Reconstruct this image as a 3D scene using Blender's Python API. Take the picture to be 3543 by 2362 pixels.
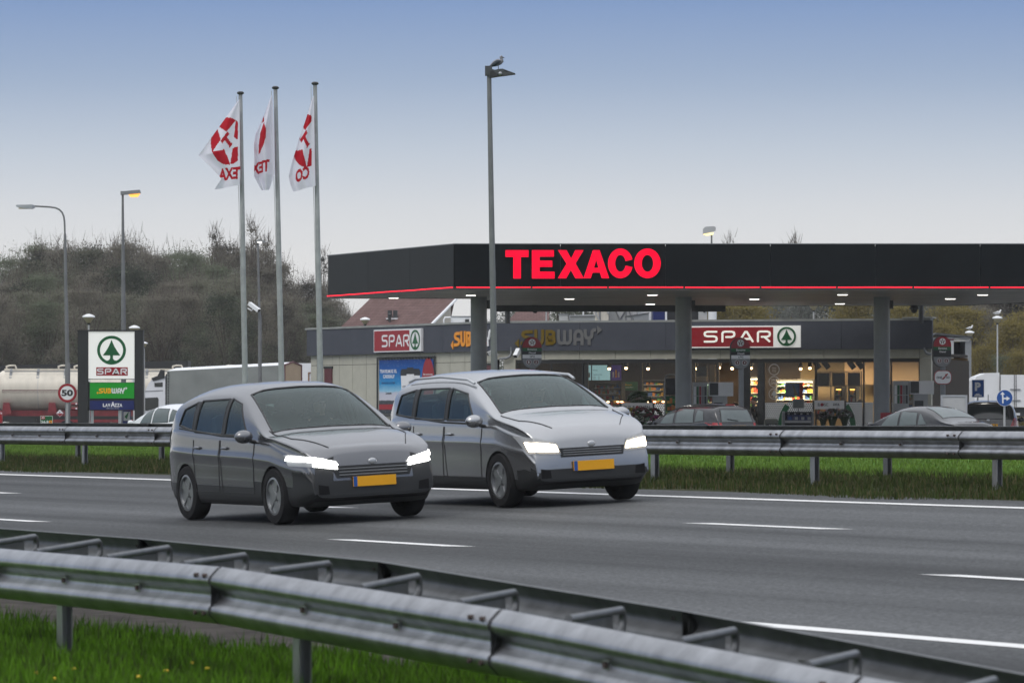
import bpy, bmesh, math, random
import numpy as np
from math import sin, cos, pi, radians, sqrt, atan2, hypot
from mathutils import Vector as V, Matrix
from mathutils.geometry import tessellate_polygon
from mathutils.bvhtree import BVHTree
random.seed(7)
S = bpy.context.scene
for o in list(bpy.data.objects): bpy.data.objects.remove(o)
COL = S.collection

# ---------------------------------------------------------------- camera, world, sun, exposure
F = 15400.0; CX = 1771.5; YH = 1443.0; CZ = 1.05      # telephoto: focal length in px of a 3543 px wide frame, eye height
cam = bpy.data.cameras.new('camera'); camo = bpy.data.objects.new('camera', cam); COL.objects.link(camo)
camo.location = (0, 0, CZ); camo.rotation_euler = (pi/2, 0, 0)
cam.sensor_width = 36; cam.lens = 36*F/3543; cam.shift_y = (YH-1181)/3543
cam.clip_start = 1; cam.clip_end = 6000
cam.dof.use_dof = True; cam.dof.focus_distance = 85; cam.dof.aperture_fstop = 8.0
S.camera = camo
S.view_settings.view_transform = 'Standard'; S.view_settings.look = 'None'
S.view_settings.exposure = 0.0; S.view_settings.gamma = 1

SUN_EL, SUN_ROT = radians(48), radians(215)
def lin(c):
    return tuple(((x/255)/12.92 if x/255 <= .04045 else ((x/255+.055)/1.055)**2.4) for x in c)+(1,)
w = bpy.data.worlds.new("World"); S.world = w; w.use_nodes = True
nt = w.node_tree; nt.nodes.clear()
def nd(nt, t, **k):
    n = nt.nodes.new(t)
    for a, b in k.items(): setattr(n, a, b)
    return n
out = nd(nt, 'ShaderNodeOutputWorld'); bg = nd(nt, 'ShaderNodeBackground'); bg.inputs[1].default_value = 0.1
sky = nd(nt, 'ShaderNodeTexSky', sky_type='NISHITA'); sky.sun_disc = False
sky.sun_elevation = SUN_EL; sky.sun_rotation = SUN_ROT; sky.dust_density = 3
tc = nd(nt, 'ShaderNodeTexCoord'); sx = nd(nt, 'ShaderNodeSeparateXYZ'); rp = nd(nt, 'ShaderNodeValToRGB')
nt.links.new(tc.outputs['Generated'], sx.inputs[0]); nt.links.new(sx.outputs[2], rp.inputs[0])
stops = [(0.0, (227, 227, 226)), (.034, (226, 226, 226)), (.046, (216, 219, 223)), (.060, (193, 203, 216)), (.076, (160, 178, 204)),
         (.094, (130, 156, 198)), (.14, (150, 170, 205)), (.30, (205, 209, 216)), (1.0, (226, 228, 232))]
el = rp.color_ramp.elements
while len(el) < len(stops): el.new(.5)
for e, (p, c) in zip(el, stops):
    e.position = p; c = lin(c); e.color = (c[0], c[1], c[2], 1)
mul = nd(nt, 'ShaderNodeMix', data_type='RGBA', blend_type='MULTIPLY'); mul.inputs[0].default_value = 1
zb_ = nd(nt, 'ShaderNodeMapRange', interpolation_type='SMOOTHSTEP'); zb_.inputs[1].default_value = .11; zb_.inputs[2].default_value = .85; zb_.inputs[3].default_value = 10; zb_.inputs[4].default_value = 22
nt.links.new(sx.outputs[2], zb_.inputs[0]); nt.links.new(rp.outputs[0], mul.inputs[6]); nt.links.new(zb_.outputs[0], mul.inputs[7])   # overcast: the zenith is brighter than the horizon
mx = nd(nt, 'ShaderNodeMix', data_type='RGBA'); mr = nd(nt, 'ShaderNodeMapRange')
mr.inputs[1].default_value = .1; mr.inputs[2].default_value = .5; mr.inputs[3].default_value = 0; mr.inputs[4].default_value = .2
nt.links.new(sx.outputs[2], mr.inputs[0]); nt.links.new(mr.outputs[0], mx.inputs[0])
nt.links.new(mul.outputs[2], mx.inputs[6]); nt.links.new(sky.outputs[0], mx.inputs[7])
nt.links.new(mx.outputs[2], bg.inputs[0]); nt.links.new(bg.outputs[0], out.inputs[0])

sl = bpy.data.lights.new('sun', 'SUN'); sl.energy = 0.8; sl.angle = radians(22); sl.color = (1, .96, .9)
so = bpy.data.objects.new('sun', sl); COL.objects.link(so)
# sun_rotation is measured from +Y clockwise seen from above
sd = V((sin(SUN_ROT)*cos(SUN_EL), cos(SUN_ROT)*cos(SUN_EL), sin(SUN_EL)))
so.rotation_euler = sd.to_track_quat('Z', 'Y').to_euler(); so.location = sd*60

# ---------------------------------------------------------------- helpers: materials
def mat(name, col, rough=.6, metal=0., var=.12, vscale=2.0, bump=0., bscale=30., emit=0., ecol=None, spec=None, coat=0., stretch=None, rand=0.):
    m = bpy.data.materials.new(name); m.use_nodes = True; n = m.node_tree; b = n.nodes['Principled BSDF']
    c = (col[0], col[1], col[2], 1)
    b.inputs['Base Color'].default_value = c; b.inputs['Roughness'].default_value = rough; b.inputs['Metallic'].default_value = metal
    if spec is not None: b.inputs['IOR'].default_value = spec
    if coat: b.inputs['Coat Weight'].default_value = coat; b.inputs['Coat Roughness'].default_value = .06
    t = nd(n, 'ShaderNodeTexCoord'); vec = t.outputs['Object']
    if stretch:
        mp = nd(n, 'ShaderNodeMapping'); mp.inputs['Scale'].default_value = stretch; n.links.new(vec, mp.inputs[0]); vec = mp.outputs[0]
    if var:
        no = nd(n, 'ShaderNodeTexNoise'); no.inputs['Scale'].default_value = vscale; no.inputs['Detail'].default_value = 6; no.inputs['Roughness'].default_value = .65
        n.links.new(vec, no.inputs[0])
        r = nd(n, 'ShaderNodeMapRange'); r.inputs[1].default_value = .3; r.inputs[2].default_value = .7; r.inputs[3].default_value = 1-var; r.inputs[4].default_value = 1+var
        n.links.new(no.outputs[0], r.inputs[0]); fac = r.outputs[0]
        if rand:
            oi = nd(n, 'ShaderNodeObjectInfo'); r2 = nd(n, 'ShaderNodeMapRange'); r2.inputs[3].default_value = 1-rand; r2.inputs[4].default_value = 1+rand
            n.links.new(oi.outputs['Random'], r2.inputs[0]); mm = nd(n, 'ShaderNodeMath', operation='MULTIPLY')
            n.links.new(fac, mm.inputs[0]); n.links.new(r2.outputs[0], mm.inputs[1]); fac = mm.outputs[0]
        x = nd(n, 'ShaderNodeVectorMath', operation='SCALE'); x.inputs[0].default_value = col[:3]; n.links.new(fac, x.inputs['Scale'])
        n.links.new(x.outputs[0], b.inputs['Base Color'])
        rr = nd(n, 'ShaderNodeMapRange'); rr.inputs[3].default_value = max(.02, rough*.85); rr.inputs[4].default_value = min(1, rough*1.15)
        n.links.new(no.outputs[0], rr.inputs[0]); n.links.new(rr.outputs[0], b.inputs['Roughness'])
    if bump:
        nb = nd(n, 'ShaderNodeTexNoise'); nb.inputs['Scale'].default_value = bscale; nb.inputs['Detail'].default_value = 4; n.links.new(vec, nb.inputs[0])
        bp = nd(n, 'ShaderNodeBump'); bp.inputs['Strength'].default_value = bump; bp.inputs['Distance'].default_value = .02
        n.links.new(nb.outputs[0], bp.inputs['Height']); n.links.new(bp.outputs[0], b.inputs['Normal'])
    if rough >= .7: b.inputs['Specular IOR Level'].default_value = .15
    if emit:
        e = ecol or col; b.inputs['Emission Color'].default_value = (e[0], e[1], e[2], 1); b.inputs['Emission Strength'].default_value = emit
    return m
def L(*c): return lin(c)[:3]

M = {}
M['white'] = mat('white_paint', (.78, .79, .8), .45, var=.05)
M['black'] = mat('black_plastic', (.018, .019, .02), .5, var=.2)
M['dark'] = mat('dark_void', (.01, .01, .011), .9, var=0)
M['steel'] = mat('galvanised_steel', (.33, .335, .35), .33, .9, var=.34, vscale=5, bump=.05, bscale=60, stretch=(1, 1, .35))
M['steel_dark'] = mat('dark_steel', (.15, .155, .16), .5, .6, var=.3, vscale=6, bump=.05, bscale=50)  # darker steel for the rear beams, spacers and back barrier
M['seam'] = mat('joint_gap', (.05, .05, .052), .8, var=0)
M['bolt'] = mat('rusty_bolt', (.085, .066, .06), .7, .3, var=.3, vscale=40)
M['pole'] = mat('pole_grey', (.17, .175, .18), .5, .2, var=.15, vscale=3)
M['flagpole'] = mat('flagpole_white', (.34, .35, .36), .45, .2, var=.2, vscale=4)
M['pole_dark'] = mat('pole_dark', (.06, .065, .07), .55, .2, var=.2)
M['alu'] = mat('aluminium', (.5, .51, .52), .35, .7, var=.1)
M['fascia'] = mat('canopy_black', (.0065, .0085, .010), .3, var=.3, vscale=.6, spec=1.17)
M['fascia_side'] = M['fascia']
M['soffit'] = mat('soffit_white', (.36, .35, .34), .45, var=.1, vscale=1)
M['column'] = mat('column_grey', (.22, .235, .245), .45, .2, var=.12, vscale=2)
M['shopgrey'] = mat('shop_band_grey', (.074, .080, .098), .55, var=.10, vscale=1.2, spec=1.15)
M['dimmed_yellow'] = mat('dimmed_letter_yellow', (.15, .10, .012), .5, var=.06, spec=1.2); M['dimmed_grey'] = mat('dimmed_letter_grey', (.15, .15, .15), .5, var=.06, spec=1.2)  # darker copies of the letter colours, the missing light put into the colour
M['cream'] = mat('cream_panel', (.44, .43, .36), .6, var=.08, vscale=3)
M['coping'] = mat('coping', (.26, .27, .26), .6, var=.2)
M['red'] = mat('sign_red', L(150, 18, 34), .4, var=.05)
M['redlit'] = mat('sign_red_lit', L(128, 8, 24), .35, var=.06, emit=.22)
M['neon'] = mat('neon_red', (.35, .0, .005), .6, var=0, emit=1.0, ecol=(1, .0, .036), spec=1.12)
M['neontube'] = mat('neon_tube', (1, .05, .08), .3, var=0, emit=1.4, ecol=(1, .008, .03), spec=1.1)
M['maroon'] = mat('maroon', (.11, .025, .03), .5, var=.15)
M['redpaint'] = mat('red_paint', (.2, .02, .025), .5, var=.3, vscale=3)
M['green'] = mat('sign_green', L(0, 88, 44), .4, var=.03)
M['greenlit'] = mat('sign_green_lit', L(0, 130, 22), .4, var=.02, emit=.25)
M['subway_y'] = mat('sign_yellow', L(250, 180, 20), .4, var=.04)
M['orange'] = mat('sign_orange', L(235, 150, 30), .4, var=.04)
M['blue'] = mat('sign_blue', L(22, 78, 150), .4, var=.04)
M['navy'] = mat('sign_navy', L(14, 30, 92), .4, var=.03)
M['signwhite'] = mat('sign_white', (.78, .78, .79), .4, var=.03)
M['whitelit'] = mat('sign_white_lit', (.75, .75, .72), .4, var=.02, emit=.35)
M['letterlit'] = mat('letter_lit', (.8, .8, .72), .4, var=.02, emit=.5)
M['yellowplate'] = mat('plate_yellow', L(225, 160, 10), .4, var=.05)
M['grey'] = mat('mid_grey', (.22, .23, .24), .5, var=.1)
M['lightgrey'] = mat('light_grey', (.42, .43, .43), .5, var=.08)
M['darkgrey'] = mat('dark_grey', (.045, .048, .05), .5, var=.12)
M['lampwhite'] = mat('lamp_white', (1, .96, .88), .3, var=0, emit=4)
M['lampwarm'] = mat('lamp_warm', (1, .6, .25), .3, var=0, emit=14, ecol=(1, .62, .3))
M['lampsodium'] = mat('lamp_sodium', (1, .45, .1), .3, var=0, emit=1.5, ecol=(1, .40, .07))
M['lampyellow'] = mat('lamp_yellow', (1, .8, .3), .3, var=0, emit=1.6, ecol=(1, .8, .35))
M['lampglass'] = mat('lamp_glass', (.5, .44, .28), .35, var=.1)
M['headlight'] = mat('headlight_on', (1, 1, 1), .2, var=0, emit=14, ecol=(1, .97, .9))
M['headwarm'] = mat('headlight_warm', (1, .9, .7), .2, var=0, emit=9, ecol=(1, .84, .6))
M['headclear'] = mat('headlight_lens', (.3, .31, .32), .12, var=0, spec=1.6)
M['rubber'] = mat('rubber', (.016, .016, .017), .8, var=.2, vscale=10)
M['rim'] = mat('alloy_rim', (.3, .31, .32), .3, .8, var=.1)
M['taillight'] = mat('tail_light', (.3, .01, .015), .2, var=.1, spec=1.6)
M['carglass'] = mat('car_glass', (.06, .10, .10), .05, var=0, spec=2.1)
M['carglass2'] = mat('parked_car_glass', (.055, .08, .08), .1, var=.15, vscale=3, spec=1.9)
M['carglass_dark'] = mat('dark_car_glass', (.012, .016, .016), .08, var=.1, spec=1.6)
for k, c in dict(silver=(.17, .173, .183), silver2=(.36, .365, .375), carwhite=(.72, .73, .76), anthracite=(.030, .031, .034), carblack=(.012, .012, .013), palesilver=(.5, .5, .51)).items():
    M[k] = mat('car_paint_'+k, c, .25 if 'silver' in k else .25, (.85 if k in ('silver', 'silver2') else .5) if 'silver' in k or k == 'anthracite' else 0, var=.03, coat=.7)
M['tarp'] = mat('grey_tarpaulin', (.20, .215, .205), .55, var=.14, vscale=.8, bump=.5, bscale=1.6)
M['tank'] = mat('cream_tank', (.62, .57, .48), .4, var=.16, vscale=1.2, stretch=(1, 1, .25))
M['bark'] = mat('bark', (.10, .085, .07), .9, var=.3, vscale=4)
M['skin'] = mat('skin', (.42, .25, .19), .6, var=.05)
M['hair'] = mat('hair', (.03, .022, .018), .7, var=.1)
M['jacket'] = mat('dark_jacket', (.02, .022, .026), .8, var=.1)
M['gullgrey'] = mat('gull_grey', (.05, .06, .075), .8, var=.3, vscale=14)
M['gullwhite'] = mat('gull_white', (.22, .22, .24), .8, var=.3, vscale=18)
M['beak'] = mat('beak', (.06, .055, .05), .5, var=.1)
M['concrete'] = mat('concrete', (.3, .29, .28), .85, var=.15, vscale=2)

# ---------------------------------------------------------------- helpers: geometry
def P(px, py, Y): return V(((px-CX)*Y/F, Y, CZ-(py-YH)*Y/F))
def sc(Y): return Y/F                       # metres per source px at distance Y
class Fr:
    def __init__(s, o, r=(1, 0, 0), u=(0, 0, 1), n=None):
        s.o = V(o); s.r = V(r).normalized(); s.u = V(u).normalized(); s.n = V(n).normalized() if n is not None else s.r.cross(s.u)
    def pt(s, x, y, z=0): return s.o+s.r*x+s.u*y+s.n*z
    def sub(s, x, y, z=0): return Fr(s.pt(x, y, z), s.r, s.u, s.n)
def worldoff(o):
    v = V((0, 0, 0))
    while o is not None: v += V(o.location); o = o.parent
    return v
_txt = {}
def text_geo(s, bold=0.):
    k = (s, bold)
    if k in _txt: return _txt[k]
    cu = bpy.data.curves.new('t', 'FONT'); cu.body = s; cu.size = 1; cu.offset = bold; cu.dimensions = '2D'; cu.fill_mode = 'FRONT'; cu.resolution_u = 4
    ob = bpy.data.objects.new('t', cu); COL.objects.link(ob)
    me = bpy.data.meshes.new_from_object(ob.evaluated_get(bpy.context.evaluated_depsgraph_get()))
    vs = [tuple(v.co[:2]) for v in me.vertices]; fs = [tuple(p.vertices) for p in me.polygons]
    x0 = min(v[0] for v in vs); x1 = max(v[0] for v in vs); y0 = min(v[1] for v in vs); y1 = max(v[1] for v in vs)
    vs = [((a-x0)/(x1-x0), (b-y0)/(y1-y0)) for a, b in vs]
    bpy.data.objects.remove(ob); bpy.data.curves.remove(cu); bpy.data.meshes.remove(me)
    _txt[k] = (vs, fs); return _txt[k]
class MB:
    def __init__(s, m='white'): s.v = []; s.f = []; s.mi = []; s.m = m
    def add(s, vs, fs, m=None):
        b = len(s.v); s.v += [tuple(v) for v in vs]; s.f += [tuple(i+b for i in f) for f in fs]; s.mi += [m or s.m]*len(fs)
    def hexa(s, p, m=None):     # 8 points: bottom 4 ccw then top 4
        s.add(p, [(3, 2, 1, 0), (4, 5, 6, 7), (0, 1, 5, 4), (1, 2, 6, 5), (2, 3, 7, 6), (3, 0, 4, 7)], m)
    def box(s, c, d, m=None, fr=None, rz=0):
        hx, hy, hz = d[0]/2, d[1]/2, d[2]/2; ps = []
        for z in (-hz, hz):
            for x, y in ((-hx, -hy), (hx, -hy), (hx, hy), (-hx, hy)):
                if rz: x, y = x*cos(rz)-y*sin(rz), x*sin(rz)+y*cos(rz)
                ps.append(V((c[0]+x, c[1]+y, c[2]+z)))
        if fr: ps = [fr.pt(*p) for p in ps]
        s.hexa(ps, m)
    def fbox(s, fr, x0, y0, x1, y1, z0, z1, m=None):
        s.hexa([fr.pt(x0, y0, z0), fr.pt(x1, y0, z0), fr.pt(x1, y1, z0), fr.pt(x0, y1, z0), fr.pt(x0, y0, z1), fr.pt(x1, y0, z1), fr.pt(x1, y1, z1), fr.pt(x0, y1, z1)], m)
    def quad(s, a, b, c, d, m=None): s.add([a, b, c, d], [(0, 1, 2, 3)], m)
    def tube(s, pts, r, n=10, m=None, cap=True):
        pts = [V(p) for p in pts]; rr = r if isinstance(r, (list, tuple)) else [r]*len(pts); rings = []; px = None
        for i, p in enumerate(pts):
            t = ((pts[i+1]-p).normalized() if i < len(pts)-1 else V((0, 0, 0)))+((p-pts[i-1]).normalized() if i else V((0, 0, 0)))
            t.normalize()
            if px is None: px = t.orthogonal().normalized()
            px = (px-t*px.dot(t)).normalized(); py = t.cross(px)
            rings.append([p+px*cos(2*pi*k/n)*rr[i]+py*sin(2*pi*k/n)*rr[i] for k in range(n)])
        s.rings(rings, m, cap)
    def rings(s, rings, m=None, cap=True, closed=True):
        n = len(rings[0]); vs = [p for r in rings for p in r]; fs = []
        for i in range(len(rings)-1):
            for k in range(n if closed else n-1): fs.append((i*n+k, i*n+(k+1) % n, (i+1)*n+(k+1) % n, (i+1)*n+k))
        if cap and closed: fs.append(tuple(range(n-1, -1, -1))); fs.append(tuple((len(rings)-1)*n+k for k in range(n)))
        s.add(vs, fs, m)
    def lathe(s, prof, o=(0, 0, 0), n=20, m=None, fr=None, cap=True):      # prof: (r, z)
        fr = fr or Fr(o, (1, 0, 0), (0, 1, 0), (0, 0, 1))
        s.rings([[fr.pt(max(r, 1e-4)*cos(2*pi*k/n), max(r, 1e-4)*sin(2*pi*k/n), z) for k in range(n)] for r, z in prof], m, cap)
    def ell(s, c, r, m=None, n=16, fr=None):
        k = 9; pr = [(max(sin(pi*i/k), 1e-3), -cos(pi*i/k)) for i in range(k+1)]
        fr = fr or Fr((0, 0, 0), (1, 0, 0), (0, 1, 0), (0, 0, 1)); c = V(c)
        s.rings([[fr.pt(c.x+a*cos(2*pi*j/n)*r[0], c.y+a*sin(2*pi*j/n)*r[1], c.z+b*r[2]) for j in range(n)] for a, b in pr], m)
    def prism(s, poly, fr, z1, z0=None, m=None, holes=()):       # front face at z1, optional sides down to z0
        loops = [list(poly)]+[list(h) for h in holes]; flat = [p for l in loops for p in l]
        tris = tessellate_polygon([[V((p[0], p[1], 0)) for p in l] for l in loops])
        s.add([fr.pt(p[0], p[1], z1) for p in flat], [tuple(t) for t in tris], m)
        if z0 is not None:
            for l in loops:
                n = len(l); s.add([fr.pt(p[0], p[1], z) for z in (z0, z1) for p in l], [(i, (i+1) % n, n+(i+1) % n, n+i) for i in range(n)], m)
            s.add([fr.pt(p[0], p[1], z0) for p in flat], [tuple(reversed(t)) for t in tris], m)
    def ribbon(s, pts, wd, fr, z1, z0=None, m=None, round_=True):
        pts = [V((p[0], p[1])) for p in pts]; n = len(pts); lft = []; rgt = []
        for i, p in enumerate(pts):
            d0 = (p-pts[i-1]).normalized() if i else None; d1 = (pts[i+1]-p).normalized() if i < n-1 else None
            if d0 is None: d0 = d1
            if d1 is None: d1 = d0
            n0 = V((-d0.y, d0.x)); n1 = V((-d1.y, d1.x)); b = (n0+n1); b = b.normalized() if b.length > 1e-4 else n0
            k = min(1/max(b.dot(n0), .45), 1.8)*wd/2
            lft.append(p+b*k); rgt.append(p-b*k)
        if round_:
            def capp(p, d): 
                a0 = atan2(d.y, d.x); return [p+V((cos(a0+a), sin(a0+a)))*wd/2 for a in [radians(q) for q in (60, 30, 0, -30, -60)]]
            dE = (pts[-1]-pts[-2]); dS = (pts[0]-pts[1])
            poly = lft+capp(pts[-1], dE)+rgt[::-1]+capp(pts[0], dS)
        else: poly = lft+rgt[::-1]
        s.prism([tuple(q) for q in poly], fr, z1, z0, m)
    def ring(s, c, r0, r1, fr, z1, z0=None, m=None, n=40, a0=0, a1=2*pi, ky=1.):
        if a1-a0 > 2*pi-.01:
            o = [(c[0]+r1*cos(2*pi*k/n), c[1]+ky*r1*sin(2*pi*k/n)) for k in range(n)]
            i = [(c[0]+r0*cos(2*pi*k/n), c[1]+ky*r0*sin(2*pi*k/n)) for k in range(n)]
            s.prism(o, fr, z1, z0, m, holes=[i] if r0 > 0 else ())
        else:
            an = [a0+(a1-a0)*k/n for k in range(n+1)]
            s.prism([(c[0]+r1*cos(a), c[1]+ky*r1*sin(a)) for a in an]+[(c[0]+r0*cos(a), c[1]+ky*r0*sin(a)) for a in an[::-1]], fr, z1, z0, m)
    def disc(s, c, r, fr, z1, z0=None, m=None, n=32, ky=1.): s.ring(c, 0, r, fr, z1, z0, m, n, ky=ky)
    def text(s, t, fr, x, y, wd, h, z=.004, m=None, bold=0., mirror=False):
        vs, fs = text_geo(t, bold); s.add([fr.pt(x+(1-a if mirror else a)*wd, y+b*h, z) for a, b in vs], fs, m)
    def build(s, name, parent=None, world=True, smooth=None, sub=0):
        me = bpy.data.meshes.new(name); off = V((0, 0, 0))
        if world and parent is not None: off = worldoff(parent)
        if parent is None and world and s.v:
            a = np.array(s.v); mn = a.min(0); mxx = a.max(0); off = V(((mn[0]+mxx[0])/2, (mn[1]+mxx[1])/2, mn[2]))
        vs = [(a-off.x, b-off.y, c-off.z) for a, b, c in s.v] if off.length else s.v
        me.from_pydata(vs, [], s.f)
        names = []
        for k in s.mi:
            if k not in names: names.append(k)
        for k in names: me.materials.append(M[k])
        if len(names) > 1: me.polygons.foreach_set('material_index', [names.index(k) for k in s.mi])
        bm = bmesh.new(); bm.from_mesh(me); bmesh.ops.recalc_face_normals(bm, faces=bm.faces); bm.to_mesh(me); bm.free()
        if smooth is not None:
            me.polygons.foreach_set('use_smooth', [True]*len(me.polygons)); me.set_sharp_from_angle(angle=radians(smooth))
        me.update(); o = bpy.data.objects.new(name, me); COL.objects.link(o)
        if parent is not None: o.parent = parent
        elif world: o.location = off
        return o
def tag(o, label=None, cat=None, group=None, kind=None):
    if label: o['label'] = label
    if cat: o['category'] = cat
    if group: o['group'] = group
    if kind: o['kind'] = kind
    return o
def thing(name, label, cat, loc=(0, 0, 0), rz=0, group=None):
    o = bpy.data.objects.new(name, None); COL.objects.link(o); o.empty_display_size = .3
    o.location = loc; o.rotation_euler = (0, 0, rz); return tag(o, label, cat, group)
def dup(root, loc, rz=0, label=None, scale=None, group=None):
    r = root.copy(); COL.objects.link(r); r.location = loc; r.rotation_euler = (0, 0, rz)
    if scale: r.scale = scale if isinstance(scale, (tuple, list)) else (scale,)*3
    if label: r['label'] = label
    if group: r['group'] = group
    for ch in root.children:
        c = ch.copy(); COL.objects.link(c); c.parent = r
        for g in ch.children:
            d = g.copy(); COL.objects.link(d); d.parent = c
    return r
def mkplane(p0, p1):
    p0 = V((p0[0], p0[1], 0)); e = (V((p1[0], p1[1], 0))-p0).normalized(); n = V((e.y, -e.x, 0))
    if n.y > 0: n = -n
    def hit(px, py, off=0.):
        d = V(((px-CX)/F, 1, -(py-YH)/F)); o = p0+n*off; k = (o.x*n.x+o.y*n.y)/(d.x*n.x+d.y*n.y)
        return V((d.x*k, d.y*k, CZ+d.z*k))
    hit.e = e; hit.n = n
    return hit
def rect(pl, x0, y0, x1, y1, off=0.):       # frame whose origin is the lower left corner of a sign rectangle on a wall, plus width and height
    a = pl(x0, y1, off); b = pl(x1, y1, off); c = pl((x0+x1)/2, y0, off); d = pl((x0+x1)/2, y1, off)
    return Fr(a, pl.e, (0, 0, 1), pl.n), (V((b.x, b.y))-V((a.x, a.y))).length, c.z-d.z
# ---------------------------------------------------------------- ground: heights follow q, the distance across the motorway; a runs along it
DA = V((-.4506, .8927)); DQ = V((.8927, .4506))
ZQ = [(-80, -1.7), (4, -1.6), (8.6, -1.50), (11, -1.52), (13.8, -1.51), (26.2, -.89), (27.2, -.83), (29.8, -.77), (31.2, -.80), (36, -.80), (42, -.75), (44.6, -.745), (46, -.80), (48, -1.13), (60, -1.15), (3000, -1.15)]
ROADQ0, ROADQ1 = 13.9, 26.15
def zq(q): return CZ+float(np.interp(q, [p[0] for p in ZQ], [p[1] for p in ZQ]))
def zroad(q): return CZ-2.2+.05*q
def AQ(a, q): v = DA*a+DQ*q; return v.x, v.y
def aq(x, y): v = V((x, y)); return v.dot(DA), v.dot(DQ)
def road_pt(px, py):        # where a sight line meets the road plane, as (a, q)
    u = px-CX; v = py-YH; Y = F*2.2/(v+.05*(DQ.x*u+DQ.y*F)); return aq(u*Y/F, Y)
FZ = CZ-1.15                # forecourt level
def strip(name, q0, q1, a0, a1, m, dz, kind='structure', na=1):
    mb = MB(m); qs = sorted([q for q, _ in ZQ if q0 < q < q1]+[q0, q1]); aa = [a0+(a1-a0)*i/na for i in range(na+1)]
    vs = [AQ(a, q)+(zq(q)+dz,) for a in aa for q in qs]; n = len(qs)
    mb.add(vs, [(i*n+j, i*n+j+1, (i+1)*n+j+1, (i+1)*n+j) for i in range(na) for j in range(n-1)])
    o = mb.build(name, smooth=60); o['kind'] = kind; return o
def worldmat(name, build):
    m = bpy.data.materials.new(name); m.use_nodes = True; n = m.node_tree; b = n.nodes['Principled BSDF']
    g = nd(n, 'ShaderNodeNewGeometry'); mp = nd(n, 'ShaderNodeMapping'); mp.inputs['Rotation'].default_value = (0, 0, -atan2(DA.y, DA.x)); n.links.new(g.outputs['Position'], mp.inputs[0])
    b.inputs['Specular IOR Level'].default_value = .12; build(n, b, mp.outputs[0]); return m
def noise(n, vec, scale, stretch=None, detail=5, rough=.6):
    if stretch:
        mp = nd(n, 'ShaderNodeMapping'); mp.inputs['Scale'].default_value = stretch; n.links.new(vec, mp.inputs[0]); vec = mp.outputs[0]
    t = nd(n, 'ShaderNodeTexNoise'); t.inputs['Scale'].default_value = scale; t.inputs['Detail'].default_value = detail; t.inputs['Roughness'].default_value = rough
    n.links.new(vec, t.inputs[0]); return t.outputs[0]
def remap(n, x, a, b, c, d):
    r = nd(n, 'ShaderNodeMapRange'); r.inputs[1].default_value = a; r.inputs[2].default_value = b; r.inputs[3].default_value = c; r.inputs[4].default_value = d
    n.links.new(x, r.inputs[0]); return r.outputs[0]
def math_(n, op, a, b):
    r = nd(n, 'ShaderNodeMath', operation=op)
    for i, x in enumerate((a, b)):
        if isinstance(x, (int, float)): r.inputs[i].default_value = x
        else: n.links.new(x, r.inputs[i])
    return r.outputs[0]
def ramp(n, x, stops):
    r = nd(n, 'ShaderNodeValToRGB'); n.links.new(x, r.inputs[0]); e = r.color_ramp.elements
    while len(e) < len(stops): e.new(.5)
    for q, (p, c) in zip(e, stops): q.position = p; q.color = (c[0], c[1], c[2], 1)
    return r.outputs[0]
def b_asphalt(n, b, vec):
    sp = noise(n, vec, 24, detail=4, rough=.85); band = noise(n, vec, 1.0, (.02, .85, .02), 3, .5); big = noise(n, vec, .25, (.35, 1, 1), 4)
    vo = nd(n, 'ShaderNodeTexVoronoi'); vo.inputs['Scale'].default_value = 42; n.links.new(vec, vo.inputs[0])
    st = remap(n, vo.outputs['Distance'], .0, .2, .10, 0)
    f = math_(n, 'MULTIPLY', remap(n, sp, .3, .7, 0.35, 1.75), math_(n, 'MULTIPLY', remap(n, band, .36, .64, .62, 1.36), remap(n, big, .3, .7, .9, 1.1)))
    v = math_(n, 'ADD', math_(n, 'MULTIPLY', f, .072), st)
    c = nd(n, 'ShaderNodeCombineColor'); n.links.new(math_(n, 'MULTIPLY', v, .965), c.inputs[0]); n.links.new(math_(n, 'MULTIPLY', v, 1.0), c.inputs[1]); n.links.new(math_(n, 'MULTIPLY', v, 1.03), c.inputs[2])
    n.links.new(c.outputs[0], b.inputs['Base Color']); b.inputs['Roughness'].default_value = .72
    bp = nd(n, 'ShaderNodeBump'); bp.inputs['Strength'].default_value = .5; bp.inputs['Distance'].default_value = .006; n.links.new(sp, bp.inputs['Height']); n.links.new(bp.outputs[0], b.inputs['Normal'])
M['asphalt'] = worldmat('asphalt', b_asphalt)
def b_paint(n, b, vec):
    a = noise(n, vec, 14, detail=6); n.links.new(ramp(n, a, [(.25, (.42, .42, .41)), (.42, (.72, .72, .71)), (1, (.82, .82, .81))]), b.inputs['Base Color']); b.inputs['Roughness'].default_value = .6
M['roadpaint'] = worldmat('road_paint', b_paint)
def b_grass(c0, c1, c2):
    def f(n, b, vec):
        a = noise(n, vec, 3.5, detail=6); n.links.new(ramp(n, a, [(.3, c0), (.5, c1), (.72, c2)]), b.inputs['Base Color']); b.inputs['Roughness'].default_value = .9
    return f
M['lawn'] = worldmat('lawn_ground', b_grass((.03, .075, .006), (.055, .14, .009), (.085, .18, .012)))
M['verge'] = worldmat('verge_ground', b_grass((.016, .022, .008), (.03, .036, .012), (.05, .045, .02)))
M['nearverge'] = worldmat('near_ground', b_grass((.025, .07, .004), (.05, .12, .006), (.075, .16, .008)))
M['dirt'] = worldmat('dirt', b_grass((.025, .021, .018), (.045, .039, .034), (.075, .065, .057)))
M['field'] = worldmat('field', b_grass((.03, .05, .012), (.05, .075, .015), (.07, .09, .02)))
M['paving'] = worldmat('paving', b_grass((.075, .075, .072), (.10, .10, .096), (.12, .12, .115)))

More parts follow.
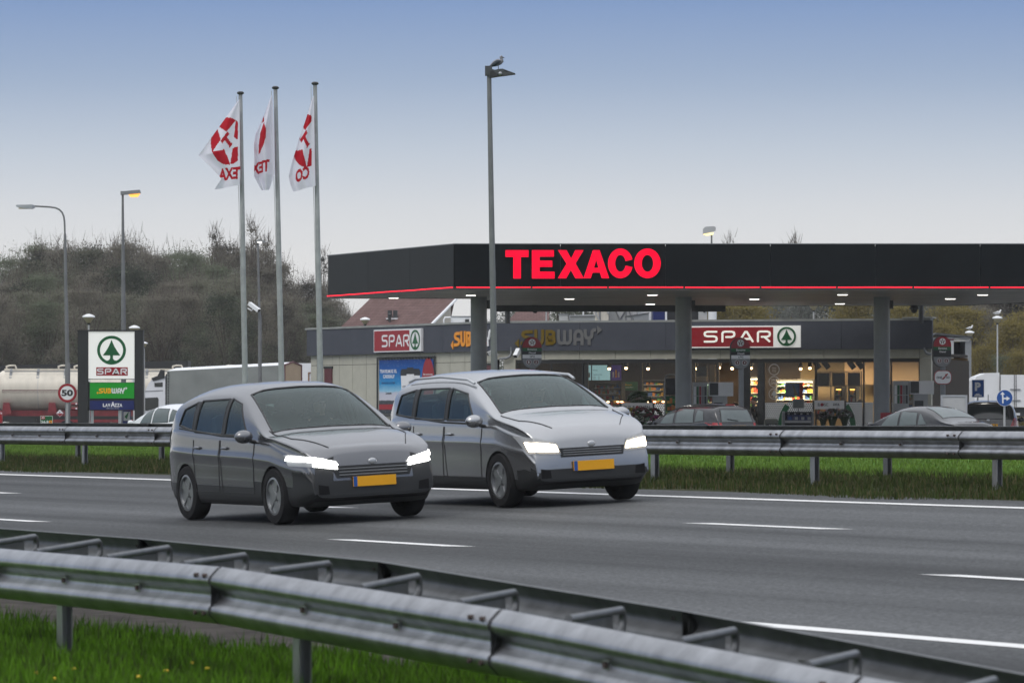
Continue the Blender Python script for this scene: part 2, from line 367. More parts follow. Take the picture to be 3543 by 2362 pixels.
strip('ground', -80, 900, -300, 900, 'field', 0, na=20)
o = strip('road', ROADQ0, ROADQ1, -40, 500, 'asphalt', .006, na=10)
strip('verge', ROADQ1, 30.3, -40, 500, 'verge', .004, na=6)
strip('lawn', 30.3, 47.6, -60, 500, 'lawn', .005, na=6)
strip('dirt_strip', 11.5, ROADQ0, -40, 300, 'dirt', .004, na=6)
strip('near_verge', -30, 11.5, -60, 300, 'nearverge', .005, na=6)
strip('forecourt', 47.9, 260, -60, 330, 'paving', .005)
mb = MB('concrete')
x0, y0 = AQ(-60, 60.75); x1, y1 = AQ(330, 60.75)
for i in range(20):
    a0 = -60+i*19.5; p = [AQ(a0, 44.3), AQ(a0+19.5, 44.3), AQ(a0+19.5, 44.7), AQ(a0, 44.7)]
    mb.hexa([V((x, y, CZ-.9)) for x, y in p]+[V((x, y, CZ-.69)) for x, y in p])
tag(mb.build('kerb'), kind='structure')

# road markings: sheets a few mm above the road
def marking(name, a0, a1, q, wd, taper=0.):
    mb = MB('roadpaint'); h = wd/2; n = max(1, int((a1-a0)/20)); z = .011
    pts = []
    for i in range(n+1):
        a = a0+(a1-a0)*i/n
        for s in (-1, 1):
            aa = a+(taper*s if n == 1 else 0); x, y = AQ(aa, q+s*h); pts.append((x, y, zroad(q+s*h)+z))
    mb.add(pts, [(2*i, 2*i+1, 2*i+3, 2*i+2) for i in range(n)])
    return tag(mb.build(name), kind='structure')
lineA = [road_pt(0, 1646), road_pt(1800, 1700.5), road_pt(3543, 1755)]
lineD = [road_pt(2900, 2184), road_pt(3200, 2212), road_pt(3543, 2242)]
qA = sum(q for a, q in lineA)/3; qD = sum(q for a, q in lineD)/3
dashB = [road_pt(115, 1713), road_pt(2410, 1812), road_pt(2925, 1831)]
dashC = [road_pt(190, 1810), road_pt(1170, 1869), road_pt(1630, 1890), road_pt(3221, 1993)]
qB = sum(q for a, q in dashB)/3; qC = sum(q for a, q in dashC)/4
print('LINES', lineA, lineD, dashB, dashC)
marking('edge_line', -40, 500, qA, .17); marking('edge_line', -40, 500, qD, .17)
lB = dashB[1][0]-dashB[2][0]; perC = dashC[1][0]-dashC[3][0]; lC = dashC[1][0]-dashC[2][0]
for k in range(-3, 30):
    e = dashC[2][0]+perC*k; marking('lane_dash', e, e+lC, qC, .13, -.22)
    e = dashB[2][0]+perC*k; marking('lane_dash', e, e+lB, qB, .13, -.22)
print('LANE', qA, qB, qC, qD, perC, lC, lB)

# ---------------------------------------------------------------- crash barriers
WPROF = [(0, .155), (.012, .158), (.03, .150), (.052, .128), (.074, .105), (.082, .085), (.078, .065), (.05, .04), (.022, .018), (.016, 0), (.022, -.018), (.05, -.04), (.078, -.065), (.082, -.085), (.074, -.105), (.052, -.128), (.03, -.150), (.012, -.158), (0, -.155)]
def w_beam(mb, p0, p1, face, m):        # one W-profile beam from p0 to p1 (beam centre line), face = outward unit vector
    loop = [(d, z) for d, z in WPROF]+[(d-.006, z) for d, z in WPROF[::-1]]; N = 8; rings = []
    for i in range(N+1):
        c = p0.lerp(p1, i/N); rings.append([c+face*d+V((0, 0, z)) for d, z in loop])
    mb.rings(rings, m)
def barrier(root, pts, face_sign, posts, post_base, bolts_first=True, mk='steel', offs=0.):
    """pts: joint positions (beam centre line); one beam, its bolts and overlap seam per span"""
    for i in range(len(pts)-1):
        a, b = pts[i], pts[i+1]; t = (b-a).normalized(); f = V((t.y, -t.x, 0)).normalized()*face_sign
        mb = MB(mk); w_beam(mb, a, b, f, mk); bo = mb.build('beam', root, smooth=50)
        sb = MB('seam'); loop = [(d+.004, z) for d, z in WPROF]; e = b-t*.02
        sb.add([e+f*d+V((0, 0, z)) for d, z in loop]+[e+t*.025+f*(d+.001)+V((0, 0, z)) for d, z in loop], [(k, k+1, len(loop)+k+1, len(loop)+k) for k in range(len(loop)-1)])
        sb.build('joint_seam', bo)
        for k in range(3):                # square bolt plates in the valley, one third of a beam apart
            c = a+t*((b-a).length*(k+.97)/3 if k == 2 else (b-a).length*(k+1)/3)
            sb = MB('bolt'); cf = Fr(c+f*.016, t, (0, 0, 1), f); sb.fbox(cf, -.035, -.03, .035, .03, 0, .012, mk); sb.fbox(cf, -.014, -.014, .014, .014, .0125, .026, 'bolt'); sb.build('bolt_plate', bo)
        for z, d in ((.108, .075), (-.098, .078)):
            for s in (-.10, -.24):
                cf = Fr(b+t*s+V((0, 0, z))+f*(d-.004), t, (0, 0, 1), f); sb = MB('bolt'); sb.disc((0, 0), .013, cf, .016, -.01, 'bolt', 10); sb.build('bolt', bo)

    for p in posts:
        t = (pts[-1]-pts[0]).normalized(); f = V((t.y, -t.x, 0)).normalized()*face_sign
        mb = MB('steel_dark' if mk == 'steel_dark' else 'steel'); c = V(p)-f*.06; fr = Fr(c, t, f, (0, 0, 1)); zb = post_base(c)
        prof = [(-.05, -.035), (.05, -.035), (.05, -.027), (-.042, -.027), (-.042, .027), (.05, .027), (.05, .035), (-.05, .035)]
        mb.prism(prof, fr, p.z-.06, None); 
        n = len(prof); lo = [V((fr.pt(x, y).x, fr.pt(x, y).y, zb-.15)) for x, y in prof]; hi = [fr.pt(x, y, 0) for x, y in prof]
        hi = [V((h.x, h.y, p.z-.02)) for h in hi]; mb.v = []; mb.f = []; mb.mi = []
        mb.rings([lo, hi]); mb.build('post', root)
# far barrier, side facing the traffic
def rail_line(q, a): x, y = AQ(a, q); return V((x, y, 0))
qF = 27.25; aF = None
def a_of_px(px, q):
    lo, hi = -30., 300.
    for _ in range(60):
        mid = (lo+hi)/2; x, y = AQ(mid, q)
        if x/y*F+CX > px: lo = mid
        else: hi = mid
    return lo
aj = a_of_px(3338, qF); ap = a_of_px(3435, qF)
zF = zq(qF)+.67-.155
ks = range(-3, 15)
root = thing('crash_barrier', 'grey steel crash barrier facing the traffic beyond the far white edge line', 'barrier', rail_line(qF, aj)+V((0, 0, zq(qF))))
pts = [rail_line(qF, aj+4*k)+V((0, 0, zF)) for k in ks][::-1]
barrier(root, pts, 1, [rail_line(qF, ap+4*k)+V((0, 0, zF)) for k in ks], lambda c: zq(qF))
qG = 29.5; aj2 = a_of_px(2979, qG); ap2 = a_of_px(3085, qG); zG = zq(qG)+.665-.155
root = thing('crash_barrier', 'second grey steel crash barrier standing just behind the roadside one, lawn side', 'barrier', rail_line(qG, aj2)+V((0, 0, zq(qG))))
barrier(root, [rail_line(qG, aj2+4*k)+V((0, 0, zG)) for k in ks][::-1], -1, [rail_line(qG, ap2+4*k)+V((0, 0, zG)) for k in ks], lambda c: zq(qG), mk='steel_dark')

# near double barrier, built from its joints; it bends slightly towards the camera
J = [(5, 1898, 545), (774, 1962, 630), (1749, 2109, 735), (2999, 2342, 880)]
jp = [P(x, y, F/s) for x, y, s in J]
d0 = (jp[0]-jp[1]); d1 = (jp[3]-jp[2])
jp = [jp[0]+d0*3, jp[0]+d0*2, jp[0]+d0]+jp+[jp[3]+d1, jp[3]+d1*2]
jp = [p-V((0, 0, .155)) for p in jp]
root = thing('crash_barrier', 'double sided steel crash barrier curving through the grass in the foreground', 'barrier', (jp[4].x, jp[4].y, zq(9.5)))
def nz(c): return c.z-.64
pp = []
for i in range(len(jp)-1): pp.append(jp[i].lerp(jp[i+1], .27))
tt = [(jp[i+1]-jp[i]).normalized() for i in range(len(jp)-1)]
# jp runs from far left to near right; the face towards the camera is (t.y, -t.x)
barrier(root, jp, 1, pp, lambda c: CZ-1.62)
jb = []
for i, p in enumerate(jp):
    t = tt[min(i, len(tt)-1)]; b = V((-t.y, t.x, 0)).normalized(); jb.append(p+b*.92+V((0, 0, [.06, .06, .06, .055, .02, -.02, -.045, -.058, -.065][i])))
barrier(root, jb, -1, [], lambda c: CZ-1.6, mk='steel_dark')
for i in range(len(jp)-1):
    for k in range(3):
        t = tt[i]; b = V((-t.y, t.x, 0)).normalized(); u = (k+.62)/3
        far = jb[i].lerp(jb[i+1], u)-b*.09; nr = jp[i].lerp(jp[i+1], u)+b*.045; z = V((0, 0, 1))
        mb = MB('steel_dark'); A = nr+t*1.1+z*.150; B = far+z*.128; dd = (B-A).normalized(); B1 = B-dd*.05
        mb.tube([A, A.lerp(B, .5), B1, B1+dd*.035-z*.012, B1+dd*.05-z*.045, B1+dd*.04-z*.085, B1-z*.11, B1-dd*.12-z*.125], .020, 10)
        mb.build('spacer', root, smooth=60)
        mb = MB('steel_dark'); fr = Fr(A, B-A, (0, 0, 1)); mb.fbox(fr, .0, -.19, (B-A).length*.80, -.02, -.004, .004)
        mb.build('web_plate', root)

# ---------------------------------------------------------------- grass blades (countless: stuff)
M['blade_near'] = mat('blade_near', (.065, .15, .006), .7, var=.6, vscale=2.5)
M['blade_verge'] = mat('blade_verge', (.035, .052, .012), .8, var=.5, vscale=1.7)
M['blade_dry'] = mat('blade_dry', (.085, .075, .035), .8, var=.4, vscale=2)
M['blade_lawn'] = mat('blade_lawn', (.10, .17, .026), .7, var=.35, vscale=1.2)
def blades(name, n, region, hr, wd, mats, seed, lean=.35, jitter=None):
    r = np.random.default_rng(seed); a, q = region(r, n); n = len(a)
    x = DA.x*a+DQ.x*q; y = DA.y*a+DQ.y*q; z = CZ+np.interp(q, [p[0] for p in ZQ], [p[1] for p in ZQ])
    cl = .55+.45*np.sin(a*2.1+np.sin(q*3.3)*2)*np.sin(q*2.7+np.cos(a*1.3)*2); h = (hr[0]+(hr[1]-hr[0])*r.random(n)**1.6)*(.55+.9*np.clip(cl, 0, 1))
    th = r.random(n)*2*pi; ln = r.random(n)*lean*h; ph = r.random(n)*2*pi
    dx = np.cos(th)*wd/2; dy = np.sin(th)*wd/2*.4
    vs = np.empty((n, 5, 3)); mxx = x+np.cos(ph)*ln*.35; my = y+np.sin(ph)*ln*.35
    vs[:, 0] = np.stack([x-dx, y-dy, z-.01], 1); vs[:, 1] = np.stack([x+dx, y+dy, z-.01], 1)
    vs[:, 2] = np.stack([mxx+dx*.8, my+dy*.8, z+h*.6], 1); vs[:, 3] = np.stack([mxx-dx*.8, my-dy*.8, z+h*.6], 1)
    vs[:, 4] = np.stack([x+np.cos(ph)*ln, y+np.sin(ph)*ln, z+h], 1)
    me = bpy.data.meshes.new(name); me.vertices.add(n*5); me.vertices.foreach_set('co', vs.ravel())
    base = np.arange(n)*5; lo = np.concatenate([np.stack([base, base+1, base+2, base+3], 1), np.stack([base+3, base+2, base+4, base+4], 1)[:, :3]], 1)
    me.loops.add(n*7); me.loops.foreach_set('vertex_index', lo.ravel().astype(np.int32)); me.polygons.add(n*2)
    st = np.stack([np.arange(n)*7, np.arange(n)*7+4], 1); me.polygons.foreach_set('loop_start', st.ravel().astype(np.int32)); me.polygons.foreach_set('loop_total', np.tile([4, 3], n).astype(np.int32))
    for m in mats: me.materials.append(M[m])
    if len(mats) > 1:
        mi = (r.random(n) < .22).astype(np.int32); me.polygons.foreach_set('material_index', np.repeat(mi, 2))
    me.update(); me.validate(); o = bpy.data.objects.new(name, me); COL.objects.link(o); o['kind'] = 'stuff'; return o
def reg_near(r, n):
    Y = 17+r.random(n)*15; X = (r.random(n)*1.0-.62)*.26*Y; a = DA.x*X+DA.y*Y; q = DQ.x*X+DQ.y*Y
    k = (q > 6.4) & (q < 11.35+.25*np.sin(a*2.3)+.15*np.sin(a*5.1)+(a < 24)*.5); return a[k], q[k]
blades('near_grass', 150000, reg_near, (.05, .16), .010, ['blade_near', 'blade_verge'], 3, .5)
def reg_verge(r, n):
    a = 30+r.random(n)*75; q = 26.05+r.random(n)*4.2+np.sin(a*1.9)*.06+np.sin(a*.7)*.25
    return a, q
blades('verge_grass', 150000, reg_verge, (.03, .115), .013, ['blade_verge', 'blade_dry'], 4, .6)
def reg_lawn(r, n):
    q = 30.2+(r.random(n)**1.5)*13.9; a = 18+r.random(n)*110; return a, q
blades('lawn_grass', 150000, reg_lawn, (.035, .085), .022, ['blade_lawn'], 5, .6)
def reg_edge(r, n):
    a = 30+r.random(n)*75; q = 29.6+r.random(n)**2*2.2; return a, q
blades('lawn_edge_grass', 45000, reg_edge, (.04, .12), .016, ['blade_lawn', 'blade_verge'], 6, .7)

M['petal'] = mat('petal_yellow', (.75, .5, .02), .6, var=.1)
M['stem'] = mat('stem_green', (.06, .12, .02), .8, var=.1)
flw = [(128, 2300, 'open'), (187, 2320, 'x'), (304, 2350, 'x'), (480, 2313, 'x'), (575, 2293, 'x'), (665, 2267, 'x'), (718, 2285, 'x'), (255, 2287, 'x'), (735, 2350, 'x')]
for i, (px, py, _) in enumerate(flw):
    Yf = F*1.42/(py-YH+30); p = P(px, py, Yf); rt = thing('dandelion', 'small yellow dandelion flower in the green grass below the foreground crash barrier', 'flower', (p.x, p.y, p.z-.20), group='yellow dandelions in the foreground grass')
    mb = MB('stem'); mb.tube([(0, 0, -.05), (.005, 0, .155)], .003, 5); mb.build('stem', rt, False)
    mb = MB('petal'); mb.lathe([(.001, .150), (.011, .153), (.015, .160), (.009, .166), (.001, .168)], n=10); mb.build('flower_head', rt, False)
p = rail_line(31.6, a_of_px(2459, 31.6)); rt = thing('dandelion', 'white dandelion seed head on a tall stem at the edge of the lawn', 'flower', p+V((0, 0, zq(31.6))))
M['fluff'] = mat('seed_fluff', (.6, .6, .58), .9, var=.1)
mb = MB('stem'); mb.tube([(0, 0, 0), (.01, 0, .36)], .004, 5); mb.build('stem', rt, False)
mb = MB('fluff'); mb.ell((.01, 0, .38), (.035, .035, .035), n=10); mb.build('flower_head', rt, False)
# ---------------------------------------------------------------- shared lettering and emblems
STROKE = {
 'S': [[(.93, 1), (.25, 1), (.08, .93), (.04, .78), (.08, .62), (.25, .54), (.74, .54), (.92, .45), (.96, .27), (.92, .08), (.74, 0), (.05, 0)]],
 'P': [[(.06, 0), (.06, .85), (.12, .96), (.25, 1), (.74, 1), (.92, .93), (.96, .74), (.92, .56), (.74, .46), (.34, .46)]],
 'A': [[(0, 0), (.44, .97), (.56, .97), (1, 0)], [(.40, .26), (.80, .26)]],
 'R': [[(.06, 0), (.06, .85), (.12, .96), (.25, 1), (.74, 1), (.92, .93), (.96, .74), (.92, .56), (.74, .46), (.34, .46)], [(.56, .44), (.92, 0)]],
}
SUBW = {
 'S': [[(1.0, .86), (.45, .86), (.2, .80), (.14, .68), (.25, .57), (.75, .45), (.88, .32), (.78, .18), (.5, .14), (-.05, .14)]],
 'U': [[(.16, 1), (.16, .32), (.28, .16), (.5, .12), (.72, .16), (.84, .32), (.84, 1)]],
 'B': [[(.16, 0), (.16, .87), (.6, .87), (.80, .80), (.80, .60), (.62, .51), (.2, .51)], [(.64, .5), (.84, .42), (.86, .22), (.66, .13), (.2, .13)]],
 'W': [[(.11, 1), (.11, .32), (.19, .15), (.31, .12), (.43, .15), (.5, .30), (.5, .95)], [(.5, .30), (.57, .15), (.69, .12), (.81, .15), (.89, .32), (.89, 1)]],
 'A': [[(.15, 0), (.15, .66), (.28, .85), (.5, .9), (.72, .85), (.85, .66), (.85, 0)], [(.2, .36), (.8, .36)]],
 'Y': [[(.12, 1), (.12, .64), (.22, .48), (.4, .44), (.5, .44), (.5, 0)], [(.52, .44), (.70, .50), (.78, .66), (.80, .86), (.95, .95), (1.2, .95)]],
}
def strokes(mb, table, ch, fr, x, y, wd, h, sw, z1, z0, m, rnd=True):
    for k, st in enumerate(table[ch]): mb.ribbon([(x+a*wd, y+b*h) for a, b in st], sw, fr, z1+.002*k, z0, m, rnd)
def subway(mb, fr, x, y, wd, h, z1, z0, my, mw, ry=1.):
    xs = [(.075, .135), (.225, .115), (.355, .115), (.485, .175), (.675, .115), (.795, .115)]
    sw = wd*.036
    for ch, (a, b) in zip('SUBWAY', xs):
        m = my if ch in 'SUB' else mw
        strokes(mb, SUBW, ch, fr, x+a*wd, y, b*wd, h, sw if ch != 'W' else sw*.93, z1, z0, m, False)
    hh = h*.30
    mb.prism([(x, y+.14*h), (x+wd*.05, y+.14*h+hh*.9), (x+wd*.05, y+.14*h-hh*.9)], fr, z1+.004, z0, my)
    mb.prism([(x+wd, y+.95*h), (x+wd*.945, y+.95*h-hh*.9), (x+wd*.945, y+.95*h+hh*.9)], fr, z1+.004, z0, mw)
def spar_word(mb, fr, x, y, wd, h, sw, z1, z0, m):
    cw = wd*.20; gap = (wd-4*cw)/3
    for i, ch in enumerate('SPAR'): strokes(mb, STROKE, ch, fr, x+i*(cw+gap), y+sw/2, cw, h-sw, sw, z1, z0, m)
def spar_tree(mb, fr, cx, cy, r, z1, z0, m, kx=1.):
    def pp(l): return [(cx+a*r*kx, cy+b*r) for a, b in l]
    n = 36
    mb.prism(pp([(cos(2*pi*k/n), sin(2*pi*k/n)) for k in range(n)]), fr, z1, z0, m, holes=[pp([(.80*cos(2*pi*k/n), .80*sin(2*pi*k/n)) for k in range(n)])])
    mb.prism(pp([(0, .72), (.08, .52), (.20, .25), (.36, -.02), (.60, -.36), (.10, -.36), (.10, -.56), (.17, -.68), (.34, -.74), (.2, -.80), (-.2, -.80), (-.34, -.74), (-.17, -.68), (-.10, -.56), (-.10, -.36), (-.60, -.36), (-.36, -.02), (-.20, .25), (-.08, .52)]), fr, z1+.002, z0, m)
def star_poly(cx, cy, r, k=.40, rot=pi/2): return [(cx+(r if i % 2 == 0 else r*k)*cos(rot+i*pi/5), cy+(r if i % 2 == 0 else r*k)*sin(rot+i*pi/5)) for i in range(10)]
def tee(cx, cy, s): return [(cx+a*s, cy+b*s) for a, b in [(-.5, .5), (.5, .5), (.5, .22), (.16, .22), (.16, -.36), (.28, -.5), (-.28, -.5), (-.16, -.36), (-.16, .22), (-.5, .22)]]

# ---------------------------------------------------------------- filling station canopy
YC = 128.0; ZT = CZ+(YH-845)*sc(YC); ZB = CZ+(YH-1003)*sc(YC)
poly = [(-1.63, 128), (22.5, 128), (24, 131), (19, 137), (14.6, 146.3), (-.78, 146.3), (-.95, 137.6), (-5.62, 137.2)]
root = thing('petrol_station_canopy', 'wide flat petrol station canopy with black fascia and a thin red neon line', 'canopy', (6, 136, FZ))
fr = Fr((0, 0, 0), (1, 0, 0), (0, 1, 0), (0, 0, 1))
mb = MB('darkgrey'); mb.prism(poly, fr, ZT-.06, ZB+.10); mb.build('roof', root)
def seg_frame(p, q):       # frame of one fascia side, normal outwards
    r = V((q[0]-p[0], q[1]-p[1], 0)); L_ = r.length; r.normalize(); return Fr((p[0], p[1], 0), r, (0, 0, 1)), L_
sides = [(7, 0, 'left angled side'), (0, 1, 'front')]
for i, j, _ in [(7, 0, ''), (0, 1, ''), (6, 7, ''), (4, 5, ''), (3, 4, ''), (2, 3, ''), (1, 2, ''), (5, 6, '')]:
    f, Ls = seg_frame(poly[i], poly[j])
    mb = MB('fascia'); n = max(1, round(Ls/3.02)); 
    for k in range(n):
        a = Ls*k/n+(.012 if k else 0); b = Ls*(k+1)/n-(0 if k < n-1 else 0)
        mb.fbox(f, a, ZB+.09, b, ZT, .0, .055)
    mb.fbox(f, 0, ZB+.05, Ls, ZB+.09, .0, .03, 'black'); mb.fbox(f, 0, ZB, Ls, ZB+.05, -.02, .065, 'darkgrey')
    mb.fbox(f, 0, ZT, Ls, ZT+.025, -.1, .06, 'grey'); mb.build('fascia', root)
    if (i, j) in ((7, 0), (0, 1)):
        n = max(2, round(Ls/2.1))
        for k in range(n):
            a = Ls*k/n+.03-(.05 if k == 0 and i == 7 else 0); b = Ls*(k+1)/n-.03; t = MB('neontube')
            t.tube([f.pt(a, ZB+.075-.004*(k % 2), .075), f.pt((a+b)/2, ZB+.068+.004*(k % 3), .078), f.pt(b, ZB+.075, .075)], .016, 8); t.build('neon_tube', root, smooth=60)
        f2 = f
# soffit of metal planks
def b_soffit(n, b, vec):
    g = nd(n, 'ShaderNodeTexCoord'); sep = nd(n, 'ShaderNodeSeparateXYZ'); n.links.new(g.outputs['Object'], sep.inputs[0])
    fr_ = math_(n, 'FRACT', math_(n, 'MULTIPLY', sep.outputs[1], 3.3), 0); e = remap(n, fr_, 0, .12, .25, 1)
    k = math_(n, 'MULTIPLY', e, remap(n, noise(n, vec, .6), .3, .7, .8, 1.15))
    s = nd(n, 'ShaderNodeVectorMath', operation='SCALE'); s.inputs[0].default_value = (.40, .39, .375); n.links.new(k, s.inputs['Scale']); n.links.new(s.outputs[0], b.inputs['Base Color']); b.inputs['Roughness'].default_value = .4
M['soffit'] = worldmat('soffit_planks', b_soffit)
ins = [(-1.5, 128.1), (22.4, 128.1), (23.8, 131), (18.9, 136.9), (14.5, 146.2), (-.7, 146.2), (-.88, 137.5), (-5.4, 137.1)]
mb = MB('soffit'); mb.prism(ins, fr, ZB+.012, ZB+.06); mb.build('soffit', root)
lamps = [(1970, 1031), (2257, 1017.5), (2250, 1049.5), (2610, 1032), (2915, 1016.6), (2906, 1048), (3288, 1030.7), (1629, 1018.7), (1362, 1027.5), (3400, 1017)]
for px, py in lamps:
    Y = F*(ZB-CZ)/(YH-py); p = P(px, py, Y); p.z = ZB
    mb = MB('lightgrey'); mb.box((p.x, p.y, ZB-.002), (.36, .36, .05)); dl = mb.build('downlight', root)
    mb = MB('lampwhite'); mb.box((p.x, p.y, ZB-.032), (.28, .28, .012)); mb.build('lens', dl)
    l = bpy.data.lights.new('downlight_light', 'AREA'); l.energy = 11; l.size = .36; l.color = (1, .96, .88); lo = bpy.data.objects.new('downlight_light', l); COL.objects.link(lo); lo.parent = root; lo.location = V((p.x, p.y, ZB-.05))-V(root.location)
for px, yy, m in [(1656.5, 136, 'column'), (2365, 136, 'column'), (3051, 136, 'column')]:
    p = P(px, YH, yy); mb = MB(m); mb.lathe([(.25, FZ), (.25, ZB+.02)], (p.x, p.y, 0), 28); 
    c = mb.build('column', root, smooth=40)
    mb = MB('darkgrey'); mb.box((p.x+.30, p.y-.02, ZB-.22), (.10, .10, .26)); mb.build('junction_box', root)
mb = MB('darkgrey'); mb.box((3.2, 145.9, ZB-.10), (7.6, .14, .2)); mb.build('edge_beam', root)
# lettering on the front fascia
root = thing('illuminated_lettering', 'big glowing red letters on the black front of the petrol station canopy', 'lettering', (2, 127.9, ZB+.3))
fF, _ = seg_frame(poly[0], poly[1]); ff = Fr((0, YC-.06, 0))
def zz(py): return CZ+(YH-py)*sc(YC)
LET = [('T', 310, 560, 268, 575), ('E', 597, 843, 268, 575), ('X', 880, 1160, 268, 573), ('A', 1158, 1435, 268, 572), ('C', 1425, 1690, 250, 572), ('O', 1707, 1995, 250, 572)]
GL = {'T': [(0, 1), (1, 1), (1, .76), (.67, .76), (.67, 0), (.34, 0), (.34, .76), (0, .76)],
 'E': [(0, 0), (0, 1), (.97, 1), (.97, .77), (.34, .77), (.34, .63), (.9, .63), (.9, .41), (.34, .41), (.34, .24), (1, .24), (1, 0)],
 'X': [(0, 1), (.33, 1), (.51, .70), (.67, 1), (.99, 1), (.68, .53), (1, 0), (.67, 0), (.50, .30), (.32, 0), (-.01, 0), (.33, .52)]}
for ch, a, b, t, u in LET:
    x0 = (1650+a/3.136-CX)*sc(YC-.2); x1 = (1650+b/3.136-CX)*sc(YC-.2); z1 = CZ+(YH-(780+t/3.136))*sc(YC-.2); z0 = CZ+(YH-(780+u/3.136))*sc(YC-.2)
    W_, H_ = x1-x0, z1-z0; m = MB('neon'); holes = []
    if ch in GL: pl = [(x0+p*W_, z0+q*H_) for p, q in GL[ch]]
    elif ch == 'A':
        pl = [(x0+p*W_, z0+q*H_) for p, q in [(0, 0), (.36, 1), (.63, 1), (1, 0), (.71, 0), (.64, .20), (.35, .20), (.28, 0)]]; holes = [[(x0+p*W_, z0+q*H_) for p, q in [(.41, .37), (.58, .37), (.495, .66)]]]
    else:
        cx, cy = x0+W_/2, z0+H_/2; rx, ry = W_/2*(1.02 if ch == 'C' else 1), H_/2; N = 40
        if ch == 'O': pl = [(cx+rx*cos(2*pi*k/N), cy+ry*sin(2*pi*k/N)) for k in range(N)]; holes = [[(cx+rx*.43*cos(2*pi*k/N), cy+ry*.57*sin(2*pi*k/N)) for k in range(N)]]
        else:
            an = [radians(15)+radians(330)*k/N for k in range(N+1)]
            pl = [(cx+rx*cos(g), cy+ry*sin(g)) for g in an]+[(cx+rx*.42*cos(g), cy+ry*.57*sin(g)) for g in an[::-1]]
    m.prism(pl, ff, .16, .145, 'neon', holes=holes); lo = m.build('letter', root)
    m2 = MB('black'); m2.prism(pl, ff, .142, .0, 'black', holes=holes); m2.build('letter_case', lo)

# ---------------------------------------------------------------- shop building
B0, B1, BL = (-.55, 152.0), (13.9, 147.5), (-7.42, 164.0)
fac = mkplane(B0, B1); sid = mkplane(BL, B0)
ZR, ZBD, ZGL = CZ+(YH-1117)/F*151.5, CZ+(YH-1214)/F*152, CZ+(YH-1244)/F*152
def fx(px, d=0): p = fac(px, YH, d); return (V((p.x, p.y))-V(B0)).dot(V((fac.e.x, fac.e.y)))
FB = Fr((B0[0], B0[1], 0), fac.e, (0, 0, 1), fac.n); LF = (V(B1)-V(B0)).length
SB = Fr((BL[0], BL[1], 0), sid.e, (0, 0, 1), sid.n); LS = (V(B0)-V(BL)).length
root = thing('shop_building', 'low petrol station shop with grey band above cream panels and lit windows', 'shop', (6, 152, FZ))
mb = MB('shopgrey')
nb = 5
for k in range(nb): mb.fbox(FB, LF*k/nb+(.008 if k else -.06), ZBD, LF*(k+1)/nb-(0 if k < nb-1 else -.06), ZR, .0, .16)
mb.build('grey_band', root); mb = MB('shopgrey')
for k in range(4): mb.fbox(SB, LS*k/4+(.008 if k else 0), ZBD, LS*(k+1)/4-.1*(k == 3), ZR, .0, .16)
mb.build('grey_band', root)
mb = MB('coping'); mb.fbox(FB, 0, ZR, LF, ZR+.07, -.3, .17); mb.fbox(SB, -.1, ZR+.004, LS, ZR+.074, -.3, .19); mb.build('coping', root)
far = [V(BL)+V((3, 6)), V(B1)+V((.25, 9))]
body = [BL, B0, B1, tuple(far[1]), (8, 166), tuple(far[0])]
mb = MB('coping'); mb.prism(body, fr, ZR-.02, ZR-.3, 'coping'); mb.build('roof', root)
# cream strips and piers: panels with open joints
mb = MB('cream'); x = 0.0; js = [0]+[fx(q) for q in (1884, 2006, 2129, 2252, 2373, 2493, 2612, 2732, 2851, 2969)]+[fx(3182)]
for a, b in zip(js, js[1:]): mb.fbox(FB, a+.008, ZGL, b-.008, ZBD, -.02, .02)
mb.fbox(FB, 0, ZGL+.004, LF, ZBD-.004, -.1, -.03, 'black'); mb.build('cream_lintel', root)
for a, b, c, d in [(fx(1744), fx(1784), FZ, ZGL-.006), (fx(3182)+.008, LF, FZ, ZGL-.008), (fx(3182)+.008, LF, ZGL, ZBD)]: mb = MB('cream'); mb.fbox(FB, a, c, b, d, -.16, .02); mb.build('cream_pier', root)
mb = MB('cream'); n = 9; zs = [FZ, CZ+(YH-1258)/F*158, ZBD]
def sx_(px): p = sid(px, YH, 0); return (V((p.x, p.y))-V(BL)).dot(V((sid.e.x, sid.e.y)))
sj = [0.05]+[sx_(q) for q in (1153, 1176, 1222, 1269, 1316, 1363, 1410, 1457, 1508, 1559, 1610, 1655)]+[LS]
for a, b in zip(sj, sj[1:]):
    for c, d in zip(zs, zs[1:]):
        if c == FZ and abs(a-sj[0]) < .01: d = d
        mb.fbox(SB, a+.012, c+.008, b-.012, d-.008, -.02, .02)
mb.build('cream_side_wall', root)
mb = MB('dark'); mb.fbox(SB, 0, FZ, LS, ZBD, -.14, -.03); mb.build('wall_core', root)
# side doors
for a, b in ((sx_(1127), sx_(1152)), (sx_(1690), sx_(1712))):
    mb = MB('maroon'); mb.fbox(SB, a, FZ, b, CZ+(YH-1270)/F*158, .02, .06); d = mb.build('side_door', root)
    mb = MB('black'); mb.fbox(SB, a-.05, CZ+(YH-1270)/F*158, b+.05, CZ+(YH-1262)/F*158, .02, .07); mb.build('door_frame', d)
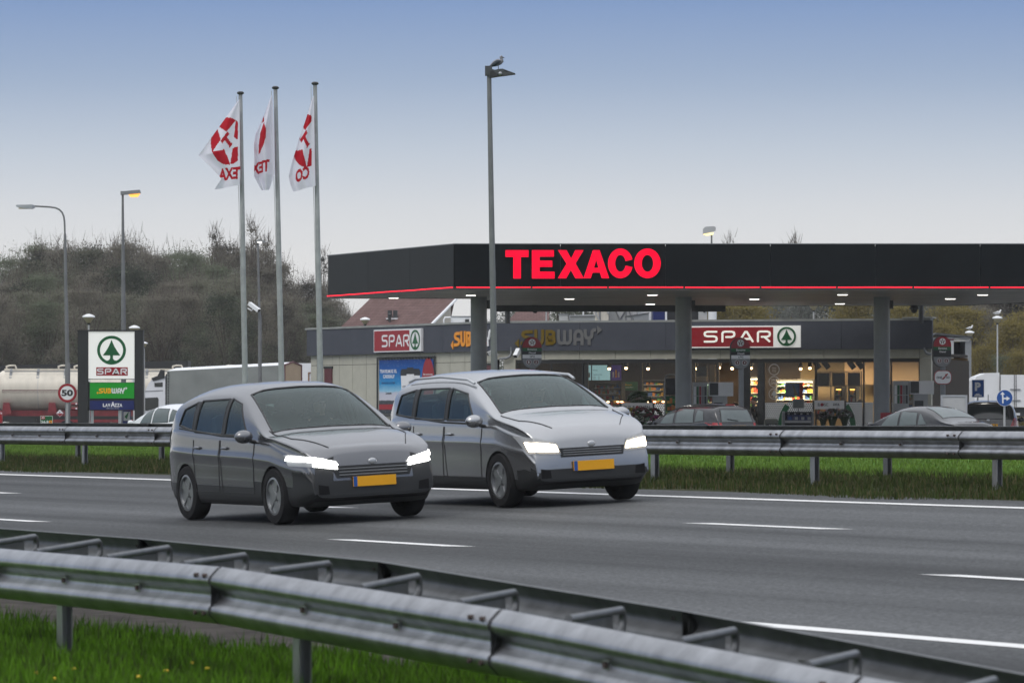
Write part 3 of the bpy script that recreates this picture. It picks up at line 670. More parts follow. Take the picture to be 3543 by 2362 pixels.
# back walls, floor, ceiling of the lit sales room
mb = MB('darkgrey'); D1 = 7.0
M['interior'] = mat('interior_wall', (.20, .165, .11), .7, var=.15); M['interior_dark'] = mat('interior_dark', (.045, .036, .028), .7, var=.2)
M['tan'] = mat('tan_wall', (.42, .32, .22), .7, var=.08); M['floor'] = mat('shop_floor', (.22, .2, .18), .4, var=.1)
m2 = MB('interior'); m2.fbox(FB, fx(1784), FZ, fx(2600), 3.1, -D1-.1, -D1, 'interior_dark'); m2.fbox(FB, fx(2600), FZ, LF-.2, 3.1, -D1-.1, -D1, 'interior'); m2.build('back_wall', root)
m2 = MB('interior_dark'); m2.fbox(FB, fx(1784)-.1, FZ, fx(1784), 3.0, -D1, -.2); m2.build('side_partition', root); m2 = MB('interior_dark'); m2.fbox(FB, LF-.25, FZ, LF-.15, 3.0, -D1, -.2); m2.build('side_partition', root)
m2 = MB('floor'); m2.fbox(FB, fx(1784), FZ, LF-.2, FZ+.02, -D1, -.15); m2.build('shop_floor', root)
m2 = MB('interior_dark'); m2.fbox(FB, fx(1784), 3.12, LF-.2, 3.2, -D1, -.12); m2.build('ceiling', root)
# glazing: frames and panes
M['glass'] = None
gm = bpy.data.materials.new('shop_glass'); gm.use_nodes = True; n = gm.node_tree; n.nodes.clear()
o_ = nd(n, 'ShaderNodeOutputMaterial'); tr = nd(n, 'ShaderNodeBsdfTransparent'); tr.inputs[0].default_value = (.86, .88, .87, 1); gl = nd(n, 'ShaderNodeBsdfGlossy'); gl.inputs['Roughness'].default_value = .03
fz_ = nd(n, 'ShaderNodeFresnel'); fz_.inputs[0].default_value = 1.28; ms = nd(n, 'ShaderNodeMixShader'); n.links.new(fz_.outputs[0], ms.inputs[0]); n.links.new(tr.outputs[0], ms.inputs[1]); n.links.new(gl.outputs[0], ms.inputs[2]); n.links.new(ms.outputs[0], o_.inputs[0]); M['glass'] = gm
muls = [1786, 1905, 2012, 2216, 2400, 2482, 2586, 2641, 2819, 2985, 3080, 3180]
for a, b in zip(muls, muls[1:]):
    xa, xb = fx(a), fx(b); mb = MB('black'); t = .05 if (a, b) != (2586, 2641) else .09
    mb.fbox(FB, xa, FZ, xa+t, ZGL-.01, -.10, -.02); mb.fbox(FB, xa+t, ZGL-.13, xb, ZGL-.01, -.10, -.02); mb.fbox(FB, xa+t, FZ, xb, FZ+.1, -.10, -.02)
    wf = mb.build('window_frame', root)
    if (a, b) == (2482, 2586): continue           # the open entrance
    mb = MB('glass'); mb.fbox(FB, xa+t, FZ+.1, xb, ZGL-.13, -.066, -.058); mb.build('pane', wf)
for a, b in ((2012, 2032), (2565, 2586), (2618, 2641)):
    mb = MB('black'); mb.fbox(FB, fx(a), FZ, fx(b), ZGL-.14, -.16, -.105); mb.build('door_post', root)
mb = MB('darkgrey'); mb.fbox(FB, fx(3080), FZ, fx(3180), FZ+.001, -.2, -.1); 
# perforated film on the lower panes and the green arc printed on it
pm = bpy.data.materials.new('perforated_film'); pm.use_nodes = True; n = pm.node_tree; b = n.nodes['Principled BSDF']; M['film'] = pm
tcd = nd(n, 'ShaderNodeTexCoord'); mp = nd(n, 'ShaderNodeMapping'); mp.inputs['Rotation'].default_value = (0, 0, -atan2(fac.e.y, fac.e.x)); n.links.new(tcd.outputs['Object'], mp.inputs[0])
sp = nd(n, 'ShaderNodeSeparateXYZ'); n.links.new(mp.outputs[0], sp.inputs[0]); k = 1/.072
u_ = math_(n, 'MULTIPLY', sp.outputs[0], k); v_ = math_(n, 'MULTIPLY', sp.outputs[2], k/.866); row = math_(n, 'MODULO', math_(n, 'FLOOR', v_, 0), 2)
uu = math_(n, 'SUBTRACT', math_(n, 'FRACT', math_(n, 'ADD', math_(n, 'ADD', u_, math_(n, 'MULTIPLY', math_(n, 'ABSOLUTE', row, 0), .5)), 500), 0), .5); vv = math_(n, 'MULTIPLY', math_(n, 'SUBTRACT', math_(n, 'FRACT', math_(n, 'ADD', v_, 500), 0), .5), .866)
d2 = math_(n, 'ADD', math_(n, 'MULTIPLY', uu, uu), math_(n, 'MULTIPLY', vv, vv)); n.links.new(ramp(n, d2, [(.072, (.02, .02, .018)), (.09, (.82, .82, .8))]), b.inputs['Base Color'])
films = []
for a, b_, t in [(2644, 2816, 1393), (2925, 2984, 1391), (2990, 3021, 1391), (2262, 2300, 1396), (3085, 3106, 1391)]:
    f, wd, h = rect(fac, a, t, b_, 1480, -.05); mb = MB('film'); mb.fbox(f, 0, 0, wd, h, 0, .004); films.append(mb.build('perforated_film', root))
f, _, _ = rect(fac, 2826, 1470, 2830, 1478, -.04); mb = MB('green'); rr = 138*sc(149)
mb.ring((0, 0), rr*.86, rr, f, .004, None, 'green', 20, radians(3), radians(36)); mb.build('green_arc', films[1]); mb = MB('green'); mb.ring((0, 0), rr*.86, rr, f, .004, None, 'green', 20, radians(144), radians(177)); mb.build('green_arc', films[0])
# white circle stickers on the pane beside the door
for cy, kind in ((1278, 'menu'), (1320, 'open'), (1362, 'tree')):
    f, _, _ = rect(fac, 2678.5, cy-1, 2680, cy, -.05); r = 19.5*sc(149); mb = MB('signwhite'); mb.ring((0, 0), r*.86, r, f, .003, None, 'lightgrey', 30)
    if kind == 'open': mb.text('24/7', f, -.10, .02, .20, .075, .003, 'lightgrey', .02); mb.text('OPEN', f, -.12, -.09, .24, .08, .003, 'lightgrey', .02)
    elif kind == 'tree': mb.prism([(0, .13), (.11, -.05), (.025, -.05), (.04, -.12), (-.04, -.12), (-.025, -.05), (-.11, -.05)], f, .003, None, 'lightgrey')
    else:
        for q in range(3): mb.fbox(f, -.07, .05-.06*q, .07, .065-.06*q, 0, .003, 'lightgrey')
    mb.build('window_sticker', root)
# drain pipes
mb = MB('grey'); mb.tube([fac(1769, 1200, .12), fac(1769, 1222, .12), fac(1764, 1234, .14), fac(1752, 1239, .15), fac(1728, 1241, .15)], .045, 10); mb.tube([sid(1101, 1232, .22), sid(1101, 1440, .22)], .05, 10, 'darkgrey'); mb.build('drain_pipe', root, smooth=60)
mb = MB('grey'); mb.tube([fac(3199, 1202, .12), fac(3200, 1212, .12), fac(3206, 1222, .14), fac(3222, 1226, .15)], .05, 10); mb.build('drain_pipe', root, smooth=60)
for px, y0, y1, Y in ((1756, 1050, 1118, 147.5), (3187, 1050, 1118, 147.2)):
    p = P(px, y1, Y); q = P(px, y0, Y); mb = MB('darkgrey'); mb.tube([(p.x, p.y, ZR-.1), (p.x, p.y, ZB+.1)], .085, 14); mb.build('roof_strut', bpy.data.objects['petrol_station_canopy'], smooth=50)
mb = MB('lightgrey'); mb.fbox(FB, LF-.95, ZR+.075, LF+.08, ZR+.11, -.4, .2); mb.build('roof_flashing', root)

# signs on the shop
def shop_spar(px0, px1, split, y0, y1, pl, lit, label, letters=None):
    f, wd, h = rect(pl, px0, y0, px1, y1, .17); rt = thing('shop_sign', label, 'sign', f.pt(wd/2, 0, 0)); xs = wd*(split-px0)/(px1-px0)
    mb = MB('whitelit' if lit else 'signwhite'); mb.fbox(f, 0, 0, wd, h, -.008, .08); mb.build('white_panel', rt)
    mb = MB('redlit' if lit else 'red'); mb.fbox(f, .03*wd*.4, .05*h, xs, .94*h, .081, .088); mb.build('red_panel', rt)
    mb = MB('letterlit' if lit else 'signwhite'); lx0, lx1, ly0, ly1 = letters
    spar_word(mb, f, (lx0-px0)/(px1-px0)*wd, h*ly0, (lx1-lx0)/(px1-px0)*wd, h*(ly1-ly0), h*.088, .125 if lit else .096, .0885, None); mb.build('lettering', rt)
    mb = MB('green'); kx = 1.0 if lit else .62*wd/(165*sc(158))*165*sc(158)/wd
    cx = (xs+wd)/2; spar_tree(mb, f, cx, h*.5, h*.44, .125 if lit else .09, .0815, 'green', kx=min(1, (wd-xs)*.46/(h*.44))); mb.build('tree_emblem', rt)
shop_spar(2386, 2771, 2678, 1128, 1203.5, fac, True, 'lit red and white supermarket sign with green tree emblem above the shop entrance', (2439, 2669, .24, .78))
shop_spar(1300, 1464, 1424, 1140.5, 1219, sid, False, 'unlit red and white supermarket sign with tree emblem above the blue poster', (1330, 1423, .22, .76))
for pl, a, b, y0, y1, my, mw, lab in [(fac, 1781, 2084, 1140, 1195, 'dimmed_yellow', 'dimmed_grey', 'dim yellow and grey sandwich shop lettering on the grey band above the dark windows'), (sid, 1562, 1712, 1146, 1201, 'orange', 'signwhite', 'orange and white sandwich shop lettering on the side wall, half hidden by the canopy column')]:
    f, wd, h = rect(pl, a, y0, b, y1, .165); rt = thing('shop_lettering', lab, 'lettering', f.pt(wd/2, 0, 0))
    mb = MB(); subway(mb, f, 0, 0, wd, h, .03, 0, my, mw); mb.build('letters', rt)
# poster on the side wall
f, wd, h = rect(sid, 1307, 1236, 1506, 1436, .06)
rt = thing('poster_banner', 'blue winter coffee mug poster laced into a dark pipe frame on the shop side wall', 'poster', f.pt(wd/2, 0, 0))
def b_poster(n, b, vec):
    g = nd(n, 'ShaderNodeTexCoord'); s = nd(n, 'ShaderNodeSeparateXYZ'); n.links.new(g.outputs['Generated'], s.inputs[0]); q = math_(n, 'ADD', s.outputs[2], math_(n, 'MULTIPLY', math_(n, 'SUBTRACT', noise(n, g.outputs['Generated'], 9), .5), .10))
    c = ramp(n, q, [(0, L(60, 66, 72)), (.235, L(70, 75, 80)), (.25, L(196, 196, 206)), (.38, L(190, 192, 206)), (.42, L(140, 190, 215)), (.55, L(50, 140, 195)), (.8, L(30, 92, 165)), (1, L(34, 66, 130))])
    v = nd(n, 'ShaderNodeTexVoronoi'); v.inputs['Scale'].default_value = 26; n.links.new(g.outputs['Generated'], v.inputs[0]); mxx = nd(n, 'ShaderNodeMix', data_type='RGBA'); n.links.new(remap(n, v.outputs['Distance'], 0, .2, .8, 0), mxx.inputs[0]); n.links.new(c, mxx.inputs[6]); mxx.inputs[7].default_value = (.6, .68, .75, 1)
    n.links.new(mxx.outputs[2], b.inputs['Base Color']); b.inputs['Roughness'].default_value = .5
M['poster'] = worldmat('poster_print', b_poster)
mb = MB('poster'); mb.fbox(f, .03*wd, .03*h, .97*wd, .965*h, 0, .012); mb.build('printed_sheet', rt)
mb = MB('darkgrey')
for a, b_ in (((0, 0), (0, h)), ((0, h), (wd, h)), ((wd, h), (wd, 0)), ((wd, 0), (0, 0))): mb.tube([f.pt(a[0], a[1], .02), f.pt(b_[0], b_[1], .02)], .03, 8)
fo = mb.build('pipe_frame', rt, smooth=60)
for k in range(18):
    mb = MB('black'); x = wd*(k+1)/19; mb.tube([f.pt(x, h*.955, .014), f.pt(x+.01, h, .056)], .012, 6); mb.build('lacing', rt)
mb = MB('redpaint'); mb.fbox(f, .03*wd, .10*h, .97*wd, .19*h, .012, .015, 'red'); mb.build('red_bar', rt)
for T_ in (('TRAVELMUG XL', .045, .735, .30, .062, 'signwhite', .03), ('CADEAU?', .10, .645, .20, .062, 'signwhite', .03), ('SPAAR ZE ALLE DRIE', .075, .545, .24, .034, 'navy', .02), ('Lavazza', .15, .365, .10, .04, 'black', .03)): mb = MB(T_[5]); mb.text(T_[0], f, T_[1]*wd, T_[2]*h, T_[3]*wd, T_[4]*h, .016, T_[5], T_[6]); mb.build('slogan', rt)
for cx, y0, y1, r in ((.47, .30, .80, .055), (.69, .30, .80, .055), (.58, .26, .825, .066)):
    mb = MB('signwhite'); z = .016 if r < .06 else .022
    mb.prism([((cx-r)*wd, y1*h-.11*h), ((cx+r)*wd, y1*h-.11*h), ((cx+r*.75)*wd, y0*h), ((cx+r*.4)*wd, (y0-.012)*h), ((cx-r*.4)*wd, (y0-.012)*h), ((cx-r*.75)*wd, y0*h)], f, z, None, 'signwhite')
    mb.prism([((cx-r*1.15)*wd, (y1-.115)*h), ((cx+r*1.15)*wd, (y1-.115)*h), ((cx+r*1.1)*wd, (y1-.03)*h), ((cx+r*.85)*wd, (y1-.022)*h), ((cx+r*.85)*wd, y1*h), ((cx-r*.85)*wd, y1*h), ((cx-r*.85)*wd, (y1-.022)*h), ((cx-r*1.1)*wd, (y1-.03)*h)], f, z+.003, None, 'black')
    mb.text('COFFEE', f, (cx-r*.6)*wd, (y0+.18)*h, r*1.2*wd, .03*h, z+.003, 'darkgrey', .02); mb.build('printed_mug', rt)
mb = MB('red'); mb.disc((.885*wd, .60*h), .105*wd, f, .017, None, 'red', ky=1.75)
for k, t in enumerate(('Bij aankoop', 'van een koffie')): mb.text(t, f, .805*wd, (.68-.06*k)*h, .16*wd, .036*h, .02, 'signwhite', .02)
mb.build('red_oval', rt)
# ---------------------------------------------------------------- inside the shop
def fbx(mb, x0, y0, x1, y1, d, dep, m=None):      # box whose front face covers these photo pixels at depth d behind the glass
    f, wd, h = rect(fac, x0, y0, x1, y1, -d); mb.fbox(f, 0, 0, wd, h, -dep, 0, m); return f, wd, h
def glow(name, col, e): M[name] = mat(name, col, .5, var=0, emit=e)
glow('screen', L(150, 185, 190), .75); glow('fridge', (1, .86, .62), 4); glow('fridgecool', (.85, 1, .85), 1.6); glow('warmyellow', (1, .62, .15), 2.6); glow('violet', L(60, 40, 100), .5)
for i, c in enumerate([(.5, .06, .03), (.6, .35, .06), (.1, .3, .08), (.5, .5, .48), (.05, .12, .35), (.55, .22, .05)]): M['prod%d' % i] = mat('product_colour', c, .5, var=.25, vscale=9)
def sroot(name, label, cat, px, py, d, group=None): p = fac(px, py, -d); return thing(name, label, cat, (p.x, p.y, FZ), group=group)
# menu screens
for a, b, m, lab in ((2033, 2046, 'screen', 'narrow pale menu screen left of the wide one inside the dark shop window'), (2048, 2112, 'screen', 'wide pale blue menu screen hanging inside the dark shop window'), (2114, 2151, 'violet', 'violet menu screen with bottles hanging inside the dark shop window')):
    rt = sroot('menu_screen', lab, 'screen', (a+b)/2, 1290, 2.5); mb = MB(m); f, wd, h = fbx(mb, a, 1262, b, 1316, 2.5, .06, 'black'); mb.fbox(f, .01, .01, wd-.01, h-.01, 0, .006, m); mb.build('panel', rt)
    mb = MB('darkgrey')
    if m == 'screen' and wd > .4:
        mb.text('Wraps', f, .05*wd, .62*h, .25*wd, .07*h, .008, 'darkgrey', .03); mb.text('Cookies & Chips', f, .05*wd, .34*h, .5*wd, .07*h, .008, 'darkgrey', .03)
        for k in range(4): mb.fbox(f, .07*wd, (.24-.06*k)*h, .2*wd, (.26-.06*k)*h, .006, .008, 'grey'); mb.fbox(f, .35*wd, (.24-.06*k)*h, .42*wd, (.26-.06*k)*h, .006, .008, 'grey')
    elif m == 'violet':
        for k, c in enumerate(('signwhite', 'subway_y', 'signwhite')): mb.fbox(f, (.15+.25*k)*wd, .2*h, (.3+.25*k)*wd, (.55+.15*(k == 1))*h, .006, .012, c)
    else: mb.fbox(f, .3*wd, .2*h, .7*wd, .5*h, .006, .008, 'grey')
    mb.build('menu_print', rt)
# spotlights on rails
spots = [(2108, 1274), (2166, 1272), (2242, 1274), (2408, 1273), (2488, 1270), (2533, 1273), (2598, 1272), (2770, 1274), (2802, 1272)]
for i, (px, py) in enumerate(spots):
    d = 1.6 if px < 2500 else 2.4; p = fac(px, py, -d); rt = thing('spotlight', ['small warm spotlight glowing under the shop ceiling'][0], 'spotlight', (p.x, p.y, p.z), group='warm spotlights inside the shop')
    mb = MB('darkgrey'); mb.tube([p+V((0, 0, .05)), p+V((0, 0, 3.12-p.z))], .012, 6); mb.build('stem', rt)
    mb = MB('darkgrey'); mb.lathe([(.05, .0), (.075, .02), (.075, .16), (.03, .2)], p); mb.build('housing', rt, smooth=40)
    mb = MB('lampwarm'); mb.ell(p+V((0, -.03, -.01)), (.05, .05, .05), n=12); mb.build('bulb', rt, smooth=60)
for px in (2946, 2975, 2858, 2826):
    p = fac(px, 1262, -2.0); rt = thing('spotlight', 'unlit dark spotlight hanging tilted from the shop ceiling', 'spotlight', (p.x, p.y, p.z), group='unlit spotlights inside the shop')
    fr2 = Fr(p, fac.e, (0, -.5, -.87)); fr2 = Fr(p, (.8, 0, .6), (.6, 0, -.8)); mb = MB('black'); mb.fbox(fr2, -.09, -.15, .09, .15, -.09, .09); mb.build('housing', rt)
    mb = MB('black'); mb.tube([p, V((p.x, p.y, 3.12))], .012, 6); mb.build('stem', rt)
# unseen ceiling lamp panels, added to light the room
for px, d, e, c in ((2100, 4.5, 26, (1, .8, .55)), (2330, 4.5, 18, (1, .8, .55)), (2560, 4.0, 220, (1, .72, .42)), (2720, 4.5, 340, (1, .70, .38)), (2900, 4.5, 110, (1, .68, .38)), (3130, 4.0, 120, (1, .78, .52))):
    p = fac(px, 1250, -d); rt = thing('added_ceiling_lamp', 'flat lit lamp panel added under the shop ceiling, unseen behind the lintel', 'lamp', (p.x, p.y, 3.09), group='added lamp panels of the shop ceiling')
    mb = MB('lampwarm'); mb.box((p.x, p.y, 3.095), (.6, .2, .03)); mb.build('lens', rt)
    l = bpy.data.lights.new('added_ceiling_light', 'AREA'); l.energy = e; l.color = c; l.size = .5; lo = bpy.data.objects.new('added_ceiling_light', l); COL.objects.link(lo); lo.parent = rt; lo.location = (0, 0, -.03)
def products(mb, f, wd, h, z0, rows, n, seed, hmin=.3):
    r = random.Random(seed)
    for k in range(rows):
        y0 = h*k/rows+.02; x = .02
        while x < wd-.05:
            w_ = r.uniform(.05, .12); hh = h/rows*r.uniform(hmin, .8); mb.fbox(f, x, y0, min(wd-.01, x+w_*.9), y0+hh, z0-.12, z0+r.uniform(0, .03), 'prod%d' % r.randrange(6)); x += w_
def cabinet(px0, py0, px1, py1, d, dep, label, rows, lit, seed, cat='shelf', name='fridge_cabinet'):
    rt = sroot(name, label, cat, (px0+px1)/2, py1, d); mb = MB('darkgrey'); f, wd, h = rect(fac, px0, py0, px1, py1, -d)
    mb.fbox(f, 0, 0, .04, h, -dep, 0); mb.fbox(f, wd-.04, 0, wd, h, -dep, 0); mb.fbox(f, .04, h-.06, wd-.04, h, -dep, 0); mb.fbox(f, .04, 0, wd-.04, h-.06, -dep-.02, -dep, 'tan'); mb.build('case', rt)
    for k in range(rows): mb = MB('lightgrey'); mb.fbox(f, .04, h*k/rows, wd-.04, h*k/rows+.02, -dep, -.02); mb.build('shelf', rt)
    fs = f.sub(.04, .02); mb = MB('prod0'); products(mb, fs, wd-.08, h-.08, -.10, rows, 0, seed); tag(mb.build('products', rt), kind='stuff')
    if lit: mb = MB(lit); mb.fbox(f, .06, h-.11, wd-.06, h-.07, -dep*.5, -.04); mb.build('strip_light', rt)
cabinet(2684, 1312, 2815, 1408, 5.2, .7, 'lit refrigerated drinks cabinet behind the window right of the entrance', 4, 'fridge', 3)
cabinet(2562, 1302, 2626, 1450, 5.5, .6, 'bright shelf of goods seen through the open shop entrance', 5, 'fridge', 5, name='goods_shelf')
cabinet(2820, 1392, 2920, 1440, 3.0, .6, 'long low counter with pastries behind the dark rack window', 1, 'warmyellow', 7, name='pastry_counter')
for a, b in ((2886, 2914), (2934, 2962)):
    cabinet(a, 1338, b, 1395, 3.6, .5, 'yellow lit pastry case, %s of the pair behind the black rack' % ('left one' if a < 2900 else 'right one'), 2, 'warmyellow', a, name='pastry_case')
cabinet(2050, 1322, 2150, 1385, 4.5, .5, 'dim shelf with cups below the menu screens', 3, None, 11, name='goods_shelf')
cabinet(2222, 1312, 2300, 1392, 5.6, .5, 'dim shelf of goods behind the tall dark advert stand', 4, None, 13, name='goods_shelf')
cabinet(2404, 1322, 2470, 1440, 4.6, .5, 'shelf of goods behind the first fuel pump, inside the window', 5, 'fridgecool', 17, name='goods_shelf')
cabinet(3100, 1330, 3176, 1440, 3.6, .5, 'shelf of goods behind the second fuel pump, inside the right window', 5, 'fridge', 19, name='goods_shelf')
# salad counter with food along the dark window
rt = sroot('food_counter', 'green fronted food counter with lit trays behind the dark window', 'counter', 2160, 1420, 2.0); mb = MB('green'); f, wd, h = fbx(mb, 2030, 1400, 2300, 1475, 2.0, .7, 'green'); mb.build('front', rt)
mb = MB('prod0'); r = random.Random(4); f, wd, h = rect(fac, 2060, 1384, 2295, 1399, -2.1)
for k in range(60): x = r.uniform(0, wd); mb.fbox(f, x, 0, x+r.uniform(.04, .1), h*r.uniform(.3, 1), -.3-.3*r.random(), -.1, r.choice(['prod0', 'prod5', 'prod1', 'prod0']))
tag(mb.build('food', rt), kind='stuff'); mb = MB('lampwarm')
for k in range(9): x = wd*(k+.5)/9+r.uniform(-.1, .1); mb.fbox(f, x, h*.5, x+.09, h*.7, -.05, -.03)
mb.build('counter_lamps', rt)
# poster boards and picture inside
for a, t, b, u, m, lab in ((2158, 1321, 2206, 1350, 'green', 'green promotion board on the back wall of the dark room'), (2718, 1322, 2766, 1372, 'blue', 'blue and red poster hanging inside the window near the entrance'), (2410, 1266, 2446, 1300, 'darkgrey', 'dark picture panel above the first fuel pump, inside the window'), (2455, 1262, 2474, 1320, 'tan', 'tall tan panel behind the fuel pump, inside the window'), (2408, 1302, 2446, 1318, 'tan', 'tan strip with two knobs below the dark panel inside the window')):
    rt = sroot('wall_board', lab, 'board', (a+b)/2, u, 1.2); rt.location.z = FZ+1; mb = MB(m); f, wd, h = fbx(mb, a, t, b, u, 1.2 if a > 2300 else 6.5, .04, m); mb.build('panel', rt)
    if m == 'blue':
        mb = MB('red'); mb.fbox(f, wd, -.1, wd+.12, h, -.02, .0); mb.prism([(wd*.5, h*.9), (wd*.95, h*.1), (wd*.6, h*.1)], f, .004, None, 'black'); mb.build('print', rt)
    if m == 'green': mb = MB('subway_y'); mb.text('fresh', f, .1*wd, .6*h, .5*wd, .14*h, .004, 'subway_y'); mb.text('bestellen', f, .1*wd, .3*h, .6*wd, .14*h, .004, 'signwhite'); mb.build('print', rt)
# black rack with bars behind the right window
rt = sroot('wire_rack', 'black metal rack with six dark screens behind the right hand window', 'rack', 2890, 1440, 1.4); mb = MB('darkgrey'); f, wd, h = rect(fac, 2820, 1284, 2982, 1440, -1.4)
for i in range(4): x = (wd-.03)*i/3; mb.fbox(f, x, 0, x+.03, h, -.03, 0)
for y in (0, .31, .66, .985): mb.fbox(f, 0, h*y, wd, h*y+.025, -.045, -.031)
mb.build('frame', rt)
for i in range(3):
    mb = MB('black'); x = (wd-.03)*i/3+.05; mb.fbox(f, x, h*.68, x+wd/3-.09, h*.97, -.06, -.046); mb.build('screen', rt)
mb = MB('tan'); rt = sroot('wall_board', 'big tan wall panel high inside the right hand window', 'board', 2980, 1290, 6); f, wd, h = fbx(mb, 2922, 1245, 3178, 1330, 6.2, .05, 'tan'); mb.build('panel', rt)
# two people inside
def person(px, d, h, label, rz, jacket='jacket'):
    p = fac(px, YH, -d); rt = thing('person', label, 'person', (p.x, p.y, FZ+.02), rz)
    k = h/1.75
    def skin(name, pts, edges, rad, m, sub=2):
        me = bpy.data.meshes.new(name); me.from_pydata([tuple(c*k for c in q) for q in pts], edges, []); o = bpy.data.objects.new(name, me); COL.objects.link(o); o.parent = rt
        o.modifiers.new('skin', 'SKIN'); 
        for i, r in enumerate(rad): me.skin_vertices[0].data[i].radius = (r[0]*k, r[1]*k) if isinstance(r, tuple) else (r*k, r*k)
        me.skin_vertices[0].data[0].use_root = True; s = o.modifiers.new('sub', 'SUBSURF'); s.levels = 1; s.render_levels = sub; me.materials.append(M[m]); return o
    pts = [(0, 0, .95), (0, 0, 1.15), (0, 0, 1.38), (0, 0, 1.50), (0, .01, 1.56), (0, .02, 1.65), (0, .0, 1.72), (.19, 0, 1.42), (.25, -.02, 1.14), (.22, .16, .98), (.21, .22, .95), (-.19, 0, 1.42), (-.25, -.02, 1.14), (-.22, .16, .98), (-.21, .22, .95), (.10, 0, .90), (.11, .02, .5), (.11, -.02, .09), (.12, .13, .04), (-.10, 0, .90), (-.11, .02, .5), (-.11, -.02, .09), (-.12, .13, .04)]
    ed = [(0, 1), (1, 2), (2, 3), (3, 4), (4, 5), (5, 6), (2, 7), (7, 8), (8, 9), (9, 10), (2, 11), (11, 12), (12, 13), (13, 14), (0, 15), (15, 16), (16, 17), (17, 18), (0, 19), (19, 20), (20, 21), (21, 22)]
    rad = [(.15, .11), (.15, .11), (.17, .11), .055, .065, (.085, .10), (.06, .07), .065, .05, .036, .034, .065, .05, .036, .034, .095, .06, .045, .04, .095, .06, .045, .04]
    for s in (1, -1):
        b0 = 10 if s > 0 else 14
        for j, (dx, l) in enumerate(((.032, .07), (.012, .085), (-.010, .08), (-.03, .06))):
            pts += [(s*.21+dx, .22+.05, .94), (s*.21+dx*1.1, .22+l+.03, .90)]; n_ = len(pts); ed += [(b0, n_-2), (n_-2, n_-1)]; rad += [.009, .008]
        pts.append((s*(.21-.05), .26, .93)); ed.append((b0, len(pts)-1)); rad.append(.010)
    body = skin('body', pts, ed, rad, 'skin')
    mb = MB('hair'); mb.ell((0, -.015*k, 1.70*k), (.098*k, .112*k, .085*k)); mb.build('hair', rt, False, smooth=60)
    mb = MB(jacket); 
    rg = [(.175, .125, .84), (.185, .14, .98), (.18, .135, 1.12), (.2, .14, 1.3), (.2, .125, 1.42), (.10, .085, 1.49), (.075, .07, 1.52)]
    mb.rings([[(a*k*cos(2*pi*j/16), b*k*sin(2*pi*j/16), z*k) for j in range(16)] for a, b, z in rg]); 
    mb.build('jacket_body', rt, False, smooth=60)
    for s in (1, -1): mb = MB(jacket); mb.tube([(s*.17*k, 0, 1.43*k), (s*.21*k, 0, 1.38*k), (s*.255*k, -.02*k, 1.14*k), (s*.222*k, .15*k, .985*k)], [.075*k, .078*k, .064*k, .05*k], 12); mb.build('jacket_sleeve', rt, False, smooth=60)
    for s in (1, -1): mb = MB('black'); mb.tube([(s*.09*k, 0, .93*k), (s*.11*k, .02*k, .5*k), (s*.11*k, -.02*k, .06*k)], [.11*k, .075*k, .06*k], 12); mb.build('trouser_leg', rt, False, smooth=60)
    for s in (1, -1): mb = MB('hair'); mb.ell((s*.035*k, .098*k, 1.655*k), (.014*k, .01*k, .009*k), n=8); mb.build('eye', rt, False)
    mb = MB('skin'); mb.ell((0, .115*k, 1.63*k), (.013*k, .02*k, .022*k), n=8); mb.build('nose', rt, False, smooth=60)
person(2609, 2.2, 1.80, 'person in a dark jacket standing just inside the open shop entrance', 2.0)
person(2544, 1.8, 1.62, 'person in dark clothes half hidden behind the pump sign pole at the shop entrance', 1.2)
person(2976, 3.0, 1.72, 'person behind the pastry cases, next to the right hand window', pi, 'maroon')

# ---------------------------------------------------------------- things in front of the shop and on the forecourt
def ground(px, Y): p = P(px, YH, Y); return (p.x, p.y, FZ)
Yg = 145.0
def stand_sign(px0, y0, px1, y1, Y, label, txt):
    rt = thing('flower_stand', label, 'stand', ground((px0+px1)/2, Y)); a = P(px0, y1, Y); wd = (px1-px0)*sc(Y); h = (y1-y0)*sc(Y); f = Fr(a)
    mb = MB('signwhite'); mb.fbox(f, 0, 0, wd, h, -.02, .01); mb.build('board', rt); mb = MB('darkgrey')
    for s, t in txt: 
        for (x, w_, word, m) in t: mb.text(word, f, x*wd, .36*h, w_*wd, .34*h, .013, m, .015)
    for x, w_, y in [q[2:] for q in txt] if False else []: pass
    mb.build('lettering', rt)
    mb = MB('darkgrey'); mb.fbox(f, -.06, FZ-a.z, -.01, h*.98, -.04, .02); mb.fbox(f, wd+.01, FZ-a.z, wd+.06, h*.98, -.04, .02); mb.fbox(f, -.05, -.75, wd+.05, -.70, -.6, .3); mb.build('rack', rt)
    return f, wd, h
f, wd, h = stand_sign(2151, 1393, 2258, 1428, Yg, 'white board over a flower rack, beside the silver car and left of the middle column', [('', [(.07, .11, 'GEK', 'darkgrey'), (.21, .08, 'OP', 'darkgrey'), (.33, .26, 'BL', 'darkgrey') if False else (.36, .085, 'BL', 'darkgrey'), (.565, .345, 'EMEN', 'darkgrey')])])
mb = MB('red'); mb.disc((.505*wd, .52*h), .19*h, f, .014, .0, 'red', 20); mb.build('red_dot', bpy.data.objects['flower_stand'])
f, wd, h = stand_sign(2818, 1385, 2921, 1415, 144.0, 'white board over wrapped bouquets, right of the oil rack', [('', [(.11, .085, 'BL', 'darkgrey'), (.30, .16, 'ISC', 'darkgrey'), (.62, .22, 'AWA', 'darkgrey')])])
mb = MB('red'); mb.disc((.25*wd, .52*h), .19*h, f, .014, .0, 'red', 20); mb.build('red_dot', bpy.data.objects['flower_stand.001'])
for i, c in enumerate([(.24, .20, .03), (.13, .045, .05), (.10, .012, .022), (.18, .02, .10), (.35, .35, .32), (.03, .05, .02), (.07, .055, .05)]): M['flower%d' % i] = mat('petal_colour', c, .8, var=.4, vscale=20)
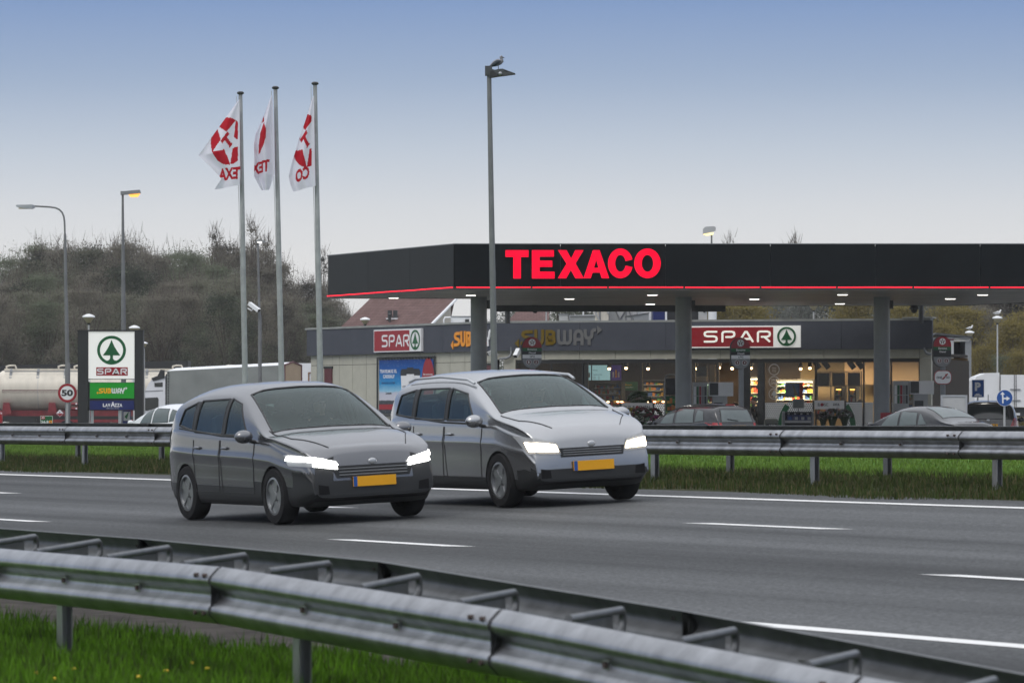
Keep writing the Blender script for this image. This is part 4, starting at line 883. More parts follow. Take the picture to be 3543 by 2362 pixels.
def bouquet(px, py, Y, r, m, label, wrap=None):
    c = P(px, py, Y); rt = thing('bouquet', label, 'flowers', (c.x, c.y, c.z-r*1.2)); rr = random.Random(int(px)); 
    mb = MB(m)
    for k in range(46):
        th = rr.uniform(0, 2*pi); ph = rr.uniform(-.2, 1.4); q = c+V((cos(th)*cos(ph)*r, sin(th)*cos(ph)*r*.7, sin(ph)*r*.8)); s = r*rr.uniform(.13, .24); mb.ell(q, (s, s, s*.7), rr.choice([m, m, m, 'flower5']), n=6)
    mb.build('flower_heads', rt, smooth=60); mb = MB('flower5'); mb.lathe([(r*.25, -r*1.2), (r*.5, -r*.4), (r*.85, 0), (r*.3, .1*r)], c, 12); mb.build('wrapping', rt, smooth=60)
    if wrap:
        for k in range(16):
            mb = MB('grey'); th = rr.uniform(0, 2*pi); a = c+V((cos(th)*r*.8, sin(th)*r*.6-.05, rr.uniform(-.3, .9)*r)); mb.add([a, a+V((rr.uniform(-.1, .1), -.03, rr.uniform(.05, .16))), a+V((rr.uniform(-.1, .1), .02, rr.uniform(-.1, .12)))], [(0, 1, 2)]); mb.build('cellophane', rt)
bouquet(2178, 1432, 144, .24, 'flower0', 'yellow flowers under the left white board'); bouquet(2218, 1436, 143.7, .30, 'flower1', 'pink and dusty red flowers under the left white board'); bouquet(2262, 1436, 143.7, .27, 'flower2', 'dark red flowers right of the left white board')
bouquet(2272, 1454, 142, .20, 'flower3', 'magenta flowers low beside the dark hatchback'); bouquet(2212, 1457, 142, .2, 'flower4', 'small white flowers low beside the silver car'); bouquet(2212, 1386, 145.5, .36, 'flower5', 'green potted plant on top of the left flower rack')
for px, py, r, l in ((2848, 1446, .22, 'left wrapped bouquet below the right white board'), (2880, 1440, .28, 'middle wrapped bouquet below the right white board'), (2922, 1440, .26, 'right wrapped bouquet below the right white board, beside the green arc')): bouquet(px, py, 143.5, r, 'flower6', l, True)
# bin
a = ground(2668, 144.5); rt = thing('litter_bin', 'greenish grey litter bin with a perforated front beside the entrance', 'bin', a); M['bin'] = mat('bin_green', (.17, .18, .15), .5, var=.1); mb = MB('bin')
mb.rings([[(a[0]+x*q, a[1]+y*q, FZ+z) for x, y in ((-.22, -.2), (.22, -.2), (.22, .2), (-.22, .2))] for q, z in ((.95, 0), (1, .1), (1, 1.0), (.92, 1.08), (.6, 1.12))]); mb.build('housing', rt)
mb = MB('black'); mb.box((a[0], a[1]-.205, FZ+.86), (.36, .012, .16)); op = mb.build('opening', rt); mb = MB('film'); mb.box((a[0]+.04, a[1]-.214, FZ+.86), (.22, .008, .12)); mb.build('perforated_plate', op)
# oil rack
Yr = 141.0; a = P(2763, 1480, Yr); rt = thing('oil_rack', 'dark round shouldered display rack with blue bottles in front of the right window', 'rack', ground(2763, Yr)); f = Fr(P(2708, 1480, Yr)); wd = 108*sc(Yr); h = 58*sc(Yr)
for x in (0, wd-.07): mb = MB('grey'); mb.prism([(0, 0), (.6, 0), (.6, h*.75), (.5, h*.93), (.35, h), (.15, h), (0, h*.9)], Fr(f.pt(x, 0, .05), (0, 1, 0), (0, 0, 1)), .07, 0.0); mb.build('side_panel', rt)
mb = MB('darkgrey'); mb.fbox(f, .07, h*.88, wd-.07, h*.97, -.45, .0); mb.fbox(f, .07, 0, wd-.07, h*.88, -.5, -.46, 'black'); mb.build('back_panel', rt)
for y in (.0, .30): mb = MB('lightgrey'); mb.fbox(f, .08, h*y, wd-.08, h*y+.08, -.4, .03); mb.build('shelf', rt)
for k in range(4):
    x = .14+(wd-.3)*k/3.4; mb = MB('navy'); mb.fbox(f, x, h*.30+.085, x+.19, h*.30+.26, -.3, -.12); mb.fbox(f, x+.03, h*.30+.265, x+.09, h*.30+.31, -.24, -.17, 'signwhite'); mb.fbox(f, x+.05, h*.30+.10, x+.15, h*.30+.19, -.119, -.115, 'blue' if k == 0 else 'lightgrey'); bo = mb.build('screenwash_bottle'); tag(bo, 'dark blue bottle with a white cap on the oil rack shelf', 'bottle', 'blue bottles on the oil rack')
# small framed sign above the oil rack
f = Fr(P(2742, 1413, 142)); rt = thing('notice_frame', 'small grey framed notice panel standing above the oil rack', 'sign', (f.o.x, f.o.y, FZ)); wd, h = 41*sc(142), 33*sc(142); mb = MB('lightgrey'); mb.fbox(f, 0, 0, wd, h, -.04, 0); mb.build('frame', rt); mb = MB('tarp'); mb.fbox(f, .025, .03, wd-.025, h-.03, 0, .006); mb.build('panel', rt); mb = MB('grey'); mb.fbox(f, wd/2-.02, FZ-f.o.z, wd/2+.02, 0, -.04, -.01); mb.build('post', rt)
# tall dark advert stand next to the middle column
Ya = 141; f = Fr(P(2301, 1480, Ya)); rt = thing('advert_stand', 'tall rounded dark advert stand with metal frame beside the middle column', 'stand', ground(2322, Ya)); wd = 46*sc(Ya); h = 184*sc(Ya); mb = MB('grey'); mb.tube([f.pt(0, 0), f.pt(0, h*.93), f.pt(.04, h*.98), f.pt(.12, h), f.pt(wd-.12, h), f.pt(wd-.04, h*.98), f.pt(wd, h*.93), f.pt(wd, 0)], .022, 8); mb.build('frame', rt, smooth=60)
mb = MB('black'); mb.fbox(f, .03, h*.62, wd-.03, h*.93, -.02, .0); mb.build('dark_panel', rt); mb = MB('prod5'); mb.fbox(f, .03, h*.3, wd-.03, h*.6, -.02, .0, 'green'); products(mb, f.sub(.05, h*.32, .05), wd-.1, h*.26, 0, 2, 0, 9); mb.build('product_print', rt)
# fuel pumps
def pump(px0, px1, wx0, wx1, ytop, ydisp, Y, label):
    rt = thing('fuel_pump', label, 'fuel pump', ground((px0+px1)/2, Y)); f = Fr(P(px0, YH, Y)); s = sc(Y); z0 = FZ-CZ; wd = (px1-px0)*s; ht = (YH-ytop)*s
    mb = MB('lightgrey'); mb.fbox(f, 0, z0, wd, ht, -.45, 0); mb.build('hose_cabinet', rt)
    x0 = (wx0-px0)*s; x1 = (wx1-px0)*s; hb = (YH-ydisp)*s
    mb = MB('white'); mb.fbox(f, x0, hb, x1, ht, -.5, .03); mb.fbox(f, x0+.3*(x1-x0)*0+.12, z0, x1-.18, hb, -.4, -.02, 'lightgrey'); hd = mb.build('head_cabinet', rt)
    mb = MB('darkgrey'); mb.fbox(f, x0+.02, hb+.03, x0+(x1-x0)*.38, ht-.02, .03, .045); mb.build('display', hd)
    for k, c in enumerate(('signwhite', 'green', 'red', 'grey', 'darkgrey')): mb = MB(c); q = wd/5.6; mb.fbox(f, .03+q*k, ht*.38, .03+q*(k+.8), ht*.88, 0, .008); mb.fbox(f, .03+q*k, ht*.6, .03+q*(k+.8), ht*.62, .008, .012, 'lightgrey'); mb.build('price_plate', rt)
    for k in range(4):
        x = .05+wd*.24*k; y = ht*.16; mb = MB('black'); mb.tube([f.pt(x, y, .03), f.pt(x+.02, y-.10, .10), f.pt(x+.01, y-.22, .06)], [.03, .035, .02], 8); mb.build('nozzle', rt, smooth=60)
        mb = MB('rubber'); mb.tube([f.pt(x, y-.22, .06), f.pt(x+.04, y-.6, .12), f.pt(x+.08, y-.75, .08), f.pt(x+.12, y-.3, .05)], .016, 6); mb.build('hose', rt, smooth=60)
    mb = MB('darkgrey'); mb.fbox(f, x0+.15, hb-.38, x0+.42, hb-.2, -.02, .0); mb.build('card_reader', rt)
pump(2398, 2448, 2453, 2537, 1322, 1370, 137.2, 'grey and white fuel pump with colour plates, right of the middle column')
pump(3092, 3145, 3148, 3231, 1317, 1363, 137.2, 'grey and white fuel pump right of the right hand column')
# pump signs on poles
def pump_sign(px, y0, y1, hw, Y, label, nums, lpg=True):
    s = sc(Y); rt = thing('pump_sign', label, 'sign', ground(px, Y)); f = Fr(P(px, y1, Y)); h = (y1-y0)*s; r = hw*s
    N = 14; out_ = [(r*cos(a), r*1.02+r*1.02*sin(a)) for a in [pi+pi*k/N for k in range(N+1)]]+[(r*cos(a), h-r*1.02+r*1.02*sin(a)) for a in [pi*k/N for k in range(N+1)]]
    mb = MB('darkgrey'); mb.prism([(a*1.04-.02, b*1.02-.01) for a, b in out_], f, -.004, -.2); mb.build('case', rt)
    def band(t0, t1):    # piece of the outline between two heights
        pts = []; 
        def xw(y): 
            y = y*h
            if y < r*1.02: return r*sqrt(max(0, 1-((r*1.02-y)/(r*1.02))**2))
            if y > h-r*1.02: return r*sqrt(max(0, 1-((y-h+r*1.02)/(r*1.02))**2))
            return r
        ys = [t0+(t1-t0)*k/12 for k in range(13)]
        return [(xw(y)*.985, y*h) for y in ys]+[(-xw(y)*.985, y*h) for y in ys[::-1]]
    parts = [(.66, .995, 'red'), (.552, .66, 'green'), (.44, .552, 'black'), (.325, .44, 'signwhite' if lpg else 'black'), (.005, .325, 'grey')]
    for a, b, m in parts: mb = MB(m); mb.prism(band(a, b), f, .0, -.003, m); mb.build('face_band', rt)
    cy = h*.83; mb = MB('signwhite'); mb.disc((0, cy), r*.36, f, .004, 0, 'signwhite'); mb.prism(star_poly(0, cy, r*.33), f, .007, None, 'maroon'); mb.prism(tee(0, cy-.02*r, r*.26), f, .010, None, 'signwhite'); mb.build('star_emblem', rt)
    mb = MB('signwhite'); mb.text('Benzine', f, -r*.46, h*.575, r*.95, h*.065, .004, 'signwhite', .015); mb.text('Diesel', f, -r*.33, h*.465, r*.7, h*.065, .004, 'signwhite', .015)
    if lpg: mb.text('LPG', f, -r*.22, h*.35, r*.5, h*.065, .004, 'black', .02)
    mb.build('lettering', rt)
    for k, n_ in enumerate(nums):
        cx = (-.34, .42)[k]*r; mb = MB('signwhite'); mb.disc((cx, h*.20), r*.27, f, .003, 0, 'signwhite', 20); mb.disc((cx, h*.20), r*.23, f, .006, .003, 'maroon', 20); mb.text(n_, f, cx-r*.07, h*.20-r*.12, r*.14, r*.24, .009, 'signwhite', .03); mb.build('number_disc', rt)
    mb = MB('column'); mb.tube([f.pt(.02, .02, -.1), f.pt(.02, FZ-f.o.z, -.1)], .078, 14); mb.build('pole', rt, smooth=60); return f, h, s, rt
pump_sign(1841, 1166, 1274, 33.5, 133, 'oval fuel sign for pumps 1 and 2 in front of the sandwich shop lettering', '12')
pump_sign(2562.5, 1168, 1276, 33, 133, 'oval fuel sign for pumps 3 and 4 in front of the lit red sign', '34')
f, h, s, rt = pump_sign(3261, 1163, 1269, 31, 133, 'oval fuel sign for pumps 5 and 6, with no gas band, right of the shop', '56', False)
f = Fr(P(3262, 1329, 132.8)); w2, h2 = 30*s, 48*s; N = 8
def rrect(w_, h_, r, cy): return [(x+r*cos(a), y+r*sin(a)) for x, y, a0 in ((w_-r, cy-h_+r, -pi/2), (w_-r, cy+h_-r, 0), (-w_+r, cy+h_-r, pi/2), (-w_+r, cy-h_+r, pi)) for a in [a0+pi/2*k/N for k in range(N+1)]]
r2 = thing('car_wash_sign', 'white rounded sign with red rim below the oval fuel sign on the right', 'sign', f.pt(0, 0)); mb = MB('red'); mb.prism(rrect(w2, h2/2, .16, h2/2), f, .03, -.06); mb.build('rim', r2); mb = MB('signwhite'); mb.prism(rrect(w2*.93, h2/2*.9, .145, h2/2), f, .034, .03); mb.build('face', r2)
mb = MB('black'); mb.text('ONE', f, -w2*.72, h2*.40, w2*.62, h2*.17, .037, 'black', .03); mb.text('GO', f, w2*.36, h2*.42, w2*.4, h2*.16, .037, 'black', .03); mb.prism([(-w2*.2, h2*.34), (w2*.1, h2*.36), (w2*.62, h2*.74), (w2*.55, h2*.78), (w2*.2, h2*.70), (w2*.3, h2*.64)], f, .038, None, 'red'); mb.build('lettering', r2)
# poster frame in front of it
f = Fr(P(3255, 1480, 125)); s = sc(125); wd, h = 92*s, 114*s; rt = thing('display_frame', 'blank pale display frame standing between the dark sedan and the black hatchback', 'sign', ground(3300, 125)); mb = MB('alu'); mb.fbox(f, 0, FZ-f.o.z, .05, h, -.08, 0); mb.fbox(f, wd-.05, FZ-f.o.z, wd, h, -.08, 0); mb.fbox(f, .05, h-.05, wd-.05, h, -.08, 0); mb.fbox(f, .05, 0, wd-.05, .05, -.08, 0); mb.build('frame', rt); mb = MB('lightgrey'); mb.fbox(f, .05, .05, wd-.05, h-.05, -.05, -.02); mb.build('panel', rt)
# red box at column foot
f = Fr(P(3047, 1452, 134.8)); mb = MB('red'); mb.fbox(f, 0, -.25, .4, .22, -.12, 0); rt = thing('fire_cabinet', 'small red cabinet at the foot of the right hand column', 'cabinet', f.pt(.2, -.25)); mb.build('box', rt); mb = MB('signwhite'); mb.ring((.13, .02), .045, .07, f, .004, None, 'signwhite', 16); mb.build('mark', rt)
# dome cameras under the canopy, wall cameras
for px, py, l in ((1851, 1070, 'black dome camera hanging from the canopy near the sandwich shop lettering'), (3163, 1070, 'black dome camera hanging from the canopy near its right roof strut')):
    Y = 146; p = P(px, py, Y); rt = thing('dome_camera', l, 'camera', (p.x, p.y, p.z)); mb = MB('darkgrey'); mb.box((p.x, p.y, ZB-.1), (.14, .14, .22)); mb.tube([(p.x, p.y, ZB-.2), (p.x, p.y, p.z+.2)], .035, 10); mb.build('bracket', rt); mb = MB('darkgrey'); mb.lathe([(.04, .22), (.1, .17), (.13, .06), (.17, .02), (.17, 0)], p, 16); mb.build('hood', rt, smooth=50); mb = MB('black'); mb.lathe([(.11, 0), (.10, -.06), (.06, -.11), (.001, -.13)], p, 16); mb.build('dome', rt, smooth=60)
def cctv(p, d, label, L_=.42, m='white'):
    rt = thing('security_camera', label, 'camera', p); d = V(d).normalized(); side = d.cross(V((0, 0, 1))).normalized(); up = side.cross(d); fr_ = Fr(p, d, up)
    mb = MB(m); mb.fbox(fr_, -L_/2, 0, L_/2, .13, -.07, .07); mb.build('housing', rt); mb = MB('black'); mb.fbox(fr_, L_/2, .015, L_/2+.012, .115, -.055, .055); mb.build('lens', rt); mb = MB(m); mb.tube([p+V((0, 0, .01)), p-V((0, 0, .12))-d*.1, p-V((0, 0, .14))-d*.3], .022, 8); mb.build('bracket', rt); return rt
cctv(fac(1790, 1226, .35), (-.35, -.8, -.75), 'white security camera on the shop front below the grey band', .36)
cctv(fac(1700, 1226, .3), (-.9, -.3, -.5), 'pale floodlight camera at the corner of the shop side wall', .22, 'lightgrey')
# ---------------------------------------------------------------- cars: lofted body, glass and lamps laid on its surface
def crv(pts, n):            # Catmull-Rom through 2D points
    P_ = [np.array(p, float) for p in pts]; P_ = [2*P_[0]-P_[1]]+P_+[2*P_[-1]-P_[-2]]; out_ = []; seg = len(P_)-3
    for i in range(n):
        t = seg*i/(n-1); k = min(int(t), seg-1); u = t-k; a, b, c, d = P_[k:k+4]
        out_.append(.5*((2*b)+(-a+c)*u+(2*a-5*b+4*c-d)*u*u+(-a+3*b-3*c+d)*u**3))
    return out_
class Car:
    def __init__(s, L_, W, top, belt, z0=.2, tumble=.34, nose=.22, tail=.16, paint='silver', arch=.345, axles=(1.25, -1.25)):
        s.L, s.W, s.paint, s.axles, s.arch = L_, W, paint, axles, arch
        s.top = top; s.belt = belt; s.tx = [p[0] for p in top][::-1]; s.tz = [p[1] for p in top][::-1]; s.bx = [p[0] for p in belt][::-1]; s.bz = [p[1] for p in belt][::-1]
        hl = L_/2; N = 84; xs = [-hl*cos(pi*i/(N-1)) for i in range(N)]; xs = [.55*x+.45*(-hl+L_*i/(N-1)) for i, x in enumerate(xs)]; s.z0 = z0; rings = []
        fine = crv(list(zip(s.tx, s.tz)), 400); fx_ = np.array([p[0] for p in fine]); fz2 = np.array([p[1] for p in fine]); o_ = np.argsort(fx_); fx_, fz2 = fx_[o_], fz2[o_]
        s.topz = lambda x: float(np.interp(x, fx_, fz2))
        for x in xs:
            zt = s.topz(x); zb = min(float(np.interp(x, s.bx, s.bz)), zt-.015)
            t = abs(x)/hl; e = (nose if x > 0 else tail); w_ = W*(1-e*max(0, (t-.62)/.38)**2.6-.03*t*t)
            zl = z0+(.10*max(0, (t-.86)/.14)); h = zt-zb; ws = w_*.965; w8 = ws-tumble*h; 
            pts = [(0, zl), (w_*.80, zl), (w_*.955, zl+.05), (w_*.985, zl+.28*(zb-zl)), (w_*.988, zl+.60*(zb-zl)), (w_*1.0, zl+.72*(zb-zl)), (w_*.985, zl+.80*(zb-zl)), (ws+.006, zb-.025), (ws-.006, zb+.005), (ws-tumble*h*.5+.012*min(1, h/.3), zb+h*.5), (w8+.02, zb+h*.80), (w8-.06, zb+h*.94), (w8*.62, zt+.03*min(1, h/.2)+.015), (0, zt+.045*min(1, h/.2)+.02)]
            half = crv(pts, 44); ring = [V((x, p[0], p[1])) for p in half]+[V((x, -p[0], p[1])) for p in half[-2:0:-1]]; rings.append(ring)
        s.mb = MB(paint); s.mb.rings(rings, paint)
        me_v = [V(v) for v in s.mb.v]; s.bvh = BVHTree.FromPolygons(me_v, s.mb.f)
    def proj(s, p, d, off):
        hit = s.bvh.ray_cast(V(p), V(d))
        if hit[0] is None: h = s.bvh.find_nearest(V(p)+V(d)*3); return h[0]+h[1]*off
        n_ = hit[1]; n_ = n_ if n_.dot(V(d)) < 0 else -n_
        return hit[0]+n_*off
    def to3(s, q, mode):
        a, b = q
        return {'f': ((6, a, b), (-1, 0, 0)), 'r': ((-6, a, b), (1, 0, 0)), 'L': ((a, 6, b), (0, -1, 0)), 'R': ((a, -6, b), (0, 1, 0)), 't': ((a, b, 5), (0, 0, -1))}[mode]
    def patch(s, mb, c, mode, off=.004, n=9, m_=7, m=None):
        vs = []
        for j in range(m_+1):
            for i in range(n+1):
                u, v = i/n, j/m_; q = [(c[0][k]*(1-u)+c[1][k]*u)*(1-v)+(c[3][k]*(1-u)+c[2][k]*u)*v for k in (0, 1)]
                vs.append(s.proj(*s.to3(q, mode), off))
        b = len(vs); w_ = n+1
        mb.add(vs, [(j*w_+i, j*w_+i+1, (j+1)*w_+i+1, (j+1)*w_+i) for j in range(m_) for i in range(n)], m)
    def line(s, mb, pts, mode, wd=.008, off=.003, m='seam'):
        P_ = [s.proj(*s.to3(p, mode), off) for p in [(pts[k][0]+(pts[k+1][0]-pts[k][0])*t/8, pts[k][1]+(pts[k+1][1]-pts[k][1])*t/8) for k in range(len(pts)-1) for t in range(9)]]
        mb.tube(P_, wd/2, 5, m, cap=False)
    def cavity(s, xa, xb):
        rings = []
        for k in range(22):
            x = xa+(xb-xa)*k/21; zt = s.topz(x); pts = []
            for t in range(61):         # outline of the cabin roof and sides at this station, moved inwards
                a = pi*t/60; o = V((x, 0, .70)); h = s.bvh.ray_cast(o, V((0, cos(a), sin(a)+1e-4)))
                d = (h[3] if h[0] is not None else .6)-.055; pts.append(V((x, cos(a)*d, .70+sin(a)*d)))
            rings.append(pts)
        cb = MB('dark'); cb.rings(rings); return cb.build('cutter', None, False)
    def make(s, root, near=False, wins=(), cab=None, clad=(.33, .33)):
        body = s.mb.build('body', root, False, smooth=35); s.root = root
        if near:
            ob = [s.cavity(*cab)]
            for ax in s.axles:
                for sg in (1, -1):
                    cb = MB('dark'); cb.lathe([(s.arch, -.32), (s.arch, .32)], fr=Fr((ax, sg*s.W*1.0, .31), (1, 0, 0), (0, 0, 1), (0, 1, 0)), n=28); ob.append(cb.build('cutter', None, False))
            for mode, q in wins:
                cb = MB('dark')
                if mode == 't': lo = [V((x, y, s.topz(x)-.17)) for x, y in q]; hi = [V((x, y, 2.6)) for x, y in q]
                else: sg = 1 if mode == 'L' else -1; lo = [V((x, sg*(s.W-.50), z)) for x, z in q]; hi = [V((x, sg*2, z)) for x, z in q]
                cb.hexa(lo+hi); ob.append(cb.build('cutter', None, False))
            for c in ob: md = body.modifiers.new('cut', 'BOOLEAN'); md.operation = 'DIFFERENCE'; md.object = c; md.solver = 'EXACT'
            me = bpy.data.meshes.new_from_object(body.evaluated_get(bpy.context.evaluated_depsgraph_get())); body.modifiers.clear(); body.data = me
            for k in range(len(me.materials)-1, 0, -1): pass
            me.materials.append(M['black']); ib = len(me.materials)-1
            for pl_ in me.polygons:
                if pl_.center.z < (clad[1] if pl_.center.x > s.L/2-.34 else clad[0]) and pl_.material_index == 0: pl_.material_index = ib  # low faces painted black: bumper plastic, plus dark road reflection put into the colour
            me.polygons.foreach_set('use_smooth', [True]*len(me.polygons)); me.set_sharp_from_angle(angle=radians(40))
            for c in ob: bpy.data.objects.remove(c)
            mb = MB('dark'); mb.box((0, 0, .33), (s.L*.8, s.W*1.1, .2)); mb.build('underbody', root, False)
            # cabin: dashboard, wheel, seats
            xd = cab[1]; mb = MB('black'); mb.rings([[V((x, y, z)) for x, z in ((xd-.02, .74), (xd-.45, .74), (xd-.48, .88), (xd-.30, .955), (xd-.02, .93))] for y in (-s.W+.12, s.W-.12)]); mb.build('dashboard', root, False)
            mb = MB('black'); c_ = V((xd-.62, .36, .93)); mb.tube([c_+V((-.06*cos(a), .18*sin(a), .17*cos(a))) for a in [2*pi*k/20 for k in range(21)]], .016, 6); mb.build('steering_wheel', root, False, smooth=60)
            for x in (xd-1.05, xd-1.05, xd-1.95, xd-1.95):
                pass
            for x, y in ((xd-1.10, .37), (xd-1.10, -.37), (xd-1.98, .36), (xd-1.98, -.36)):
                mb = MB('darkgrey'); mb.rings([[V((x+dx+e*.06, y+w_*c, z+d*s_)) for c, s_, e in ((-1, 0, -1), (1, 0, -1), (1, 0, 1), (-1, 0, 1))] for dx, z, w_, d in ((.10, .66, .22, 0), (.02, .95, .23, 0), (-.06, 1.16, .19, 0), (-.08, 1.20, .12, 0))]); se = mb.build('seat', root, False)
                mb = MB('darkgrey'); mb.ell((x-.09, y, 1.27), (.05, .13, .075), n=12); mb.build('headrest', se, False, smooth=60)
            mb = MB('black'); mb.box((xd-.50, 0, s.topz(xd-.50)-.13), (.03, .20, .05)); mb.build('rear_view_mirror', root, False)
        return body
    def wheel(s, ax, sg, r=.315, spokes=5):
        y = sg*(s.W*.985-.10); fr_ = Fr((ax, y, r), (1, 0, 0), (0, 0, 1), (0, sg, 0)); w_ = MB('rubber')
        w_.lathe([(r*.66, -.10), (r*.93, -.10), (r, -.07), (r, .07), (r*.94, .10), (r*.70, .105), (r*.66, .09), (r*.64, .0)], fr=fr_, n=36, cap=False); wh = w_.build('wheel', s.root, False, smooth=40)
        m = MB('rim'); m.lathe([(r*.67, .07), (r*.67, .095), (r*.60, .098), (r*.58, .06)], fr=fr_, n=36)
        for k in range(spokes):
            a = 2*pi*k/spokes; c, s_ = cos(a), sin(a); q = [(c*.05*1-s_*.035, s_*.05+c*.035), (c*.05+s_*.035, s_*.05-c*.035), (c*r*.62+s_*.05, s_*r*.62-c*.05), (c*r*.62-s_*.05, s_*r*.62+c*.05)]
            m.prism(q, fr_, .085-.0008*k, .06)
        m.disc((0, 0), .055, fr_, .092, .06); m.build('rim', wh, False, smooth=40); d = MB('dark'); d.disc((0, 0), r*.64, fr_, .03, .0); d.build('brake_disc', wh, False)
def sym(q): return [(q_[0], -q_[1]) for q_ in q]
def orient(root, loc, h, nrm=(0, 0, 1)):
    x = V(h).normalized(); z = V(nrm).normalized(); y = z.cross(x).normalized(); x = y.cross(z)
    m = Matrix((x, y, z)).transposed().to_4x4(); m.translation = V(loc); root.matrix_world = m; root.location = V(loc); root.rotation_euler = m.to_euler()
HD = V((.4506, -.8927, 0)); NRM = V((-.05*DQ.x, -.05*DQ.y, 1))
def openings(ws, rear, sides): return [('t', ws), ('t', rear)]+[(m, q) for q in sides for m in ('L', 'R')]
def glasshouse_open(c, ws, rear, sides):
    for mode, q in openings(ws, rear, sides):
        mb = MB('black'); e = q+[q[0]]
        for a, b in zip(e, e[1:]): c.line(mb, [a, b], mode, .026, -.004, 'black')
        t_ = mb.build('window_trim', c.root, False); mb = MB('autoglass'); c.patch(mb, q, mode, -.006, 14, 8); mb.build('windscreen' if q is ws else 'rear_window' if q is rear else 'side_window', t_, False, smooth=60)
def autoglass():
    m = bpy.data.materials.new('auto_glass'); m.use_nodes = True; n = m.node_tree; n.nodes.clear(); o = nd(n, 'ShaderNodeOutputMaterial'); t = nd(n, 'ShaderNodeBsdfTransparent'); t.inputs[0].default_value = (.62, .76, .74, 1); g = nd(n, 'ShaderNodeBsdfGlossy'); g.inputs['Roughness'].default_value = .04; g.inputs['Color'].default_value = (.85, .97, .96, 1)
    f = nd(n, 'ShaderNodeFresnel'); f.inputs[0].default_value = 1.5; x = nd(n, 'ShaderNodeMixShader'); n.links.new(f.outputs[0], x.inputs[0]); n.links.new(t.outputs[0], x.inputs[1]); n.links.new(g.outputs[0], x.inputs[2]); n.links.new(x.outputs[0], o.inputs[0]); return m
M['autoglass'] = autoglass()
def glasshouse(c, ws, rear, sides, glass, trim='black'):
    for cc, mode, nm in [(ws, 't', 'windscreen'), (rear, 't', 'rear_window')]:
        if cc is None: continue
        mb = MB(trim); ce = [(sum(p[0] for p in cc)/4, sum(p[1] for p in cc)/4)]; big = [((p[0]-ce[0][0])*1.05+ce[0][0], (p[1])*1.03) for p in cc]
        c.patch(mb, big, mode, .003, 14, 8); tr_ = mb.build('window_trim', c.root, False, smooth=60)
        mb = MB(glass); c.patch(mb, cc, mode, .007, 14, 8); mb.build(nm, tr_, False, smooth=60)
    for sg, md in ((1, 'L'), (-1, 'R')):
        for cc in sides:
            cx = sum(p[0] for p in cc)/4; cz = sum(p[1] for p in cc)/4
            mb = MB(trim); c.patch(mb, [((p[0]-cx)*1.07+cx, (p[1]-cz)*1.09+cz) for p in cc], md, .003); tr_ = mb.build('window_trim', c.root, False, smooth=60)
            mb = MB(glass); c.patch(mb, cc, md, .007); mb.build('side_window', tr_, False, smooth=60)
def wsq(x0, x1, y0, y1): return [(x0, -y0), (x0, y0), (x1, y1), (x1, -y1)]
def details(c, zl, hb=.76, mirror=(.78, .98), spokes=5, doors=((.78, -.18), (-.20, -.98)), rail=False, zs=.30):
    for ax in c.axles:
        for sg in (1, -1): c.wheel(ax, sg, spokes=spokes)
    for sg in (1, -1):
        mb = MB(c.paint); mb.ell((mirror[0], sg*(c.W+.10), mirror[1]), (.07, .11, .075), n=14); mr_ = mb.build('mirror', c.root, False, smooth=60)
        mb = MB('black'); mb.tube([(mirror[0], sg*(c.W-.1), mirror[1]-.08), (mirror[0], sg*(c.W+.03), mirror[1]-.05)], .022, 8); mb.build('mirror_arm', mr_, False)
        md = 'L' if sg > 0 else 'R'
        for a, b in doors:
            mb = MB('seam'); c.line(mb, [(a, .93), (a-.03, .6), (a-.04, zs+.04), (b+.04, zs+.04), (b+.01, .6), (b, .93)], md); mb.build('door_gap', c.root, False)
            mb = MB(c.paint); p = c.proj((b+.14, sg*6, .84), (0, -sg, 0), .018); mb.ell(p, (.09, .018, .018), n=10); mb.build('door_handle', c.root, False, smooth=60)
        mb = MB('black'); c.patch(mb, [(c.axles[0]-.36, .215), (c.axles[1]+.36, .215), (c.axles[1]+.36, .30), (c.axles[0]-.36, .29)], md, .004); mb.build('sill', c.root, False, smooth=60)
        if rail: mb = MB('alu'); mb.tube([c.proj((x, sg*(c.W-.22), 5), (0, 0, -1), .03+(.02 if i in (1, 2, 3) else 0)) for i, x in enumerate((.35, .2, -.5, -1.2, -1.4))], .016, 8); mb.build('roof_rail', c.root, False, smooth=60)
